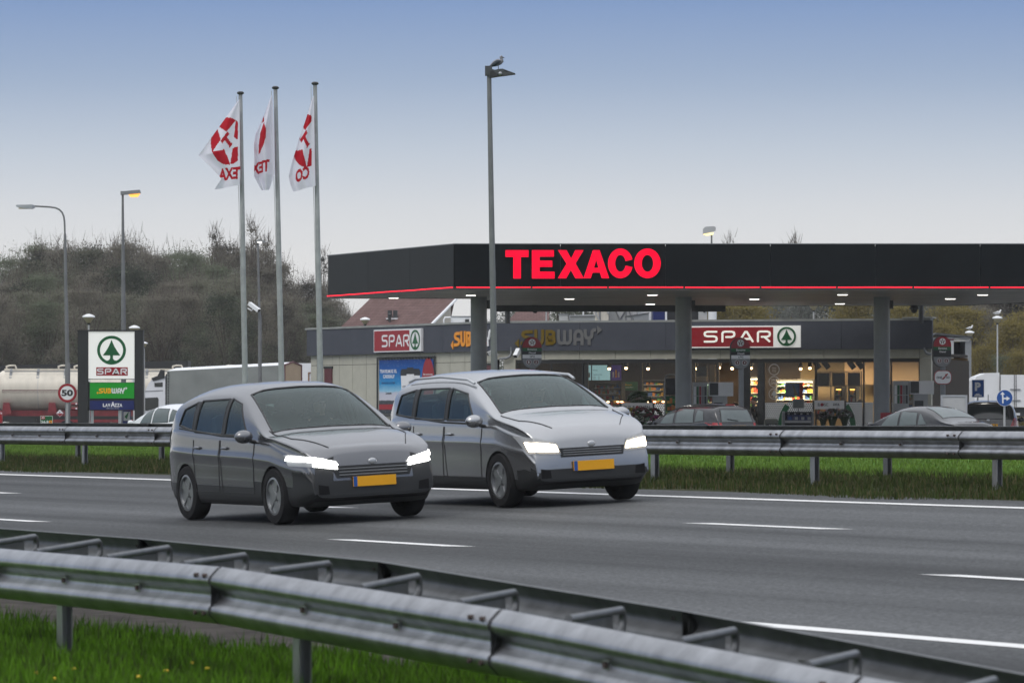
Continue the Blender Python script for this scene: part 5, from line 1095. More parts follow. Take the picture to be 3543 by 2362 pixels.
def front_parts(c, grille, intake, plate_z, lamps, bonnet, fog=True):
    mb = MB('black'); c.patch(mb, grille, 'f', .006, 12, 4); g = mb.build('grille', c.root, False, smooth=50)
    mb = MB('alu'); a, b = grille[0][1], grille[3][1]
    for k in range(1, 4): z = a+(b-a)*k/4; w_ = grille[1][0]*.94; c.line(mb, [(-w_, z), (0, z), (w_, z)], 'f', .010, .010, 'grey')
    mb.build('grille_bars', g, False)
    mb = MB('black'); c.patch(mb, intake, 'f', .006, 14, 4); mb.build('lower_intake', c.root, False, smooth=50)
    mb = MB('darkgrey'); c.patch(mb, [(-c.W*.78, .215), (c.W*.78, .215), (c.W*.77, .262), (-c.W*.77, .262)], 'f', .012, 18, 2); mb.build('front_lip', c.root, False, smooth=50)
    p = c.proj((6, 0, plate_z), (-1, 0, 0), .02); mb = MB('yellowplate'); mb.box((p.x+.004, 0, plate_z), (.012, .52, .11)); mb.box((p.x+.005, -.235, plate_z), (.013, .045, .108), 'blue'); mb.build('number_plate', c.root, False)
    for sg in (1, -1):
        for nm, q, m, of in lamps:
            mb = MB(m); c.patch(mb, [(p_[0]*sg, p_[1]) for p_ in q], 'f', of, 20, 6); mb.build(nm, c.root, False, smooth=60)
        if fog: mb = MB('dark'); c.patch(mb, [(.54*sg, .33), (.67*sg, .33), (.67*sg, .44), (.55*sg, .42)], 'f', .007, 5, 3); mb.build('fog_lamp_recess', c.root, False, smooth=60)
    mb = MB('seam'); c.line(mb, bonnet, 't', .010, .003); mb.build('bonnet_gap', c.root, False)
    p = c.proj((6, 0, grille[3][1]+.035), (-1, 0, 0), .004); mb = MB('alu'); mb.ell(p, (.012, .05, .035), n=12); mb.build('badge', c.root, False, smooth=60)
# ---- grey hatchback, near one
c1 = Car(4.12, .885, [(2.06, .40), (2.057, .60), (2.035, .715), (1.95, .80), (1.66, .90), (1.30, .965), (1.02, 1.005), (.60, 1.235), (.20, 1.425), (-.15, 1.49), (-.75, 1.495), (-1.30, 1.445), (-1.68, 1.35), (-1.86, 1.16), (-1.97, .95), (-2.045, .62), (-2.06, .42)],
         [(2.06, .5), (1.9, .73), (1.2, .90), (.6, .945), (-.8, .985), (-1.7, 1.03), (-2.06, .9)], z0=.19, tumble=.30, nose=.15, paint='silver', axles=(1.27, -1.24))
rt = thing('hatchback_car', 'grey hatchback with white wedge headlights driving in the nearer lane', 'car'); x_, y_ = -1.69, 49.5; x_ -= HD.x*1.65; y_ -= HD.y*1.65
W1 = (wsq(1.0, .16, .72, .60), wsq(-1.62, -1.82, .52, .60), [[(.56, .98), (-.10, .99), (-.10, 1.40), (.20, 1.335)], [(-.18, .992), (-.98, 1.02), (-.94, 1.375), (-.18, 1.395)], [(-1.06, 1.035), (-1.48, 1.095), (-1.38, 1.28), (-1.06, 1.355)]])
c1.make(rt, True, openings(*W1), (-1.66, .96), (.44, .575)); qq = aq(x_, y_)[1]; orient(rt, (x_, y_, zroad(qq)+.012), HD, NRM)
glasshouse_open(c1, *W1)
details(c1, .68)
front_parts(c1, [(-.44, .50), (.44, .50), (.50, .635), (-.50, .635)], [(-.68, .255), (.68, .255), (.67, .475), (-.67, .475)], .455,
            [('headlight', [(.40, .590), (.84, .65), (.84, .775), (.44, .69)], 'headclear', .006), ('headlight_beam', [(.42, .645), (.84, .712), (.83, .762), (.45, .685)], 'headlight', .016), ('daylight_strip', [(.43, .600), (.70, .640), (.70, .668), (.44, .632)], 'headlight', .016)],
            [(1.93, .47), (1.45, .70), (.95, .74)])
mb = MB('seam'); c1.line(mb, [(1.93, -.47), (1.45, -.70), (.95, -.74)], 't', .010, .003); mb.build('bonnet_gap', rt, False)
# ---- silver tall hatchback, far one
c2 = Car(3.98, .865, [(1.99, .40), (1.985, .58), (1.96, .72), (1.86, .86), (1.62, .96), (1.32, 1.02), (1.12, 1.07), (.70, 1.28), (.30, 1.435), (-.10, 1.49), (-.70, 1.50), (-1.30, 1.47), (-1.70, 1.39), (-1.86, 1.18), (-1.94, .92), (-1.985, .62), (-1.99, .42)],
         [(1.99, .55), (1.8, .80), (1.2, .94), (.6, .965), (-.8, .98), (-1.7, 1.0), (-1.99, .9)], z0=.19, tumble=.26, nose=.13, paint='silver2', axles=(1.26, -1.24))
rt2 = thing('hatchback_car', 'pale silver tall hatchback with warm headlights and roof rails in the farther lane', 'car'); x_, y_ = .0164*51.2, 51.2; x_ -= HD.x*1.75; y_ -= HD.y*1.75
W2 = (wsq(1.10, .30, .70, .59), wsq(-1.64, -1.84, .56, .60), [[(.64, 1.0), (-.08, 1.005), (-.08, 1.375), (.36, 1.31)], [(-.16, 1.005), (-.98, 1.02), (-.96, 1.37), (-.16, 1.378)], [(-1.06, 1.03), (-1.55, 1.07), (-1.46, 1.30), (-1.06, 1.36)]])
c2.make(rt2, True, openings(*W2), (-1.68, 1.06), (.33, .44)); qq = aq(x_, y_)[1]; orient(rt2, (x_, y_, zroad(qq)+.012), HD, NRM)
glasshouse_open(c2, *W2)
details(c2, .68, mirror=(.92, 1.0), rail=True, doors=((.86, -.12), (-.14, -.98)))
front_parts(c2, [(-.40, .56), (.40, .56), (.43, .665), (-.43, .665)], [(-.64, .265), (.64, .265), (.67, .43), (-.67, .43)], .455,
            [('headlight', [(.40, .59), (.77, .61), (.81, .82), (.45, .73)], 'headclear', .006), ('headlight_beam', [(.43, .625), (.75, .64), (.77, .745), (.46, .705)], 'headwarm', .016)],
            [(1.86, .44), (1.5, .68), (1.15, .73)])
mb = MB('seam'); c2.line(mb, [(1.86, -.44), (1.5, -.68), (1.15, -.73)], 't', .010, .003); mb.build('bonnet_gap', rt2, False)
for c_, zs_ in ((c1, [(-.10, -.18, .99, 1.395), (-.97, -1.06, 1.03, 1.365)]), (c2, [(-.08, -.16, 1.005, 1.375), (-.97, -1.06, 1.025, 1.365)])):
    for md in ('L', 'R'):
        for a, b, z0, z1 in zs_: mb = MB('black'); c_.patch(mb, [(a, z0), (b, z0), (b, z1), (a, z1)], md, .004, 3, 6); mb.build('door_pillar', c_.root, False, smooth=60)
        mb = MB('alu' if c_ is c2 else 'black'); c_.line(mb, [(.60, .965), (-.2, .98), (-1.45, 1.06)], md, .022, .004, 'black'); mb.build('waist_strip', c_.root, False)
def driver(car_root, xd, label, jacket):
    m0 = car_root.matrix_world.copy(); me = bpy.data.meshes.new('body'); rt = thing('person', label, 'person'); rt.matrix_world = m0; rt.location = m0.translation; rt.rotation_euler = m0.to_euler()
    x = xd-1.06; y = .37
    pts = [(x, y, .62), (x-.03, y, .85), (x-.06, y, 1.06), (x-.05, y, 1.15), (x-.03, y, 1.22), (x-.01, y, 1.30), (x-.03, y, 1.36)]; ed = [(0, 1), (1, 2), (2, 3), (3, 4), (4, 5), (5, 6)]; rad = [(.14, .12), (.14, .12), (.16, .11), .055, .065, (.085, .095), (.06, .07)]
    for sg in (1, -1):
        b = len(pts); pts += [(x-.04, y+sg*.19, 1.05), (x+.12, y+sg*.25, .86), (xd-.66, y+sg*.15, .97)]; ed += [(2, b), (b, b+1), (b+1, b+2)]; rad += [.062, .048, .034]
        for k in range(5): q = len(pts); pts.append((xd-.61+.012*(k % 2), y+sg*(.16-.02*k*.6), 1.0-.022*k+.03)); ed.append((b+2, q)); rad.append(.010)
    me.from_pydata(pts, ed, []); o = bpy.data.objects.new('body', me); COL.objects.link(o); o.parent = rt; o.modifiers.new('skin', 'SKIN')
    for i_, r_ in enumerate(rad): me.skin_vertices[0].data[i_].radius = r_ if isinstance(r_, tuple) else (r_, r_)
    me.skin_vertices[0].data[0].use_root = True; sb_ = o.modifiers.new('sub', 'SUBSURF'); sb_.render_levels = 2; me.materials.append(M['skin'])
    mb = MB(jacket); mb.tube([(x+.01, y, .60), (x-.03, y, .85), (x-.06, y, 1.05), (x-.05, y, 1.16)], [.17, .18, .20, .085], 16)
    mb.build('jacket_body', rt, False, smooth=60)
    for sg in (1, -1): mb = MB(jacket); mb.tube([(x-.05, y+sg*.15, 1.07), (x-.04, y+sg*.20, 1.04), (x+.12, y+sg*.25, .86), (xd-.70, y+sg*.16, .96)], [.07, .078, .062, .045], 10); mb.build('jacket_sleeve', rt, False, smooth=60)
    mb = MB('hair'); mb.ell((x-.035, y, 1.345), (.105, .095, .075), n=14); mb.build('hair', rt, False, smooth=60)
    mb = MB('skin'); mb.ell((x+.085, y, 1.275), (.02, .013, .022), n=8); mb.build('nose', rt, False)
    for sg in (1, -1): mb = MB('hair'); mb.ell((x+.075, y+sg*.033, 1.30), (.008, .013, .008), n=8); mb.build('eye', rt, False)
driver(rt, .96, 'driver in dark clothes at the wheel of the darker grey car in front', 'jacket'); driver(rt2, 1.06, 'driver in grey clothes at the wheel of the pale silver car with roof rails', 'grey')
# ---- parked cars (seen from behind over the barrier)
def rear_parts(c, plate_z=.85, plate=True, lights=((.55, .72), (.80, .72), (.80, .98), (.60, .98)), spoiler=None, glasstail=True, wiper=True):
    for sg in (1, -1):
        mb = MB('taillight'); c.patch(mb, [(p_[0]*sg, p_[1]) for p_ in lights], 'r', .008, 5, 5); mb.build('tail_light', c.root, False, smooth=60)
    if plate: p = c.proj((-6, 0, plate_z), (1, 0, 0), .02); mb = MB('yellowplate'); mb.box((p.x, 0, plate_z), (.012, .52, .11)); mb.build('number_plate', c.root, False)
    mb = MB('black'); c.patch(mb, [(-c.W*.8, .22), (c.W*.8, .22), (c.W*.82, .34), (-c.W*.82, .34)], 'r', .008, 12, 3); mb.build('bumper', c.root, False)
    if spoiler: p = c.proj((spoiler, 0, 5), (0, 0, -1), .02); mb = MB('taillight'); mb.box(p, (.03, .3, .03)); mb.build('brake_light', c.root, False)
    if wiper: mb = MB('black'); c.line(mb, [(-.02, 1.03), (.36, 1.07)], 'r', .022, .025, 'black'); mb.build('wiper', c.root, False)
HT = [(2.0, .42), (1.99, .58), (1.93, .72), (1.6, .86), (1.1, .93), (.85, .98), (.45, 1.20), (.05, 1.36), (-.4, 1.43), (-1.0, 1.44), (-1.55, 1.40), (-1.72, 1.34), (-1.86, 1.05), (-1.93, .86), (-1.99, .6), (-2.0, .42)]
HB_ = [(2.0, .5), (1.8, .7), (1.1, .87), (.6, .92), (-.8, .95), (-1.7, .99), (-2.0, .86)]
def parked(name, label, px, Y, h, paint, W=.85, L_=4.0, top=HT, belt=HB_, k=1.0, glass='carglass2', sides=None, rear=None, ws=None, gz=FZ, tumble=.34, **kw):
    c = Car(L_, W, top, belt, paint=paint, tumble=tumble); r_ = thing(name, label, 'car'); c.make(r_); p = P(px, YH, Y); orient(r_, (p.x, p.y, gz), h); r_.scale = (k, k, k)
    glasshouse(c, ws or wsq(.85, .10, .66, .54), None, sides or [[(.42, .955), (-.10, .965), (-.10, 1.35), (.20, 1.26)], [(-.20, .968), (-.95, .985), (-.86, 1.345), (-.20, 1.36)], [(-1.02, 1.0), (-1.36, 1.04), (-1.28, 1.29), (-1.02, 1.33)]], glass)
    mb = MB('black'); rr = rear or [(-.58, 1.0), (.58, 1.0), (.50, 1.33), (-.50, 1.33)]
    c.patch(mb, [(p_[0]*1.06, p_[1]+(-.02 if i < 2 else .02)) for i, p_ in enumerate(rr)], 'r', .003, 14, 8); t_ = mb.build('window_trim', r_, False, smooth=60); mb = MB(glass); c.patch(mb, rr, 'r', .007, 14, 8); mb.build('rear_window', t_, False, smooth=60)
    for sg in (1, -1): mb = MB(paint); mb.ell((.72, sg*(W+.08), .97), (.06, .10, .07), n=12); mb.build('mirror', r_, False, smooth=60)
    for ax in (1.2, -1.2):
        for sg in (1, -1): c.wheel(ax, sg, .30)
    rear_parts(c, **kw); return c, r_
cA, rA = parked('parked_car', 'white hatchback with roof aerial parked in front of the grey lorry', 596, 126, (-.62, .78, 0), 'carwhite', spoiler=-1.66, gz=FZ+.03, wiper=False)
mb = MB('black'); mb.tube([(-1.0, .0, 1.46), (-1.22, .0, 1.72)], .008, 5); mb.build('aerial', rA, False)
cB, rB = parked('parked_car', 'dark anthracite three door hatchback parked by the first fuel pump', 2393, 125, (-.64, .77, 0), 'anthracite', spoiler=-1.60, gz=FZ+.02)
mb = MB('black'); mb.tube([(-1.35, 0, 1.44), (-1.44, 0, 1.50)], .014, 6); mb.build('aerial', rB, False)
cC, rC = parked('parked_car', 'pale silver car parked in front of the flower rack, mostly hidden by the passing hatchback', 1985, 120, (-.55, .83, 0), 'palesilver', spoiler=-1.6, glass='carglass_dark', gz=FZ-.03, wiper=False)
SD = [(2.25, .42), (2.24, .55), (2.18, .68), (1.8, .84), (1.2, .93), (.95, .97), (.45, 1.20), (.05, 1.345), (-.35, 1.40), (-.8, 1.39), (-1.2, 1.30), (-1.62, 1.10), (-1.85, 1.03), (-2.1, .98), (-2.2, .80), (-2.25, .55), (-2.25, .42)]
SBL = [(2.25, .5), (2.0, .7), (1.1, .87), (.6, .92), (-.8, .95), (-1.5, .975), (-2.0, .94), (-2.25, .7)]
cD = Car(4.5, .87, SD, SBL, paint='anthracite'); rD = thing('parked_car', 'dark grey saloon with sloping rear window parked by the right hand column', 'car'); cD.make(rD); p = P(3168, YH, 113); orient(rD, (p.x, p.y, FZ), (-.66, .75, 0)); rD.scale = (.96, .96, .98)
glasshouse(cD, wsq(.95, .12, .66, .54), wsq(-.88, -1.56, .50, .60), [[(.48, .95), (-.12, .96), (-.12, 1.315), (.20, 1.235)], [(-.20, .962), (-.80, .975), (-.76, 1.285), (-.20, 1.32)], [(-.86, .98), (-1.16, .995), (-.92, 1.245), (-.86, 1.265)]], 'carglass2')
rear_parts(cD, plate=True, plate_z=.72, lights=((.55, .75), (.80, .75), (.80, .93), (.58, .93)), wiper=False)
for sg in (1, -1): mb = MB('anthracite'); mb.ell((.75, sg*.95, .97), (.06, .10, .07), n=12); mb.build('mirror', rD, False, smooth=60)
for ax in (1.3, -1.3):
    for sg in (1, -1): cD.wheel(ax, sg, .31)
cE, rE = parked('parked_car', 'black hatchback with yellow number plate parked under the parking sign', 3418, 134, (.10, .99, 0), 'carblack', k=1.08, glass='carglass_dark', lights=((.60, .78), (.82, .80), (.80, 1.05), (.70, 1.02)), plate=False, gz=FZ+.03, wiper=False)
p = cE.proj((-6, 0, .80), (1, 0, 0), .02); mb = MB('yellowplate'); mb.box((p.x, 0, .80), (.012, .52, .11)); mb.box((p.x-.003, .235, .80), (.012, .045, .108), 'blue'); fp = Fr((p.x-.0065, .18, .80-.035), (0, -1, 0), (0, 0, 1)); mb.text('JN-092-S', fp, 0, 0, .40, .07, .002, 'black', .02); mb.build('number_plate', rE, False)
mb = MB('alu'); mb.ell((cE.proj((-6, 0, .95), (1, 0, 0), .004)), (.01, .05, .035), n=12); mb.build('badge', rE, False)
mb = MB('black'); mb.tube([(-1.3, 0, 1.44), (-1.42, 0, 1.66)], .010, 6); mb.build('aerial', rE, False)

# ---------------------------------------------------------------- lorries
def wheels_row(root, fr_, xs, r=.5):
    for x in xs:
        for z in (-.12, -2.2):
            mb = MB('rubber'); f2 = Fr(fr_.pt(x, r, z), fr_.r, fr_.u, fr_.n); mb.lathe([(r*.5, -.14), (r*.95, -.14), (r, -.1), (r, .1), (r*.95, .14), (r*.5, .14)], fr=f2, n=24); wh = mb.build('wheel', root, smooth=40)
            mb = MB('lightgrey'); mb.lathe([(.001, .05), (r*.3, .07), (r*.55, .11), (r*.55, .145)], fr=f2, n=20); mb.build('rim', wh, smooth=40)
# cream tanker
YT = 246.0; s = sc(YT); rt = thing('tanker_trailer', 'cream tank trailer with dark red chassis and stripe parked behind the tall sign', 'tanker', ground(400, YT)); rtk = rt
x0, x1 = P(-12, YH, YT).x, P(880, YH, YT).x; zc = CZ+(YH-1352)*s*1.0+.0; R = 1.12; zc = CZ+(YH-1350)*s
ax = Fr((x0, YT+.2, zc), (0, 1, 0), (0, 0, 1), (1, 0, 0)); Lt = x1-x0; mb = MB('tank')
mb.lathe([(.02, 0), (R*.55, .03), (R*.85, .14), (R*.97, .32), (R, .5), (R, Lt-.5), (R*.97, Lt-.32), (R*.85, Lt-.14), (R*.55, Lt-.03), (.02, Lt)], fr=ax, n=40); tk = mb.build('tank_body', rt, smooth=50)
for i in range(1, 6):
    mb = MB('lightgrey'); mb.lathe([(R+.004, Lt*i/6-.012), (R+.006, Lt*i/6+.012)], fr=ax, n=40); mb.build('weld_seam', tk, smooth=50)
mb = MB('maroon'); fT = Fr((x0, YT+.2-R, 0)); 
for dz, h in ((.0, .05), (-.09, .02)): 
    z = CZ+(YH-1352)*s+dz; mb.hexa([V((x0+.4, YT+.2-R-.004, z)), V((x1-.5, YT+.2-R-.004, z)), V((x1-.5, YT+.2-R*.9, z)), V((x0+.4, YT+.2-R*.9, z)), V((x0+.4, YT+.2-R-.004, z+h)), V((x1-.5, YT+.2-R-.004, z+h)), V((x1-.5, YT+.2-R*.9, z+h)), V((x0+.4, YT+.2-R*.9, z+h))])
mb.build('stripe', tk)
mb = MB('tank'); mb.box(((x0+x1)/2, YT+.2, zc+R+.02), (Lt-.9, .7, .12)); mb.build('walkway', rt); mb = MB('grey')
mb.tube([(x0+.5, YT-.5, zc+R-.08), (x1-.5, YT-.5, zc+R-.08)], .03, 6); 
mb.build('side_rail', rt)
for px in (35, 215, 610, 790, 270): 
    p = P(px, YH, YT); mb = MB('tank'); mb.tube([(p.x-.18, YT, zc+R), (p.x-.2, YT, zc+R+.2), (p.x, YT, zc+R+.25), (p.x+.28, YT, zc+R+.25), (p.x+.34, YT, zc+R+.1), (p.x+.34, YT, zc+R)], .055, 8); mb.build('roof_handle', rt, smooth=60)
for i in range(9): x = x0+.8+Lt*i/9.5; mb = MB('grey'); mb.hexa([V((x, YT+.2-R*.82, zc+R*.5)), V((x+.09, YT+.2-R*.82, zc+R*.5)), V((x+.09, YT-.3, zc+R+.02)), V((x, YT-.3, zc+R+.02)), V((x-.03, YT+.2-R*.80, zc+R*.6)), V((x+.12, YT+.2-R*.80, zc+R*.6)), V((x+.12, YT-.25, zc+R+.06)), V((x-.03, YT-.25, zc+R+.06))]); mb.build('rail_bracket', rt)
zch = CZ+(YH-1438)*s
mb = MB('redpaint'); mb.box(((x0+x1)/2, YT-.2, zch+.15), (Lt-.3, .25, .32)); mb.box(((x0+x1)/2, YT-.9, zch-.28), (Lt*.6, .08, .16)); mb.build('chassis', rt)
for px in (15, 172, 500, 640): p = P(px, YH, YT); mb = MB('redpaint'); mb.prism([(0, 0), (.5, 0), (.38, .62), (.05, .62)], Fr((p.x, YT-.95, zch+.1)), .02, -.4); mb.build('saddle', rt)
for z in (1397, 1413): p = P(247, z, YT-1); mb = MB('redpaint'); mb.tube([(p.x, YT-1, p.z), (p.x+.9, YT-1, p.z)], .09, 10); mb.ell((p.x+.28, YT-1.1, p.z), (.05, .03, .05), 'white', 8); mb.build('pipe_tube', rt)
mb = MB('black'); mb.box((P(90, YH, YT).x, YT-.9, FZ+.95), (1.4, .3, .2)); mb.build('mudguard', rt)
wheels_row(rt, Fr((x0+.6, YT-1.0, FZ)), (.8, 2.1, 3.4))
f = Fr(P(207, 1442, YT-1.1)); mb = MB('signwhite'); mb.prism([(0, -.2), (.2, 0), (0, .2), (-.2, 0)], Fr(P(207, 1429, YT-1.2)), .01, 0); pl = mb.build('hazard_placard', rt); mb = MB('red'); mb.prism([(0, -.18), (.18, -.005), (-.18, -.005)], Fr(P(207, 1429, YT-1.2)), .014, None); mb.prism([(0, .12), (.03, .05), (.03, .02), (-.03, .02), (-.03, .05)], Fr(P(207, 1429, YT-1.2)), .014, None, 'black'); mb.build('placard_print', pl)
# dark long roof behind the tanker
Yd = 252; a = P(-20, 1255, Yd); b = P(650, 1244, Yd); rt = thing('dark_trailer', 'long dark trailer whose black roof edge shows above the cream tank', 'trailer', ground(300, Yd)); mb = MB('black'); mb.hexa([V((a.x, Yd, FZ+.9)), V((b.x, Yd, FZ+.9)), V((b.x, Yd+2.4, FZ+.9)), V((a.x, Yd+2.4, FZ+.9)), V((a.x, Yd, a.z-.15)), V((b.x, Yd, b.z-.05)), V((b.x, Yd+2.4, b.z-.05)), V((a.x, Yd+2.4, a.z-.15))]); mb.build('body', rt); wheels_row(rt, Fr((b.x-6, Yd+.3, FZ)), (1, 2.3, 3.6))
# grey tarpaulin lorry
Y1, Y2 = 236.0, 233.0; a0, a1 = P(578, 1283, Y1), P(985, 1262, Y2); b1 = P(1043, 1262, Y2+2.3); ra = P(1014, 1252, Y2+1.1)
rt = thing('box_lorry', 'white lorry cab with long grey tarpaulin body parked behind the flagpoles', 'lorry', ground(780, 234))
dv = (a1-a0); dv.z = 0; dv.normalize(); nb_ = V((b1.x-a1.x, b1.y-a1.y, 0)); zb = FZ+1.1
c0 = V((a0.x, a0.y, 0)); c1_ = V((a1.x, a1.y, 0)); c2_ = c1_+nb_; c3_ = c0+nb_
mb = MB('tarp'); NX = 60; NZ = 14; gr_ = []
for j in range(NZ+1):
    for i in range(NX+1):
        u, v = i/NX, j/NZ; base = c0.lerp(c1_, u); zt = a0.z+(a1.z-a0.z)*u
        dep = .05*sin(u*9+v*2)*(1-v)*sin(pi*v)+.045*sin(14*u*(.3+v)+2.0*v)*v*(1-v)*2
        gr_.append(base+V((dv.y, -dv.x, 0))*dep+V((0, 0, zb+(zt-zb)*v)))
mb.add(gr_, [(j*(NX+1)+i, j*(NX+1)+i+1, (j+1)*(NX+1)+i+1, (j+1)*(NX+1)+i) for j in range(NZ) for i in range(NX)]); tp = mb.build('tarpaulin_side', rt, smooth=60)
mb = MB('darkgrey'); 
for k in range(16): z = zb+.1+(a0.z-zb-.2)*k/15; q = c0.lerp(c1_, .012); mb = MB('darkgrey'); mb.box((q.x, q.y-.06, z), (.07, .03, .09)); mb.build('buckle', rt)
mb = MB('grey'); e = a1.z
mb.add([c1_+V((0, 0, zb)), c2_+V((0, 0, zb)), c2_+V((0, 0, e)), c1_+V((0, 0, e)), c1_.lerp(c2_, .5)+V((0, 0, e+.17))], [(0, 1, 2, 4, 3)], 'tan'); mb.build('rear_doors', rt)
for p_, q_ in ((c1_+V((0, 0, zb)), c1_+V((0, 0, e))), (c2_+V((0, 0, zb)), c2_+V((0, 0, e))), (c1_+V((0, 0, e)), c1_.lerp(c2_, .5)+V((0, 0, e+.17))), (c1_.lerp(c2_, .5)+V((0, 0, e+.17)), c2_+V((0, 0, e)))): mb = MB('maroon'); mb.tube([p_+V((0, -.03, 0)), q_+V((0, -.03, 0))], .045, 6); mb.build('rear_frame', rt)
mb = MB('white'); mb.add([c0+V((0, 0, a0.z)), c1_+V((0, 0, a1.z)), c2_+V((0, 0, a1.z)), c3_+V((0, 0, a0.z)), c0.lerp(c3_, .5)+V((0, 0, a0.z+.17)), c1_.lerp(c2_, .5)+V((0, 0, a1.z+.17))], [(0, 1, 5, 4), (4, 5, 2, 3)]); mb.build('roof', rt)
mb = MB('darkgrey'); mb.hexa([c0+V((0, .1, FZ+.8)), c1_+V((0, .1, FZ+.8)), c2_+V((0, 0, FZ+.8)), c3_+V((0, 0, FZ+.8)), c0+V((0, .1, zb)), c1_+V((0, .1, zb)), c2_+V((0, 0, zb)), c3_+V((0, 0, zb))]); mb.build('chassis', rt)
fr_ = Fr(c0+V((0, 0, FZ)), dv, (0, 0, 1)); wheels_row(rt, fr_, (5.2, 6.5))
# cab in front (towards the left)
s = sc(236); def_px = lambda px, py: ((px-578)*s, CZ+(YH-py)*s-FZ)
cp = [def_px(*q) for q in ((572, 1470), (572, 1300), (552, 1297), (530, 1305), (512, 1330), (502, 1352), (497, 1390), (494, 1440), (494, 1470))]
fc = Fr((a0.x, a0.y, FZ), (1, 0, 0), (0, 0, 1)); mb = MB('carwhite'); mb.prism(cp, fc, .0, -2.3); mb.build('cab', rt)
mb = MB('black'); mb.prism([def_px(*q) for q in ((523, 1308), (545, 1300), (556, 1278), (570, 1280), (570, 1308), (530, 1318))], fc, .05, .005); mb.build('side_deflector', rt)
mb = MB('carglass_dark'); mb.prism([def_px(*q) for q in ((500, 1420), (501, 1376), (545, 1374), (549, 1380), (548, 1410), (510, 1420))], fc, .015, .003); mb.build('door_window', rt)
mb = MB('carglass_dark'); mb.prism([def_px(*q) for q in ((534, 1324), (563, 1322), (563, 1338), (535, 1338))], fc, .015, .003); mb.build('sleeper_window', rt)
mb = MB('grey'); mb.prism([def_px(*q) for q in ((499, 1352), (564, 1349), (564, 1352), (499, 1355))], fc, .012, .003); mb.build('seam_line', rt)
x, z = def_px(505, 1430); mb = MB('red'); mb.text('EXPRESS', fc, x+.15, z-.05, .7, .16, .006, 'red', .03); mb.prism([(x-.1, z-.25), (x+.4, z-.30), (x+.75, z-.15), (x+.4, z-.24), (x-.1, z-.2)], fc, .006, None); mb.build('lettering', rt)
mb = MB('black'); x, z = def_px(494, 1395); mb.box(fc.pt(x-.1, z, .3), (.12, .25, .5)); mb.build('mirror', rt); mb = MB('darkgrey'); mb.prism([def_px(*q) for q in ((573, 1470), (573, 1295), (578, 1292), (578, 1470))], fc, -.1, -2.2); mb.build('cab_gap', rt)
# white box behind, rusty container
Yw = 262; a, b = P(1042, 1256, Yw), P(1100, 1470, Yw); rt = thing('white_trailer', 'plain white box trailer behind the rear end of the grey lorry', 'trailer', ground(1065, Yw)); mb = MB('white'); mb.hexa([V((a.x-1.5, Yw, FZ+1)), V((b.x+1.2, Yw, FZ+1)), V((b.x+1.2, Yw+2.4, FZ+1)), V((a.x-1.5, Yw+2.4, FZ+1)), V((a.x-1.5, Yw, a.z)), V((b.x+1.2, Yw, a.z)), V((b.x+1.2, Yw+2.4, a.z)), V((a.x-1.5, Yw+2.4, a.z))]); mb.build('body', rt); wheels_row(rt, Fr((a.x, Yw+.3, FZ)), (.5,), .5)
Yw = 228; a, b = P(1066, 1289, Yw), P(1104, 1470, Yw); rt = thing('skip_container', 'small white ribbed container with rusty edges left of the shop wall', 'container', ground(1085, Yw)); mb = MB('white'); mb.hexa([V((a.x, Yw, FZ)), V((b.x, Yw, FZ)), V((b.x, Yw+2.4, FZ)), V((a.x, Yw+2.4, FZ)), V((a.x, Yw, a.z)), V((b.x, Yw, a.z)), V((b.x, Yw+2.4, a.z)), V((a.x, Yw+2.4, a.z))]); mb.build('body', rt)
M['rust'] = mat('rust', (.22, .10, .04), .9, var=.5, vscale=5)
mb = MB('rust'); mb.box((a.x+.03, Yw-.03, (a.z+FZ)/2), (.06, .05, a.z-FZ)); mb.build('corner_post', rt); mb = MB('rust'); mb.box(((a.x+b.x)/2, Yw-.04, a.z), (b.x-a.x, .05, .05)); mb.build('top_rail', rt)
for k in range(4): mb = MB('lightgrey'); mb.box((a.x+.2+k*.13, Yw-.02, (a.z+FZ)/2-.1), (.03, .04, a.z-FZ-.3)); mb.build('rib', rt)
# open-backed dark lorry right of the shop, white lorry beyond
Yo = 176.0; s = sc(Yo); rt = thing('open_lorry', 'lorry with open dark rear standing right behind the shop corner', 'lorry', ground(3300, Yo)); fo = Fr((P(3226, YH, Yo).x, Yo, CZ), (1, 0, 0), (0, 0, 1))
def q_(px, py): return ((px-3226)*s, (YH-py)*s)
def bx_(mb, x0, y0, x1, y1, z0, z1, m=None): a, b = q_(x0, y1), q_(x1, y0); mb.fbox(fo, a[0], a[1], b[0], b[1], z0, z1, m)
mb = MB('lightgrey'); bx_(mb, 3240, 1166, 3300, 1470, -6, -.0, 'lightgrey'); mb.build('side_panel', rt)
mb = MB('darkgrey'); bx_(mb, 3300, 1180, 3340, 1470, -2.2, -2.1, 'black'); mb.build('cargo_back', rt); mb = MB('grey'); bx_(mb, 3340, 1176, 3361, 1470, -2.2, .0, 'grey'); mb.build('rear_post', rt)
mb = MB('darkgrey'); mb.prism([q_(3222, 1160), (q_(3240, 1151)), q_(3363, 1163), q_(3364, 1170), q_(3240, 1158)], fo, .12, -2.5); mb.build('roof_edge', rt)
for k in range(3): mb = MB('lightgrey'); bx_(mb, 3300, 1168+k*5, 3353, 1171+k*5, .0, .05); mb.build('top_bar', rt)
for k in range(5): mb = MB('grey'); bx_(mb, 3301, 1225+48*k, 3339, 1230+48*k, -.6, -.5); mb.build('cross_bar', rt); 
for k in range(3): mb = MB('black'); bx_(mb, 3302, 1250+60*k, 3336, 1285+60*k, -1.2, -.7); mb.build('load_crate', rt)
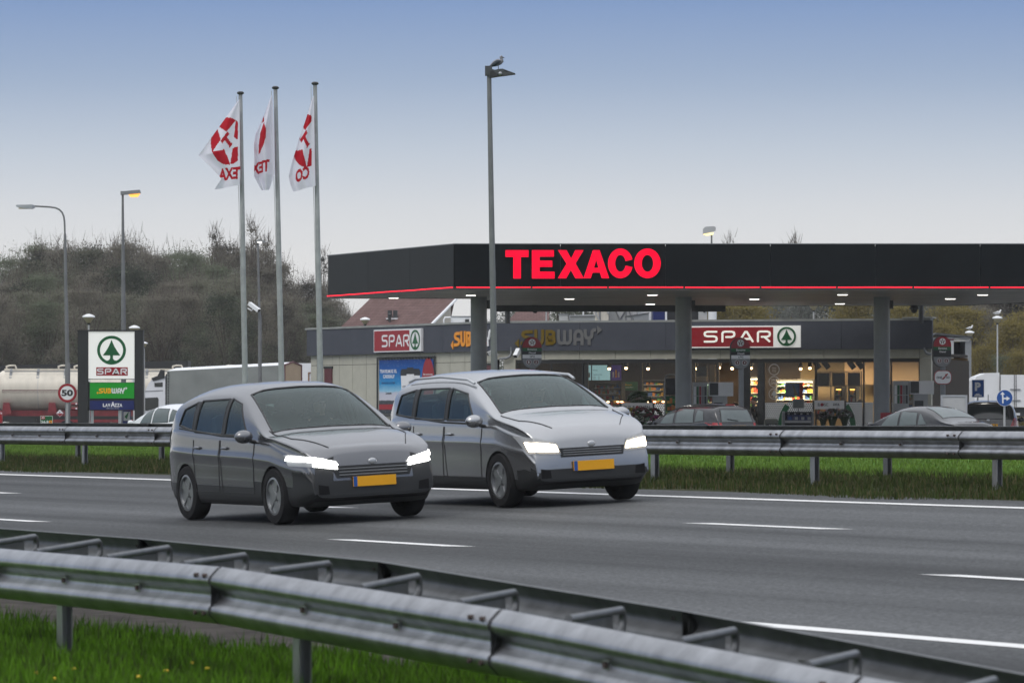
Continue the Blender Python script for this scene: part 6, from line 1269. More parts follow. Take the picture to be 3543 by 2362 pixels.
mb = MB('signwhite'); x, z = q_(3271, 1344); mb.text('GO', fo, x, z, 26*s, 16*s, .005, 'signwhite', .0); x, z = q_(3266, 1374); mb.text('TEDI', fo, x, z, 34*s, 16*s, .005, 'signwhite', .0); mb.build('lettering', rt); mb = MB('maroon'); bx_(mb, 3240, 1172, 3300, 1177, .0, .02); mb.build('red_stripe', rt)
mb = MB('orange'); x, z = q_(3342, 1312); mb.prism([(x, z), (x+12*s, z), (x+6*s, z+10*s)], fo, .006, .0); mb.build('warning_triangle', rt); wheels_row(rt, Fr((fo.o.x, Yo-.1, FZ)), (1.0,), .48)
Yv = 172.0; s = sc(Yv); rt = thing('white_lorry', 'white box lorry at the right edge behind the round blue arrow sign', 'lorry', ground(3480, Yv)); fv = Fr((P(3370, YH, Yv).x, Yv, CZ)); q2 = lambda px, py: ((px-3370)*s, (YH-py)*s)
mb = MB('white'); mb.prism([q2(*t) for t in ((3372, 1408), (3372, 1314), (3380, 1302), (3412, 1290), (3458, 1289), (3458, 1408))], fv, .0, -2.4); mb.build('body', rt); mb = MB('white'); a, b = q2(3460, 1408), q2(3600, 1296); mb.fbox(fv, a[0], a[1], b[0], b[1], -2.4, .05); db = mb.build('rear_body', rt)
for px in (3459, 3508, 3514): mb = MB('darkgrey'); a, b = q2(px, 1408), q2(px+2, 1296); mb.fbox(fv, a[0], a[1], b[0], b[1], .05, .07); mb.build('door_seam', db)
for py in (1345, 1383): mb = MB('grey'); a, b = q2(3494, py+3), q2(3530, py); mb.fbox(fv, a[0], a[1], b[0], b[1], .07, .1); mb.build('door_bar', db)
mb = MB('darkgrey'); a, b = q2(3380, 1440), q2(3600, 1410); mb.fbox(fv, a[0], a[1], b[0], b[1], -2.2, -.1); mb.build('chassis', rt); mb = MB('signwhite'); a, b = q2(3500, 1436), q2(3530, 1428); mb.fbox(fv, a[0], a[1], b[0], b[1], -.1, -.08); mb.build('number_plate', rt)
wheels_row(rt, Fr((fv.o.x, Yv-.05, FZ)), (.7, 2.2), .42)
# ---------------------------------------------------------------- lamps, poles, flags
def lean(a, b, n=6): return [V(a).lerp(V(b), i/n) for i in range(n+1)]
# tall post with the gull
Yp = 100.0; s = sc(Yp); top = P(1692, 243, Yp); bot = P(1716, YH, Yp); bot.z = FZ; d = (top-bot)
rt = thing('light_post', 'very tall grey light post with a dark lamp, left of the red lettering', 'light post', bot)
mb = MB('pole'); mb.tube(lean(bot, top, 8), [.084-.034*i/8 for i in range(9)], 14); mb.build('post', rt, smooth=60)
fh = Fr(top, (1, -.05, 0), (0, 0, 1)); mb = MB('pole_dark')
def hp(px, py): return ((px-1692)*s, (243-py)*s)
base = [hp(*q) for q in ((1696, 242), (1702, 241), (1714, 244), (1727, 241), (1740, 240), (1783, 256), (1782, 258), (1720, 266), (1696, 270))]
mb.prism(base, fh, .15, -.15); mb.build('lamp_housing', rt); mb = MB('pole_dark'); mb.box(top+V((-.01, 0, -.02)), (.16, .16, .22)); mb.build('clamp', rt)
mb = MB('black'); mb.prism([hp(*q) for q in ((1698, 247), (1706, 246), (1726, 262), (1722, 266), (1697, 269))], fh, .158, .15); mb.prism([hp(*q) for q in ((1745, 243), (1758, 248), (1754, 252), (1746, 247))], fh, .158, .15); mb.build('dark_recess', rt)
mb = MB('steel'); mb.ell(fh.pt(*hp(1732, 257), .15), (.045, .03, .045), n=10); mb.build('bolt_cap', rt)
# gull standing on it: body along a spine, head, wings, tail, legs
g = fh.pt(*hp(1725, 241)); rt = thing('gull', 'grey and white gull standing on the dark lamp of the very tall post', 'bird', g)
def gp(px, py, y=0): return g+V(((px-1725)*s, y, (241-py)*s))
spine = [(1690, 231), (1696, 230), (1703, 226), (1712, 221), (1721, 217), (1730, 214), (1736, 211), (1735, 204), (1733, 199), (1736, 197), (1739, 199)]
rad = [.004, .022, .045, .068, .075, .070, .050, .033, .034, .034, .012]
pts = [gp(*q) for q in spine]; me = MB('gullwhite'); me.tube(pts, rad, 14); me.build('body', rt, smooth=70)
mb = MB('beak'); mb.tube([gp(1738, 199), gp(1742, 200), gp(1746, 201.5)], [.016, .011, .003], 8); mb.build('beak', rt, smooth=60)
for y in (1, -1):
    mb = MB('gullgrey'); wp = [gp(1733, 213, y*.055), gp(1722, 216, y*.078), gp(1710, 223, y*.064), gp(1700, 229, y*.035), gp(1691, 231.5, y*.012)]; mb.tube(wp, [.018, .050, .046, .026, .006], 10); mb.build('wing', rt, smooth=70)
    mb = MB('beak'); mb.tube([gp(1724, 228, y*.03), gp(1724.5, 236, y*.03), gp(1724, 241, y*.03)], .008, 6); mb.tube([gp(1724, 240.5, y*.03), gp(1729, 241, y*.035)], .007, 6); mb.build('leg', rt)
mb = MB('gullgrey'); mb.tube([gp(1735, 196.5), gp(1733, 199)], [.024, .02], 8); mb.build('cap', rt, smooth=60); mb = MB('black'); mb.ell(gp(1738, 197.6, -.031), (.005, .004, .005), n=8); mb.build('eye', rt)
mb = MB('black'); mb.tube([gp(1699, 228.5), gp(1690, 231.5)], [.022, .006], 8); mb.build('tail', rt, smooth=60)
# flagpoles and flags
def flagpole(xt, yt, xb, Y, label):
    top = P(xt, yt, Y); bot = P(xb, YH, Y); bot.z = FZ; rt = thing('flagpole', label, 'flagpole', bot, group='white flagpoles')
    mb = MB('flagpole'); mb.tube(lean(bot, top, 8), [.072-.030*i/8 for i in range(9)], 14); mb.build('pole', rt, smooth=60)
    mb = MB('black'); mb.lathe([(.04, -.02), (.075, 0), (.078, .025), (.05, .05), (.001, .055)], top, 16); mb.build('cap', rt, smooth=50)
    mb = MB('lightgrey'); o = V((-.085, -.02, -.05)); mb.tube(lean(bot+V((-.06, -.02, 1.2)), top+o, 4), .006, 5); mb.build('halyard', rt)
    return top
M['flagwhite'] = mat('flag_white', (.84, .83, .93), .7, var=.04); M['flagred'] = mat('flag_red', L(190, 30, 45), .7, var=.05)
for nme in ('flagwhite', 'flagred'):
    m = M[nme]; n = m.node_tree; b = n.nodes['Principled BSDF']; b.inputs['Subsurface Weight'].default_value = 0; t = nd(n, 'ShaderNodeBsdfTranslucent'); a = nd(n, 'ShaderNodeMixShader'); a.inputs[0].default_value = .35
    t.inputs[0].default_value = (.75, .74, .84, 1) if nme == 'flagwhite' else (.5, .02, .04, 1); o = [x for x in n.nodes if x.type == 'OUTPUT_MATERIAL'][0]; n.links.new(b.outputs[0], a.inputs[1]); n.links.new(t.outputs[0], a.inputs[2]); n.links.new(a.outputs[0], o.inputs[0])
def inpoly(x, y, pl):
    c = False; n = len(pl)
    for i in range(n):
        x1, y1 = pl[i]; x2, y2 = pl[i-1]
        if (y1 > y) != (y2 > y) and x < (x2-x1)*(y-y1)/(y2-y1)+x1: c = not c
    return c
def lerpc(pts, n):
    out_ = []; ys = [p[1] for p in pts]
    for i in range(n): t = (len(pts)-1)*i/(n-1); k = min(int(t), len(pts)-2); u = t-k; out_.append((pts[k][0]*(1-u)+pts[k+1][0]*u, pts[k][1]*(1-u)+pts[k+1][1]*u))
    return out_
def flag(Y, left, right, paint, label, folds, nx=60, ny=110, back=None):
    """left / right: outline curves from top to bottom as photo px; the cloth waves in depth"""
    s = sc(Y); Lc, Rc = lerpc(left, ny+1), lerpc(right, ny+1); vs = []; mi = []
    for j in range(ny+1):
        for i in range(nx+1):
            u = i/nx; x = Lc[j][0]*(1-u)+Rc[j][0]*u; y = Lc[j][1]*(1-u)+Rc[j][1]*u; w_ = abs(Rc[j][0]-Lc[j][0])*s
            p = P(x, y, Y); p.y += folds[0]*w_*sin(folds[1]*(1-u)+folds[2]*j/ny)*(1-u)**.6; vs.append((p, x, y))
    w_ = nx+1; fs = []
    for j in range(ny):
        for i in range(nx):
            fs.append((j*w_+i, j*w_+i+1, (j+1)*w_+i+1, (j+1)*w_+i)); c = [(vs[k][1], vs[k][2]) for k in fs[-1]]
            mi.append('flagred' if paint(sum(q[0] for q in c)/4, sum(q[1] for q in c)/4) else 'flagwhite')
    mb = MB('flagwhite'); mb.v = [tuple(v[0]) for v in vs]; mb.f = fs; mb.mi = mi
    rt = mb.build('flag', smooth=80); tag(rt, label, 'flag', 'white and red flags'); return rt
def star_emb(cx, cy, rx, ry, rot=0., clip=None):
    st = star_poly(0, 0, .99, .40, -pi/2+rot); T_ = [(a*cos(rot)-b*sin(rot), a*sin(rot)+b*cos(rot)) for a, b in [(x*.56, -y*.56) for x, y in tee(0, .02, 1)]]
    def f(x, y):
        u, v = (x-cx)/rx, (y-cy)/ry
        if u*u+v*v > 1: return False
        if inpoly(u, v, T_): return True
        return not inpoly(u, v, st)
    return f
def px_text(word, x0, y0, x1, y1, shear=0.):      # mirrored letters, as a flag seen from its back
    vs, fs = text_geo(word, .045)
    def f(x, y):
        v = (y1-(y-shear*(x-x0)))/(y1-y0)
        if v < 0 or v > 1: return False
        u = 1-(x-x0)/(x1-x0)
        if u < 0 or u > 1: return False
        for t in fs:
            if inpoly(u, v, [vs[k] for k in t]): return True
        return False
    return f
tops = [flagpole(832, 325, 853, 97, 'left of the three white flagpoles'), flagpole(953, 307, 981, 95.5, 'middle one of the three white flagpoles'), flagpole(1090, 292, 1114, 94.3, 'right one of the three white flagpoles')]
e1 = star_emb(788, 489, 60, 82, -.78); t1 = px_text('TEXA', 755, 584, 846, 626, -.10)
flag(96.8, [(827, 344), (780, 408), (732, 473), (685, 537), (735, 585), (766, 618), (743, 656)], [(828, 346), (829, 400), (830, 460), (830, 520), (831, 570), (831, 610), (829, 640)], lambda x, y: (e1(x, y) and x < 823) or t1(x, y), 'white flag with red star circle on the left pole, its lower corner blown far out', (.16, 7, 3))
e2 = lambda x, y: inpoly(x, y, [(913, 422), (921, 445), (921, 475), (913, 502), (898, 530), (893, 532), (894, 500), (900, 460)]) or inpoly(x, y, [(911, 400), (914, 420), (905, 424)]); t2 = px_text('TEX', 868, 565, 933, 605, -.20)
flag(95.3, [(940, 328), (912, 400), (884, 460), (878, 500), (880, 560), (879, 610), (905, 658)], [(942, 328), (946, 400), (948, 450), (949, 500), (950, 560), (951, 600), (932, 657)], lambda x, y: e2(x, y) or t2(x, y), 'white flag hanging narrow and folded on the middle pole', (.5, 8, 2))
e3 = star_emb(1058, 487, 52, 92, -.70); t3 = px_text('CO', 1022, 590, 1070, 634, -.35)
flag(94.1, [(1083, 332), (1062, 400), (1035, 480), (1010, 560), (998, 610), (1005, 640), (1015, 663)], [(1086, 332), (1087, 400), (1088, 460), (1089, 520), (1090, 580), (1091, 620), (1092, 643)], lambda x, y: (e3(x, y) and x < 1078) or t3(x, y), 'white flag with a red star partly folded away on the right pole', (.25, 8, 1.5))
# gooseneck lamp
Y = 147.0; s = sc(Y); b = P(234, YH, Y); b.z = FZ; q = lambda px, py: P(px, py, Y); rt = thing('street_lamp', 'grey street lamp with curved arm pointing left, at the left edge', 'street lamp', b)
mb = MB('pole'); mb.tube([b, q(234, 1260), q(233, 1256)], [.088, .088, .08], 14); mb.tube([q(233, 1256), q(229, 1035), q(228, 1030)], [.072, .062, .058], 14); mb.tube([q(228, 1030), q(225, 815), q(224.5, 808)], [.056, .046, .036], 12); mb.build('pole', rt, smooth=60)
mb = MB('pole'); mb.tube([q(224.5, 810), q(223.5, 770), q(221, 750), q(215, 735), q(205, 725), q(192, 719), q(170, 716), q(118, 713)], .030, 10); mb.build('arm', rt, smooth=60)
mb = MB('alu'); mb.rings([[q(px, py)+V((0, y*w_, 0)) for py, y in ((t, -1), (t, 1), (bb, 1), (bb, -1))] for px, t, bb, w_ in ((121, 711, 719, .05), (112, 708, 723, .12), (85, 709, 721, .13), (60, 709, 717, .10), (55, 710, 713, .05))]); hd = mb.build('lamp_head', rt, smooth=30)
mb = MB('lampglass'); mb.box(q(86, 721)+V((0, 0, 0)), (.40, .20, .03)); mb.build('lens', hd)
# tall orange lamp
Y = 150.0; q = lambda px, py: P(px, py, Y); b = P(428, YH, Y); b.z = FZ; rt = thing('street_lamp', 'tall straight lamp post with a lit orange lamp, left of the flags', 'street lamp', b)
mb = MB('pole'); mb.tube([b, q(427, 1100), q(424.5, 672)], [.095, .080, .036], 14); mb.build('pole', rt, smooth=60)
mb = MB('grey'); mb.rings([[q(px, py)+V((0, y*.11, 0)) for py, y in ((t, -1), (t, 1), (bb, 1), (bb, -1))] for px, t, bb in ((418, 662, 675), (430, 662, 674), (484, 657, 669), (487, 667, 669))]); hd = mb.build('lamp_head', rt)
mb = MB('lampsodium'); mb.rings([[q(px, py)+V((0, y*.08, 0)) for py, y in ((t, -1), (t, 1), (bb, 1), (bb, -1))] for px, t, bb in ((446, 674, 675), (452, 673, 682), (476, 671, 682), (484, 670, 672))]); mb.build('lens', hd, smooth=40)
# thin lamp mast with camera between the flagpoles
Y = 160.0; q = lambda px, py: P(px, py, Y); b = P(900, YH, Y); b.z = FZ; rt = thing('lamp_mast', 'thin grey mast between the left and middle flagpoles, small lamp on top', 'light post', b)
mb = MB('pole'); mb.tube([b, q(899, 1100), q(897, 1075), q(892, 842)], [.075, .065, .045, .035], 12); mb.build('pole', rt, smooth=60); mb = MB('grey'); mb.rings([[q(px, py)+V((0, y*.1, 0)) for py, y in ((t, -1), (t, 1), (bb, 1), (bb, -1))] for px, t, bb in ((886, 832, 842), (900, 829, 840), (916, 833, 838))]); mb.build('lamp_head', rt); mb = MB('lampwhite'); mb.box(q(899, 838.5)+V((0, -.115, 0)), (.15, .02, .02)); mb.build('lens', rt)
cctv(q(878, 1068)+V((0, -.2, 0)), (.75, -.5, -.55), 'white security camera on the thin mast beside the left flagpole', .50)
# square headed lamp behind the canopy
Y = 190.0; q = lambda px, py: P(px, py, Y); b = P(2463, YH, Y); b.z = FZ; rt = thing('street_lamp', 'lit square headed lamp rising behind the canopy roof, right of the red lettering', 'street lamp', b)
mb = MB('pole'); mb.tube([b, q(2462, 812)], [.09, .035], 12); mb.build('pole', rt, smooth=60); mb = MB('lightgrey'); mb.rings([[q(px, py)+V((0, y*.17, 0)) for py, y in ((t, -1), (t, 1), (bb, 1), (bb, -1))] for px, t, bb in ((2432, 792, 810), (2440, 785, 809), (2470, 783, 801), (2476, 787, 798))]); hd = mb.build('lamp_head', rt); mb = MB('lampyellow'); mb.rings([[q(px, py)+V((0, y*.14, 0)) for py, y in ((t, -1), (t, 1), (bb, 1), (bb, -1))] for px, t, bb in ((2434, 810, 811), (2444, 809, 815), (2466, 805, 812), (2468, 804, 806))]); mb.build('lens', hd, smooth=40)
# mushroom lamps
def mushroom(px, py, Y, label, k=1.0):
    c = P(px, py, Y); rt = thing('park_lamp', label, 'street lamp', (c.x, c.y, FZ), group='mushroom shaped lamps')
    mb = MB('white'); mb.lathe([(.212*k, .0), (.216*k, .03*k), (.19*k, .06*k), (.08*k, .105*k), (.02*k, .12*k), (.001, .121*k)], c, 20); mb.build('cap', rt, smooth=50)
    mb = MB('lampglass'); mb.lathe([(.19*k, .0), (.15*k, -.05*k), (.06*k, -.19*k)], c, 20); mb.build('shade', rt, smooth=60); mb = MB('darkgrey'); mb.lathe([(.065*k, -.18*k), (.05*k, -.23*k), (.02*k, -.26*k)], c, 12); mb.build('collar', rt, smooth=60)
    mb = MB('lightgrey'); z1 = c.z-.24*k; mb.tube([(c.x, c.y, FZ), (c.x, c.y, FZ+(z1-FZ)*.6), (c.x, c.y, FZ+(z1-FZ)*.61), (c.x, c.y, z1)], [.05*k, .05*k, .036*k, .032*k], 10); mb.build('pole', rt, smooth=50); return c
mushroom(307, 1098, 149, 'mushroom lamp above the left part of the tall brand sign')
mushroom(465, 1136, 168, 'white lamp cap just showing above the right corner of the tall brand sign')
mushroom(499, 1189, 205, 'tiny far white lamp cap at the right side of the tall brand sign', .8)
mushroom(1263, 1107, 172, 'mushroom lamp in front of the brown tiled roof', .92)
mushroom(1890, 1058, 176, 'mushroom lamp under the canopy edge beside the left dome camera', .95); mushroom(2815, 1058, 176, 'mushroom lamp under the canopy edge, above the lit red and white sign', .95)
cR = mushroom(3451, 1102, 182, 'mushroom lamp on a long pole in front of the autumn trees, gull on top', .97); cR2 = mushroom(3355, 1152, 205, 'mushroom lamp above the open dark lorry, gull on top')
def small_gull(c, k, label):
    rt = thing('gull', label, 'bird', c); mb = MB('signwhite'); p = [c+V((x*k, 0, z*k)) for x, z in ((-.17, .10), (-.08, .10), (.02, .12), (.09, .14), (.11, .19), (.125, .22), (.15, .215), (.16, .21))]; mb.tube(p, [a*k for a in (.006, .045, .062, .045, .03, .032, .02, .004)], 10); mb.build('body', rt, smooth=70)
    for y in (-1, 1): mb = MB('lightgrey'); mb.tube([c+V((.05*k, y*.05*k, .14*k)), c+V((-.06*k, y*.05*k, .115*k)), c+V((-.19*k, y*.012*k, .10*k))], [.02*k, .035*k, .005*k], 8); mb.build('wing', rt, smooth=70); mb = MB('beak'); mb.tube([c+V((.01*k, y*.02*k, .07*k)), c+V((.01*k, y*.02*k, -.005))], .006*k, 5); mb.build('leg', rt)
small_gull(cR+V((0, 0, .117)), 1.05, 'small white gull on the mushroom lamp in front of the autumn trees'); small_gull(cR2+V((0, 0, .12)), 1.0, 'small white gull on the mushroom lamp above the open lorry')

# ---------------------------------------------------------------- road signs and the tall brand sign
Yt = 138.0; s = sc(Yt); o = P(269, 1480, Yt); o.z = FZ; f = Fr(o); wd = 226*s; H_ = CZ+(YH-1143)*s-FZ
rt = thing('brand_totem', 'tall black framed sign with white, green and blue panels behind the barrier', 'sign', f.pt(wd/2, 0, 0))
def tb(mb, px0, py0, px1, py1, z0, z1, m=None): mb.fbox(f, (px0-269)*s, CZ+(YH-py1)*s-FZ, (px1-269)*s, CZ+(YH-py0)*s-FZ, z0, z1, m)
for a, b in ((269, 305), (466, 495)): mb = MB('black'); mb.fbox(f, (a-269)*s, 0, (b-269)*s, H_-.03, -.42, .02); mb.build('side_pillar', rt)
mb = MB('black'); mb.fbox(f, -.01, H_-.03, wd+.01, H_+.015, -.42, .03); mb.build('top_cap', rt)
mb = MB('darkgrey'); tb(mb, 305, 1322, 466, 1419, -.3, -.06); tb(mb, 305, 1147, 466, 1312, -.3, -.06); mb.build('back_box', rt)
mb = MB('signwhite'); tb(mb, 306, 1145, 465, 1310, -.06, .0, 'whitelit'); wp = mb.build('white_panel', rt)
ce = ((386-269)*s, CZ+(YH-1211)*s-FZ); mb = MB('green'); spar_tree(mb, f, ce[0], ce[1], 50*s, .006, None, 'green'); mb.build('tree_emblem', wp)
mb = MB('red'); tb(mb, 333, 1270, 442, 1299, .0, .006, 'red'); mb.build('red_bar', wp); mb = MB('signwhite'); spar_word(mb, f, (337-269)*s, CZ+(YH-1295)*s-FZ, 101*s, 21*s, 4.2*s, .010, None, None); mb.build('lettering', wp)
mb = MB('signwhite'); tb(mb, 311, 1324, 464, 1378, -.06, .0, 'greenlit'); gp_ = mb.build('green_panel', rt); mb = MB(); subway(mb, f, (334-269)*s, CZ+(YH-1361)*s-FZ, 107*s, 19*s, .008, None, 'subway_y', 'signwhite'); mb.build('lettering', gp_)
mb = MB('navy'); tb(mb, 311, 1386, 464, 1417, -.06, .0, 'navy'); bp_ = mb.build('blue_panel', rt); mb = MB('signwhite'); y0 = CZ+(YH-1407)*s-FZ
x0 = (356-269)*s; 
for ch, a, b, u in (('L', 0, 8, 12), ('A', 8, 17, 12), ('V', 17, 26, 12), ('A', 27, 42, 18), ('Z', 40, 49, 12), ('Z', 49, 58, 12), ('A', 58, 67, 12)): mb.text(ch, f, x0+a*s, y0, (b-a)*s, u*s, .005, 'signwhite', .05)
mb.text('SERVED HERE', f, x0+12*s, y0-7*s, 43*s, 4*s, .005, 'lightgrey', .0); mb.build('lettering', bp_)
for px in (313, 408): mb = MB('alu'); mb.fbox(f, (px-269)*s, 0, (px+9-269)*s, CZ+(YH-1419)*s-FZ, -.2, -.12); mb.build('leg', rt)
for px in (306, 455): mb = MB('signwhite'); tb(mb, px, 1313, px+7, 1320, -.06, .0); mb.build('clip', rt)
mb = MB('blue'); Yz = 139
fz3 = Fr(P(424, 1480, 140)); mb = MB('blue'); mb.fbox(fz3, 0, 0, 28*sc(140), 60*sc(140), -.1, 0, 'navy'); mb.fbox(fz3, .03, 25*sc(140), 26*sc(140), 56*sc(140), 0, .004, 'lightgrey'); mb.prism([(.06, .35), (.2, .52), (.14, .28)], fz3, .008, None, 'green'); o_ = mb.build('info_board'); tag(o_, 'small board with a pale printed panel under the tall brand sign', 'board')
# 50 sign
Y = 138.5; s = sc(Y); c = P(233, 1359, Y-.3); b = V((c.x, c.y+.06, FZ)); rt = thing('speed_sign', 'round speed limit sign with 50 in a red ring on a thin post', 'road sign', b); f = Fr(c); r = 32.5*s
mb = MB('lightgrey'); mb.disc((0, 0), r*1.02, f, -.004, -.03); mb.build('back_plate', rt); mb = MB('red'); mb.ring((0, 0), r*.74, r, f, .004, -.003, 'red'); mb.build('red_ring', rt); mb = MB('signwhite'); mb.disc((0, 0), r*.745, f, .002, -.003); mb.build('white_face', rt); mb = MB('black'); mb.text('50', f, -r*.62, -r*.33, r*1.22, r*.68, .008, 'black', .045); mb.build('digits', rt)
mb = MB('lightgrey'); mb.tube([b, b+V((0, 0, c.z-FZ+.1))], .035, 10); mb.build('post', rt, smooth=60)
mb = MB('lightgrey'); p = P(237, 1450, 146.6); 
# hectometre sign
f = Fr(P(139, 1465, 137)); s = sc(137); b = f.pt(22*s, 0, 0); rt = thing('hectometre_sign', 'small green kilometre sign reading A9 56.8 below the tanker', 'road sign', (b.x, b.y, FZ)); mb = MB('green'); mb.fbox(f, 0, 0, 44*s, 28*s, -.02, 0, 'green'); mb.fbox(f, .01, .01, 44*s-.01, 28*s-.01, 0, .002, 'signwhite'); mb.fbox(f, .02, .02, 44*s-.02, 28*s-.02, .002, .004, 'green'); mb.fbox(f, 3*s, 15*s, 17*s, 26*s, .004, .007, 'red'); mb.fbox(f, 31*s, 1*s, 41*s, 11*s, .004, .007, 'orange'); mb.build('panel', rt); mb = MB('signwhite'); mb.text('A9', f, 5*s, 17*s, 10*s, 7*s, .010, 'signwhite', .02); mb.text('56.8', f, 4*s, 2*s, 25*s, 9*s, .007, 'signwhite', .02); mb.text('a', f, 34*s, 3*s, 4*s, 5*s, .010, 'black', .02); mb.build('lettering', rt); mb = MB('lightgrey'); mb.fbox(f, 20*s, FZ-f.o.z, 24*s, 0, -.06, -.02); mb.build('post', rt)
# red pump-like post at the left edge
f = Fr(P(-14, 1480, 139)); s = sc(139); rt = thing('marker_post', 'red and white box cut by the left edge above the barrier', 'post', f.pt(.1, 0)); mb = MB('red'); mb.prism([(0, 0), (20*s, 0), (20*s, 50*s), (12*s, 57*s), (0, 57*s)], f, 0, -.3); mb.build('box', rt); mb = MB('signwhite'); mb.fbox(f, 16*s, 48*s, 20*s, 53*s, 0, .004); mb.build('reflector', rt)
# blue sign behind the passing car
f = Fr(P(723, 1480, 150)); s = sc(150); rt = thing('blue_sign', 'blue information sign with pale rim behind the nearer car', 'road sign', f.pt(.3, 0)); mb = MB('signwhite'); mb.fbox(f, 0, 42*s, 60*s, 128*s, -.03, 0); mb.build('rim', rt); mb = MB('blue'); mb.fbox(f, 3*s, 45*s, 57*s, 125*s, 0, .004); mb.build('face', rt); mb = MB('lightgrey'); mb.fbox(f, 27*s, 0, 33*s, 42*s, -.06, -.01); mb.build('post', rt)
# P sign and arrow sign
f = Fr(P(3363, 1480, 143)); s = sc(143); rt = thing('parking_sign', 'blue parking sign with white P and a small car symbol', 'road sign', (f.pt(20*s, 0).x, 143, FZ)); mb = MB('signwhite'); mb.fbox(f, 0, 106*s, 42*s, 167*s, -.03, 0); mb.build('rim', rt); mb = MB('blue'); mb.fbox(f, 1.5*s, 107.5*s, 40.5*s, 165.5*s, 0, .004); mb.build('face', rt)
mb = MB('signwhite'); mb.text('P', f, 10*s, 128*s, 20*s, 30*s, .007, 'signwhite', .055); mb.prism([(8*s, 110*s), (34*s, 110*s), (34*s, 114*s), (28*s, 115*s), (25*s, 119*s), (15*s, 119*s), (11*s, 115*s), (8*s, 114*s)], f, .007, None); mb.build('symbol', rt); mb = MB('lightgrey'); mb.fbox(f, 18*s, FZ-f.o.z, 23*s, 106*s, -.06, -.02); mb.build('post', rt)
c = P(3476, 1376, 126); s = sc(126); f = Fr(c); rt = thing('direction_sign', 'round blue sign with white arrows up and to the right', 'road sign', (c.x, c.y, FZ)); r = 28.5*s; mb = MB('signwhite'); mb.disc((0, 0), r, f, 0, -.03); mb.build('rim', rt); mb = MB('blue'); mb.disc((0, 0), r*.95, f, .004, 0); mb.build('face', rt)
mb = MB('signwhite'); k = r*.1; mb.prism([(-3*k, -6.5*k), (-1.3*k, -6.5*k), (-1.3*k, -1.6*k), (2.2*k, -1.6*k), (2.2*k, -3.6*k), (6.6*k, -.7*k), (2.2*k, 2.2*k), (2.2*k, .2*k), (-1.3*k, .2*k), (-1.6*k, 4*k), (.4*k, 4*k), (-2.6*k, 7.4*k), (-5.4*k, 4*k), (-3.4*k, 4*k)], f, .008, None); mb.build('arrows', rt); mb = MB('lightgrey'); mb.tube([(c.x, c.y+.06, FZ), (c.x, c.y+.06, c.z)], .03, 8); mb.build('post', rt)
# marker bollard on the lawn
p = P(2822, 1607, 76); zq_ = zq(aq(p.x, p.y)[1]); rt = thing('lawn_bollard', 'short dark post leaning in the lawn behind the barriers', 'post', (p.x, p.y, zq_)); mb = MB('darkgrey'); mb.tube([(p.x, p.y, zq_), (p.x-.04, p.y, zq_+.55)], [.05, .055], 10); mb.build('shaft', rt, smooth=60)

# ---------------------------------------------------------------- house and other buildings behind the shop
def b_tiles(n, b, vec):
    g = nd(n, 'ShaderNodeTexCoord'); br = nd(n, 'ShaderNodeTexBrick'); br.inputs['Scale'].default_value = 3.2; br.inputs['Color1'].default_value = (.115, .068, .062, 1); br.inputs['Color2'].default_value = (.155, .095, .088, 1); br.inputs['Mortar'].default_value = (.045, .03, .03, 1); br.inputs['Mortar Size'].default_value = .035; br.inputs['Row Height'].default_value = .95/1.0; br.inputs['Brick Width'].default_value = .9
    br.inputs['Row Height'].default_value = .9; n.links.new(g.outputs['UV'], br.inputs[0]); n.links.new(br.outputs[0], b.inputs['Base Color']); b.inputs['Roughness'].default_value = .75
M['tiles'] = worldmat('roof_tiles', b_tiles)
M['boards'] = mat('white_boards', (.62, .58, .5), .7, var=.15, vscale=6, stretch=(6, 6, .3))
def roof_quad(name, a, b, c, d, parent, m='tiles', th=.12):      # a,b eaves; c,d ridge; uv in metres
    me = bpy.data.meshes.new(name); n = ((b-a).cross(d-a)).normalized(); off = worldoff(parent); ps = [a, b, c, d]
    if n.z < 0: n = -n
    vs = [p-off for p in ps]+[p-off-n*th for p in ps]; fs = [(0, 1, 2, 3), (7, 6, 5, 4), (0, 4, 5, 1), (1, 5, 6, 2), (2, 6, 7, 3), (3, 7, 4, 0)]; me.from_pydata([tuple(v) for v in vs], [], fs); uv = me.uv_layers.new(); ex = (b-a).normalized(); ey = n.cross(ex)
    for p in me.polygons:
        for li in p.loop_indices: v = V(me.vertices[me.loops[li].vertex_index].co)+off-a; uv.data[li].uv = (v.dot(ex), abs(v.dot(ey)))
    me.materials.append(M[m]); o = bpy.data.objects.new(name, me); COL.objects.link(o); o.parent = parent; return o
Yh = 205.0; rt = thing('house', 'house with big brown tiled roof and pale boarded gable behind the shop', 'house', ground(1350, Yh))
R0, R1 = P(1281, 1033, Yh+4), P(1575, 1031, Yh-1); E0, E1 = P(1155, 1146, Yh+1), P(1462, 1146, Yh-4.5)
dE = E1-R1; back = V((R1.x-R0.x, R1.y-R0.y, 0)).normalized(); E0.z = E1.z = min(E0.z, E1.z)
roof_quad('roof', E0, E1, R1, R0, rt); bx0 = R1+V((-.6, 3.5, -2.6)); bx1 = R0+V((-.6, 3.5, -2.6)); roof_quad('roof', bx0, bx1, R0+V((0, .02, .004)), R1+V((0, .02, .004)), rt)
gA, gB, gC = E1+V((.15, .35, -.1)), R1+V((-.2, .35, -.15)), V((P(1556, YH, Yh).x, R1.y+2.5, P(1556, 1060, Yh).z))
mb = MB('boards'); zb = FZ; gD = V((gC.x, gC.y, zb)); gE = V((gA.x, gA.y, zb)); mb.add([gE, gD, gC, gB, gA], [(0, 1, 2, 3, 4)]); mb.build('gable', rt)
mb = MB('boards'); e0 = E0+V((.3, .3, -.1)); mb.add([V((e0.x, e0.y, zb)), gE, gA, e0], [(0, 1, 2, 3)], 'cream'); mb.build('wall', rt)
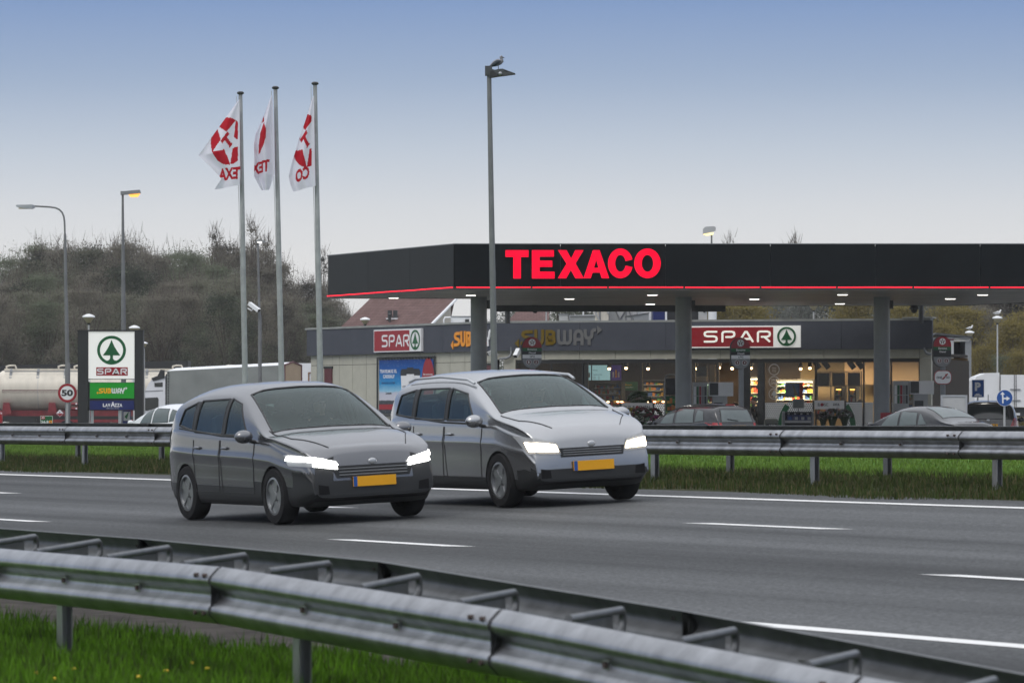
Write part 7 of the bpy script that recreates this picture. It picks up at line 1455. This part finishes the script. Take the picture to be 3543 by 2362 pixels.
mb = MB('white'); mb.tube([E1+V((.05, -.02, -.05)), R1+V((.05, -.02, -.05))], .07, 6); mb.build('barge_board', rt)
nrm = (E1-E0).cross(R0-E0).normalized(); nrm = nrm if nrm.z > 0 else -nrm; fr_r = Fr(E0, (E1-E0), (R0-E0)-(E1-E0).normalized()*(R0-E0).dot((E1-E0).normalized()), nrm)
def onroof(px, py):
    o = V((0, 0, CZ)); d = V(((px-CX)/F, 1, -(py-YH)/F)); k = (fr_r.o-o).dot(nrm)/d.dot(nrm); return o+d*k
for px in (1341, 1360):
    mb = MB('darkgrey'); c = onroof(px, 1101); mb.box(c+V((.10, .15, .17)), (.20, .30, .40)); w2 = mb.build('roof_vent', rt); mb = MB('white'); mb.box(c+V((.08, .05, -.02)), (.30, .35, .06)); mb.build('flashing', w2)
mb = MB('darkgrey'); c = onroof(1348, 1112); mb.tube([c, c+V((0, -.1, .35))], .07, 8); mb.build('vent_pipe', rt)
Yh2 = 215.0; rt = thing('house', 'second brown tiled roof, its slope showing beside the roof strut of the canopy', 'house', ground(1840, Yh2)); roof_quad('roof', P(1755, 1112, Yh2-2), P(1900, 1112, Yh2-2), P(1900, 1030, Yh2+2), P(1830, 1030, Yh2+2), rt); mb = MB('cream'); a, b = P(1770, 1114, Yh2-1), P(1898, 1114, Yh2-1); mb.hexa([V((a.x, a.y, FZ)), V((b.x, a.y, FZ)), V((b.x, a.y+3, FZ)), V((a.x, a.y+3, FZ)), a, b, b+V((0, 3, 0)), a+V((0, 3, 0))]); mb.build('wall', rt)
# roof units on the shop
def roofbox(px0, py0, px1, py1, Y, dep, m, name, label, cat, extra=None):
    a, b = P(px0, py1, Y), P(px1, py0, Y); rt = thing(name, label, cat, ((a.x+b.x)/2, Y, ZR-.02)); mb = MB(m); z0 = ZR-.02; mb.hexa([V((a.x, Y, z0)), V((b.x, Y, z0)), V((b.x, Y+dep, z0)), V((a.x, Y+dep, z0)), V((a.x, Y, b.z)), V((b.x, Y, b.z)), V((b.x, Y+dep, b.z)), V((a.x, Y+dep, b.z))]); mb.build('casing', rt)
    mb = MB('grey'); mb.box(((a.x+b.x)/2, Y+dep/2, b.z+.015), (b.x-a.x+.06, dep+.06, .03)); mb.build('lid', rt); return rt, a, b
rt, a, b = roofbox(1935, 1089, 1965, 1117, 154, .6, 'lightgrey', 'roof_unit', 'narrow grey ventilation box on the shop roof, left one', 'roof unit'); rt, a, b = roofbox(1972, 1095, 2058, 1117, 153.8, .8, 'lightgrey', 'roof_unit', 'wide low grey ventilation box on the shop roof', 'roof unit')
mb = MB('grey'); mb.tube([V((a.x-.02, 153.7, ZR)), V((a.x-.02, 153.7, b.z+.02)), V((a.x+.5, 153.7, b.z+.03)), V((b.x, 153.7, b.z+.04))], .03, 6); mb.build('pipe', rt, smooth=60)
rt, a, b = roofbox(1560, 1096, 1625, 1124, 158.5, 1.0, 'white', 'cooling_unit', 'white cooling unit with pipes on the shop roof left of the first column', 'roof unit')
mb = MB('white'); mb.tube([V((a.x, 158.4, ZR)), V((a.x-.25, 158.4, ZR)), V((a.x-.25, 158.4, b.z-.1)), V((a.x-.2, 158.4, b.z-.02)), V((a.x, 158.4, b.z-.02))], .03, 8); mb.build('pipe', rt, smooth=60); mb = MB('black'); p = P(1616, 1111, 158.45); mb.box(p, (.14, .05, .14)); mb.build('fan_opening', rt)
# pale panelled silos / lorry roofs seen between canopy and shop roof
def slab(px0, px1, ptop, Y, m, name, label, cat, dep=3, stripes=(), pbot=1120):
    a, b = P(px0, ptop, Y), P(px1, ptop, Y); rt = thing(name, label, cat, ((a.x+b.x)/2, Y, FZ)); mb = MB(m); mb.hexa([V((a.x, Y, FZ)), V((b.x, Y, FZ)), V((b.x, Y+dep, FZ)), V((a.x, Y+dep, FZ)), V((a.x, Y, a.z)), V((b.x, Y, b.z)), V((b.x, Y+dep, b.z)), V((a.x, Y+dep, a.z))]); mb.build('wall', rt)
    for x0, y0, x1, y1, mm in stripes: mb = MB(mm); mb.tube([P(x0, y0, Y-.03), P(x1, y1, Y-.03)], .035, 6); mb.build('panel_joint', rt)
    return rt
slab(2059, 2106, 1030, 178, 'boards', 'pale_silo', 'pale ribbed storage wall between canopy and shop roof, left of the middle column', 'building', 3, [(2075, 1050, 2075, 1120, 'grey'), (2060, 1080, 2075, 1050, 'lightgrey'), (2060, 1080, 2075, 1110, 'lightgrey'), (2090, 1050, 2105, 1085, 'lightgrey')])
slab(2107, 2205, 1020, 180, 'lightgrey', 'metal_shed', 'grey metal clad shed with diagonal braces behind the shop roof', 'building', 4, [(2120, 1050, 2150, 1118, 'grey'), (2170, 1050, 2190, 1118, 'grey'), (2165, 1050, 2165, 1118, 'grey'), (2135, 1118, 2163, 1075, 'grey')])
slab(2206, 2256, 1030, 181, 'white', 'white_trailer', 'white trailer roof beside the metal clad shed behind the shop', 'trailer', 2.5)
rt = slab(2260, 2301, 1020, 177, 'navy', 'dark_trailer', 'dark blue trailer standing behind the shop roof, left of the white bar', 'trailer', 2.5); rt = slab(2302, 2308, 1020, 176.6, 'white', 'white_mast', 'slim white upright bar between two dark trailers behind the shop', 'post', .2); rt = slab(2310, 2416, 1020, 177, 'black', 'dark_trailer', 'black trailer behind the middle column and shop roof', 'trailer', 2.5)
rt = slab(2417, 2447, 1020, 176.8, 'lightgrey', 'lorry_side', 'pale grey lorry edge with warning marks right of the middle column', 'lorry', .4); mb = MB('orange'); a = P(2422, 1117, 176.7); mb.box((a.x+.12, 176.7, a.z+.05), (.24, .04, .12)); mb.build('orange_mark', rt)
for z in (1068, 1077): mb = MB('black'); mb.ell(P(2437, z, 176.75), (.05, .03, .05), n=8); mb.build('black_mark', rt)
mb = MB('darkgrey'); rt = thing('slanted_hood', 'dark slanted ventilation hood on the shop roof left of the middle column', 'roof unit', P(2210, 1116, 165)); f = Fr(P(2167, 1116, 165)); s = sc(165); mb.prism([(0, 21*s), (78*s, 32*s), (78*s, 0), (32*s, 0), (22*s, 19*s)], f, 0, -1.2, 'grey'); mb.build('hood', rt); mb = MB('darkgrey'); mb.prism([(-3*s, 20*s), (80*s, 33*s), (80*s, 35*s), (0, 23*s)], f, .05, -1.25); mb.build('lid', rt)
for px, l in ((2460, 'white thick post between canopy and shop roof right of the middle column'), (2013, 'thin pale mast behind the shop roof units')):
    w_ = .33 if px == 2460 else .06; p = P(px+5, YH, 175); mb = MB('white'); mb.lathe([(w_/2, FZ), (w_/2, P(px, 1020 if px == 2460 else 1045, 175).z)], (p.x, p.y, 0), 12); o = mb.build('mast', smooth=50); tag(o, l, 'post')
# ---------------------------------------------------------------- trees
def leafmat(name, c0, c1, rand=.3):
    m = bpy.data.materials.new(name); m.use_nodes = True; n = m.node_tree; b = n.nodes['Principled BSDF']; b.inputs['Roughness'].default_value = .85; b.inputs['Specular IOR Level'].default_value = .15
    t = nd(n, 'ShaderNodeTexCoord'); a = noise(n, t.outputs['Object'], .55, None, 3, .6); c = noise(n, t.outputs['Object'], 5, None, 2, .6)
    oi = nd(n, 'ShaderNodeObjectInfo'); f = math_(n, 'ADD', math_(n, 'ADD', math_(n, 'MULTIPLY', a, 1.3), math_(n, 'MULTIPLY', c, .15)), math_(n, 'MULTIPLY', oi.outputs['Random'], .8))
    n.links.new(ramp(n, f, [(.75, c0), (1.50, c1)]), b.inputs['Base Color'])
    tl = nd(n, 'ShaderNodeBsdfTranslucent'); mxs = nd(n, 'ShaderNodeMixShader'); mxs.inputs[0].default_value = .45; ou = [x for x in n.nodes if x.type == 'OUTPUT_MATERIAL'][0]; n.links.new(b.inputs['Base Color'].links[0].from_socket, tl.inputs[0]); n.links.new(b.outputs[0], mxs.inputs[1]); n.links.new(tl.outputs[0], mxs.inputs[2]); n.links.new(mxs.outputs[0], ou.inputs[0])
    M[name] = m
leafmat('leaf_brown', (.058, .055, .045), (.225, .208, .165)); leafmat('leaf_olive', (.052, .057, .043), (.195, .195, .142)); leafmat('leaf_green', (.050, .060, .043), (.155, .175, .115)); leafmat('leaf_autumn', (.055, .075, .032), (.23, .19, .06)); leafmat('leaf_grey', (.07, .078, .07), (.19, .20, .175))
def crown_mesh(name, seed, H, Wd, nleaf, ls, m, twig=60, base=.12, bare=0.0):
    r = np.random.default_rng(seed); vs = []; fs = []
    # clumps spread over an uneven outline; leaves around them
    nc = 46; zz_ = base+(1-base)*r.random(nc)**.8; prof = np.sin(np.clip((zz_-base)/(1-base), 0, 1)**.75*pi*.93+.12); rr = Wd/2*prof*(.35+.65*np.sqrt(r.random(nc))); th = r.random(nc)*2*pi
    cc = np.stack([rr*np.cos(th), rr*np.sin(th), zz_*H], 1); cs = Wd*(.09+.12*r.random(nc))
    k = r.integers(0, nc, nleaf); p = cc[k]+r.normal(size=(nleaf, 3))*cs[k][:, None]*np.array([1, 1, 1.2])*.5
    bad = p[:, 2] > H*.97; p[bad, 2] -= (p[bad, 2]-H*.97)*(.3+.9*r.random(bad.sum()))
    p[:, 2] = np.maximum(p[:, 2], .3)
    u = r.normal(size=(nleaf, 3)); u /= np.linalg.norm(u, axis=1)[:, None]; v = r.normal(size=(nleaf, 3)); v -= u*(u*v).sum(1)[:, None]; v /= np.linalg.norm(v, axis=1)[:, None]
    sz = ls*(.5+.9*r.random(nleaf))[:, None]; q = np.stack([p-u*sz, p+v*sz*.6, p+u*sz, p-v*sz*.6], 1); V0 = q.reshape(-1, 3); F0 = np.arange(nleaf*4).reshape(-1, 4)
    # fine twigs fanning out and up
    nt_ = int(twig*nc/8); kk = r.integers(0, nc, nt_); a = cc[kk]+r.normal(size=(nt_, 3))*cs[kk][:, None]*.5; d = np.stack([cc[kk][:, 0]/Wd+r.normal(size=nt_)*.3, cc[kk][:, 1]/Wd+r.normal(size=nt_)*.3, .75+.5*r.random(nt_)], 1); l = (.3+.6*r.random(nt_))[:, None]; b = a+d*l; w_ = np.tile(np.array([[.018, 0, 0]]), (nt_, 1)); w_[::2] = [0, .018, 0]
    T = np.stack([a-w_, a+w_, b+w_*.3, b-w_*.3], 1).reshape(-1, 3); T0 = np.arange(nt_*4).reshape(-1, 4)+len(V0)
    A = np.concatenate([V0, T]); B = np.concatenate([F0, T0]); me = bpy.data.meshes.new(name); me.vertices.add(len(A)); me.vertices.foreach_set('co', A.ravel()); me.loops.add(len(B)*4); me.loops.foreach_set('vertex_index', B.ravel().astype(np.int32)); me.polygons.add(len(B)); me.polygons.foreach_set('loop_start', (np.arange(len(B))*4).astype(np.int32)); me.polygons.foreach_set('loop_total', np.full(len(B), 4, np.int32))
    me.materials.append(M[m]); me.materials.append(M['bark']); me.polygons.foreach_set('material_index', np.concatenate([np.zeros(len(F0), np.int32), np.ones(len(T0), np.int32)])); me.update(); return me, cc
def tree_proto(seed, H, Wd, nleaf, ls, m, label, group, twig=60, base=.12, name='broadleaf_tree'):
    rt = thing(name, label, 'tree', (0, 0, FZ), group=group); me, cc = crown_mesh('crown', seed, H, Wd, nleaf, ls, m, twig, base); o = bpy.data.objects.new('crown', me); COL.objects.link(o); o.parent = rt
    r = random.Random(seed); mb = MB('bark'); tp = [V((0, 0, -.2)), V((r.uniform(-.1, .1), 0, H*.3)), V((r.uniform(-.2, .2), r.uniform(-.2, .2), H*.6)), V((r.uniform(-.2, .2), 0, H*.92))]; mb.tube(tp, [.17, .13, .08, .02], 8)
    for i in range(0, len(cc), 2):
        c = V(cc[i]); t = min(.85, max(.1, c.z/H*.62)); k = t*3/.92*.92; j = min(int(k), 2); a = tp[j].lerp(tp[j+1], k-j); mid = a.lerp(c, .55)+V((0, 0, -.15)); mb.tube([a, mid, c], [.055, .035, .012], 5)
    mb.build('trunk', rt, False, smooth=60); return rt
G1 = 'leafless brown trees of the wood on the left'; G2 = 'olive green trees of the wood on the left'
LB, LO = 'thin twigged brown tree in the dense wood behind the lorries on the left', 'olive leaved bushy tree in the dense wood behind the lorries on the left'
used = {}
def place(proto, px, ptop, Y, H, label=None, kx=1.0):
    p = P(px, ptop, Y); h = p.z-FZ; k = h/H; loc = (p.x, p.y, FZ); rz = random.uniform(0, 6.28)
    if proto.name not in used: used[proto.name] = 1; r = proto; r.location = loc; r.rotation_euler = (0, 0, rz); r.scale = (k*kx, k*kx, k); 
    else: r = dup(proto, loc, rz, None, (k*kx, k*kx, k))
    if label: r['label'] = label
    return r
NL = 21000
pb = [tree_proto(11+i, 12, 5.6, NL, .052, 'leaf_brown', LB, G1, 110) for i in range(3)]+[tree_proto(21+i, 12, 6.2, NL+2500, .058, m, LO, G2, 60) for i, m in enumerate(('leaf_olive', 'leaf_green', 'leaf_olive'))]
outl = [(-40, 900), (40, 892), (70, 925), (95, 890), (130, 845), (165, 862), (205, 850), (250, 868), (300, 852), (345, 850), (395, 858), (440, 842), (490, 862), (540, 880), (575, 915), (615, 868), (660, 868), (700, 890), (760, 842), (800, 862), (845, 868), (905, 850), (950, 900), (985, 965), (1030, 985), (1070, 975), (1115, 1000), (1155, 1035), (1190, 1085)]
kinds = [4, 4, 0, 3, 4, 1, 0, 2, 5, 0, 1, 2, 0, 1, 2, 4, 4, 5, 0, 1, 2, 0, 1, 0, 1, 2, 0, 1, 2]
for (px, py), k in zip(outl, kinds): place(pb[k], px, py+random.uniform(0, 8), random.uniform(345, 375), 12)
for i in range(25): px = -60+i*51+random.uniform(-15, 15); py = np.interp(px, [o_[0] for o_ in outl], [o_[1] for o_ in outl])+random.uniform(65, 120); place(pb[(i*7) % 6], px, py, random.uniform(315, 335), 12, kx=1.15)
for i in range(24): px = -60+i*52+random.uniform(-15, 15); py = np.interp(px, [o_[0] for o_ in outl], [o_[1] for o_ in outl])*.45+1150*.55+random.uniform(-30, 40); place(pb[(i*5+2) % 6], px, py, random.uniform(288, 305), 12, kx=1.3)
# slim bare poplars rising out of the wood
pp_ = tree_proto(31, 12, 2.0, 1300, .06, 'leaf_brown', 'bare', 'bare poplars of the wood', 60, .2, 'poplar_tree')
place(pp_, 742, 800, 352, 12, 'slim bare poplar tip sticking out of the wood between tall orange lamp and flagpoles'); place(pp_, 872, 775, 352, 12, 'tallest bare poplar, between the left and middle flagpoles'); place(pp_, 925, 830, 356, 12, 'bare poplar just left of the middle flagpole'); place(pp_, 1118, 880, 360, 12, 'faint bare poplar beside the right flagpole, left of the canopy corner')
# trees behind the shop and on the right
G3, G4 = 'autumn trees on the right', 'grey green trees behind the shop'
pa = tree_proto(41, 9, 5.6, 15000, .075, 'leaf_autumn', 'yellow brown autumn tree behind the station on the right', G3, 20, .05); pg = tree_proto(42, 11, 6.5, 9000, .08, 'leaf_grey', 'hazy grey green tree seen between the canopy and the shop roof', G4, 60, .1); pg2 = tree_proto(43, 11, 6.0, 10000, .08, 'leaf_green', 'dull green tree in the row behind the station', G4, 60, .1); pbr = tree_proto(44, 12, 6.0, 18000, .06, 'leaf_brown', 'thin bare brown tree rising behind the autumn trees on the right', G3, 90, .1)
for px, py, Y, pr in [(1800, 1020, 300, pg), (1870, 990, 290, pg2), (1930, 1005, 300, pg2), (1990, 1000, 310, pg), (2060, 1010, 300, pg2), (2440, 1000, 295, pbr), (2490, 1050, 250, pa), (2550, 1035, 262, pg2), (2600, 1055, 250, pa), (2650, 1000, 300, pg), (2710, 985, 320, pg), (2770, 1000, 310, pg), (2830, 990, 320, pg), (2890, 1000, 300, pg2), (2950, 1045, 262, pa), (2930, 990, 320, pg), (3010, 1000, 300, pg), (3070, 1040, 262, pg2), (3120, 1055, 250, pa), (3180, 1000, 300, pg2)]: place(pr, px, py, Y, 9 if pr is pa else (12 if pr is pbr else 11))
for px, py, Y, pr in [(3235, 985, 296, pbr), (3300, 975, 298, pbr), (3360, 960, 300, pbr), (3425, 950, 300, pbr), (3480, 965, 298, pbr), (3540, 950, 300, pbr), (3210, 960, 315, pbr), (3260, 1010, 300, pg2), (3290, 1060, 262, pa), (3340, 1070, 258, pa), (3320, 930, 320, pbr), (3390, 1060, 262, pbr), (3385, 920, 320, pbr), (3440, 1090, 258, pbr), (3450, 910, 325, pbr), (3500, 1110, 246, pa), (3555, 1085, 250, pa), (3500, 925, 320, pbr), (3560, 930, 320, pbr), (3610, 1090, 250, pa), (3250, 1120, 250, pa), (3400, 1200, 245, pa), (3460, 1230, 240, pg2), (3530, 1220, 240, pa)]: place(pr, px, py, Y, 9 if pr is pa else (12 if pr is pbr else 11))
place(pp_, 2750, 828, 330, 12, 'bare twig top just showing above the canopy roof edge'); place(pp_, 2520, 832, 330, 12, 'small bare twig top above the canopy, right of the square headed lamp')
# ---------------------------------------------------------------- haze
HAZE = .0002
mb = MB('white'); mb.box((230, 455, 8.65), (1460, 1550, 20.7)); hz = mb.build('haze'); hz['kind'] = 'stuff'; hm = bpy.data.materials.new('haze'); hm.use_nodes = True; n = hm.node_tree; n.nodes.clear(); o_ = nd(n, 'ShaderNodeOutputMaterial'); pv = nd(n, 'ShaderNodeVolumePrincipled'); pv.inputs['Color'].default_value = (.92, .93, .95, 1); pv.inputs['Density'].default_value = HAZE; pv.inputs['Anisotropy'].default_value = .2; n.links.new(pv.outputs[0], o_.inputs['Volume']); hz.data.materials.clear(); hz.data.materials.append(hm)
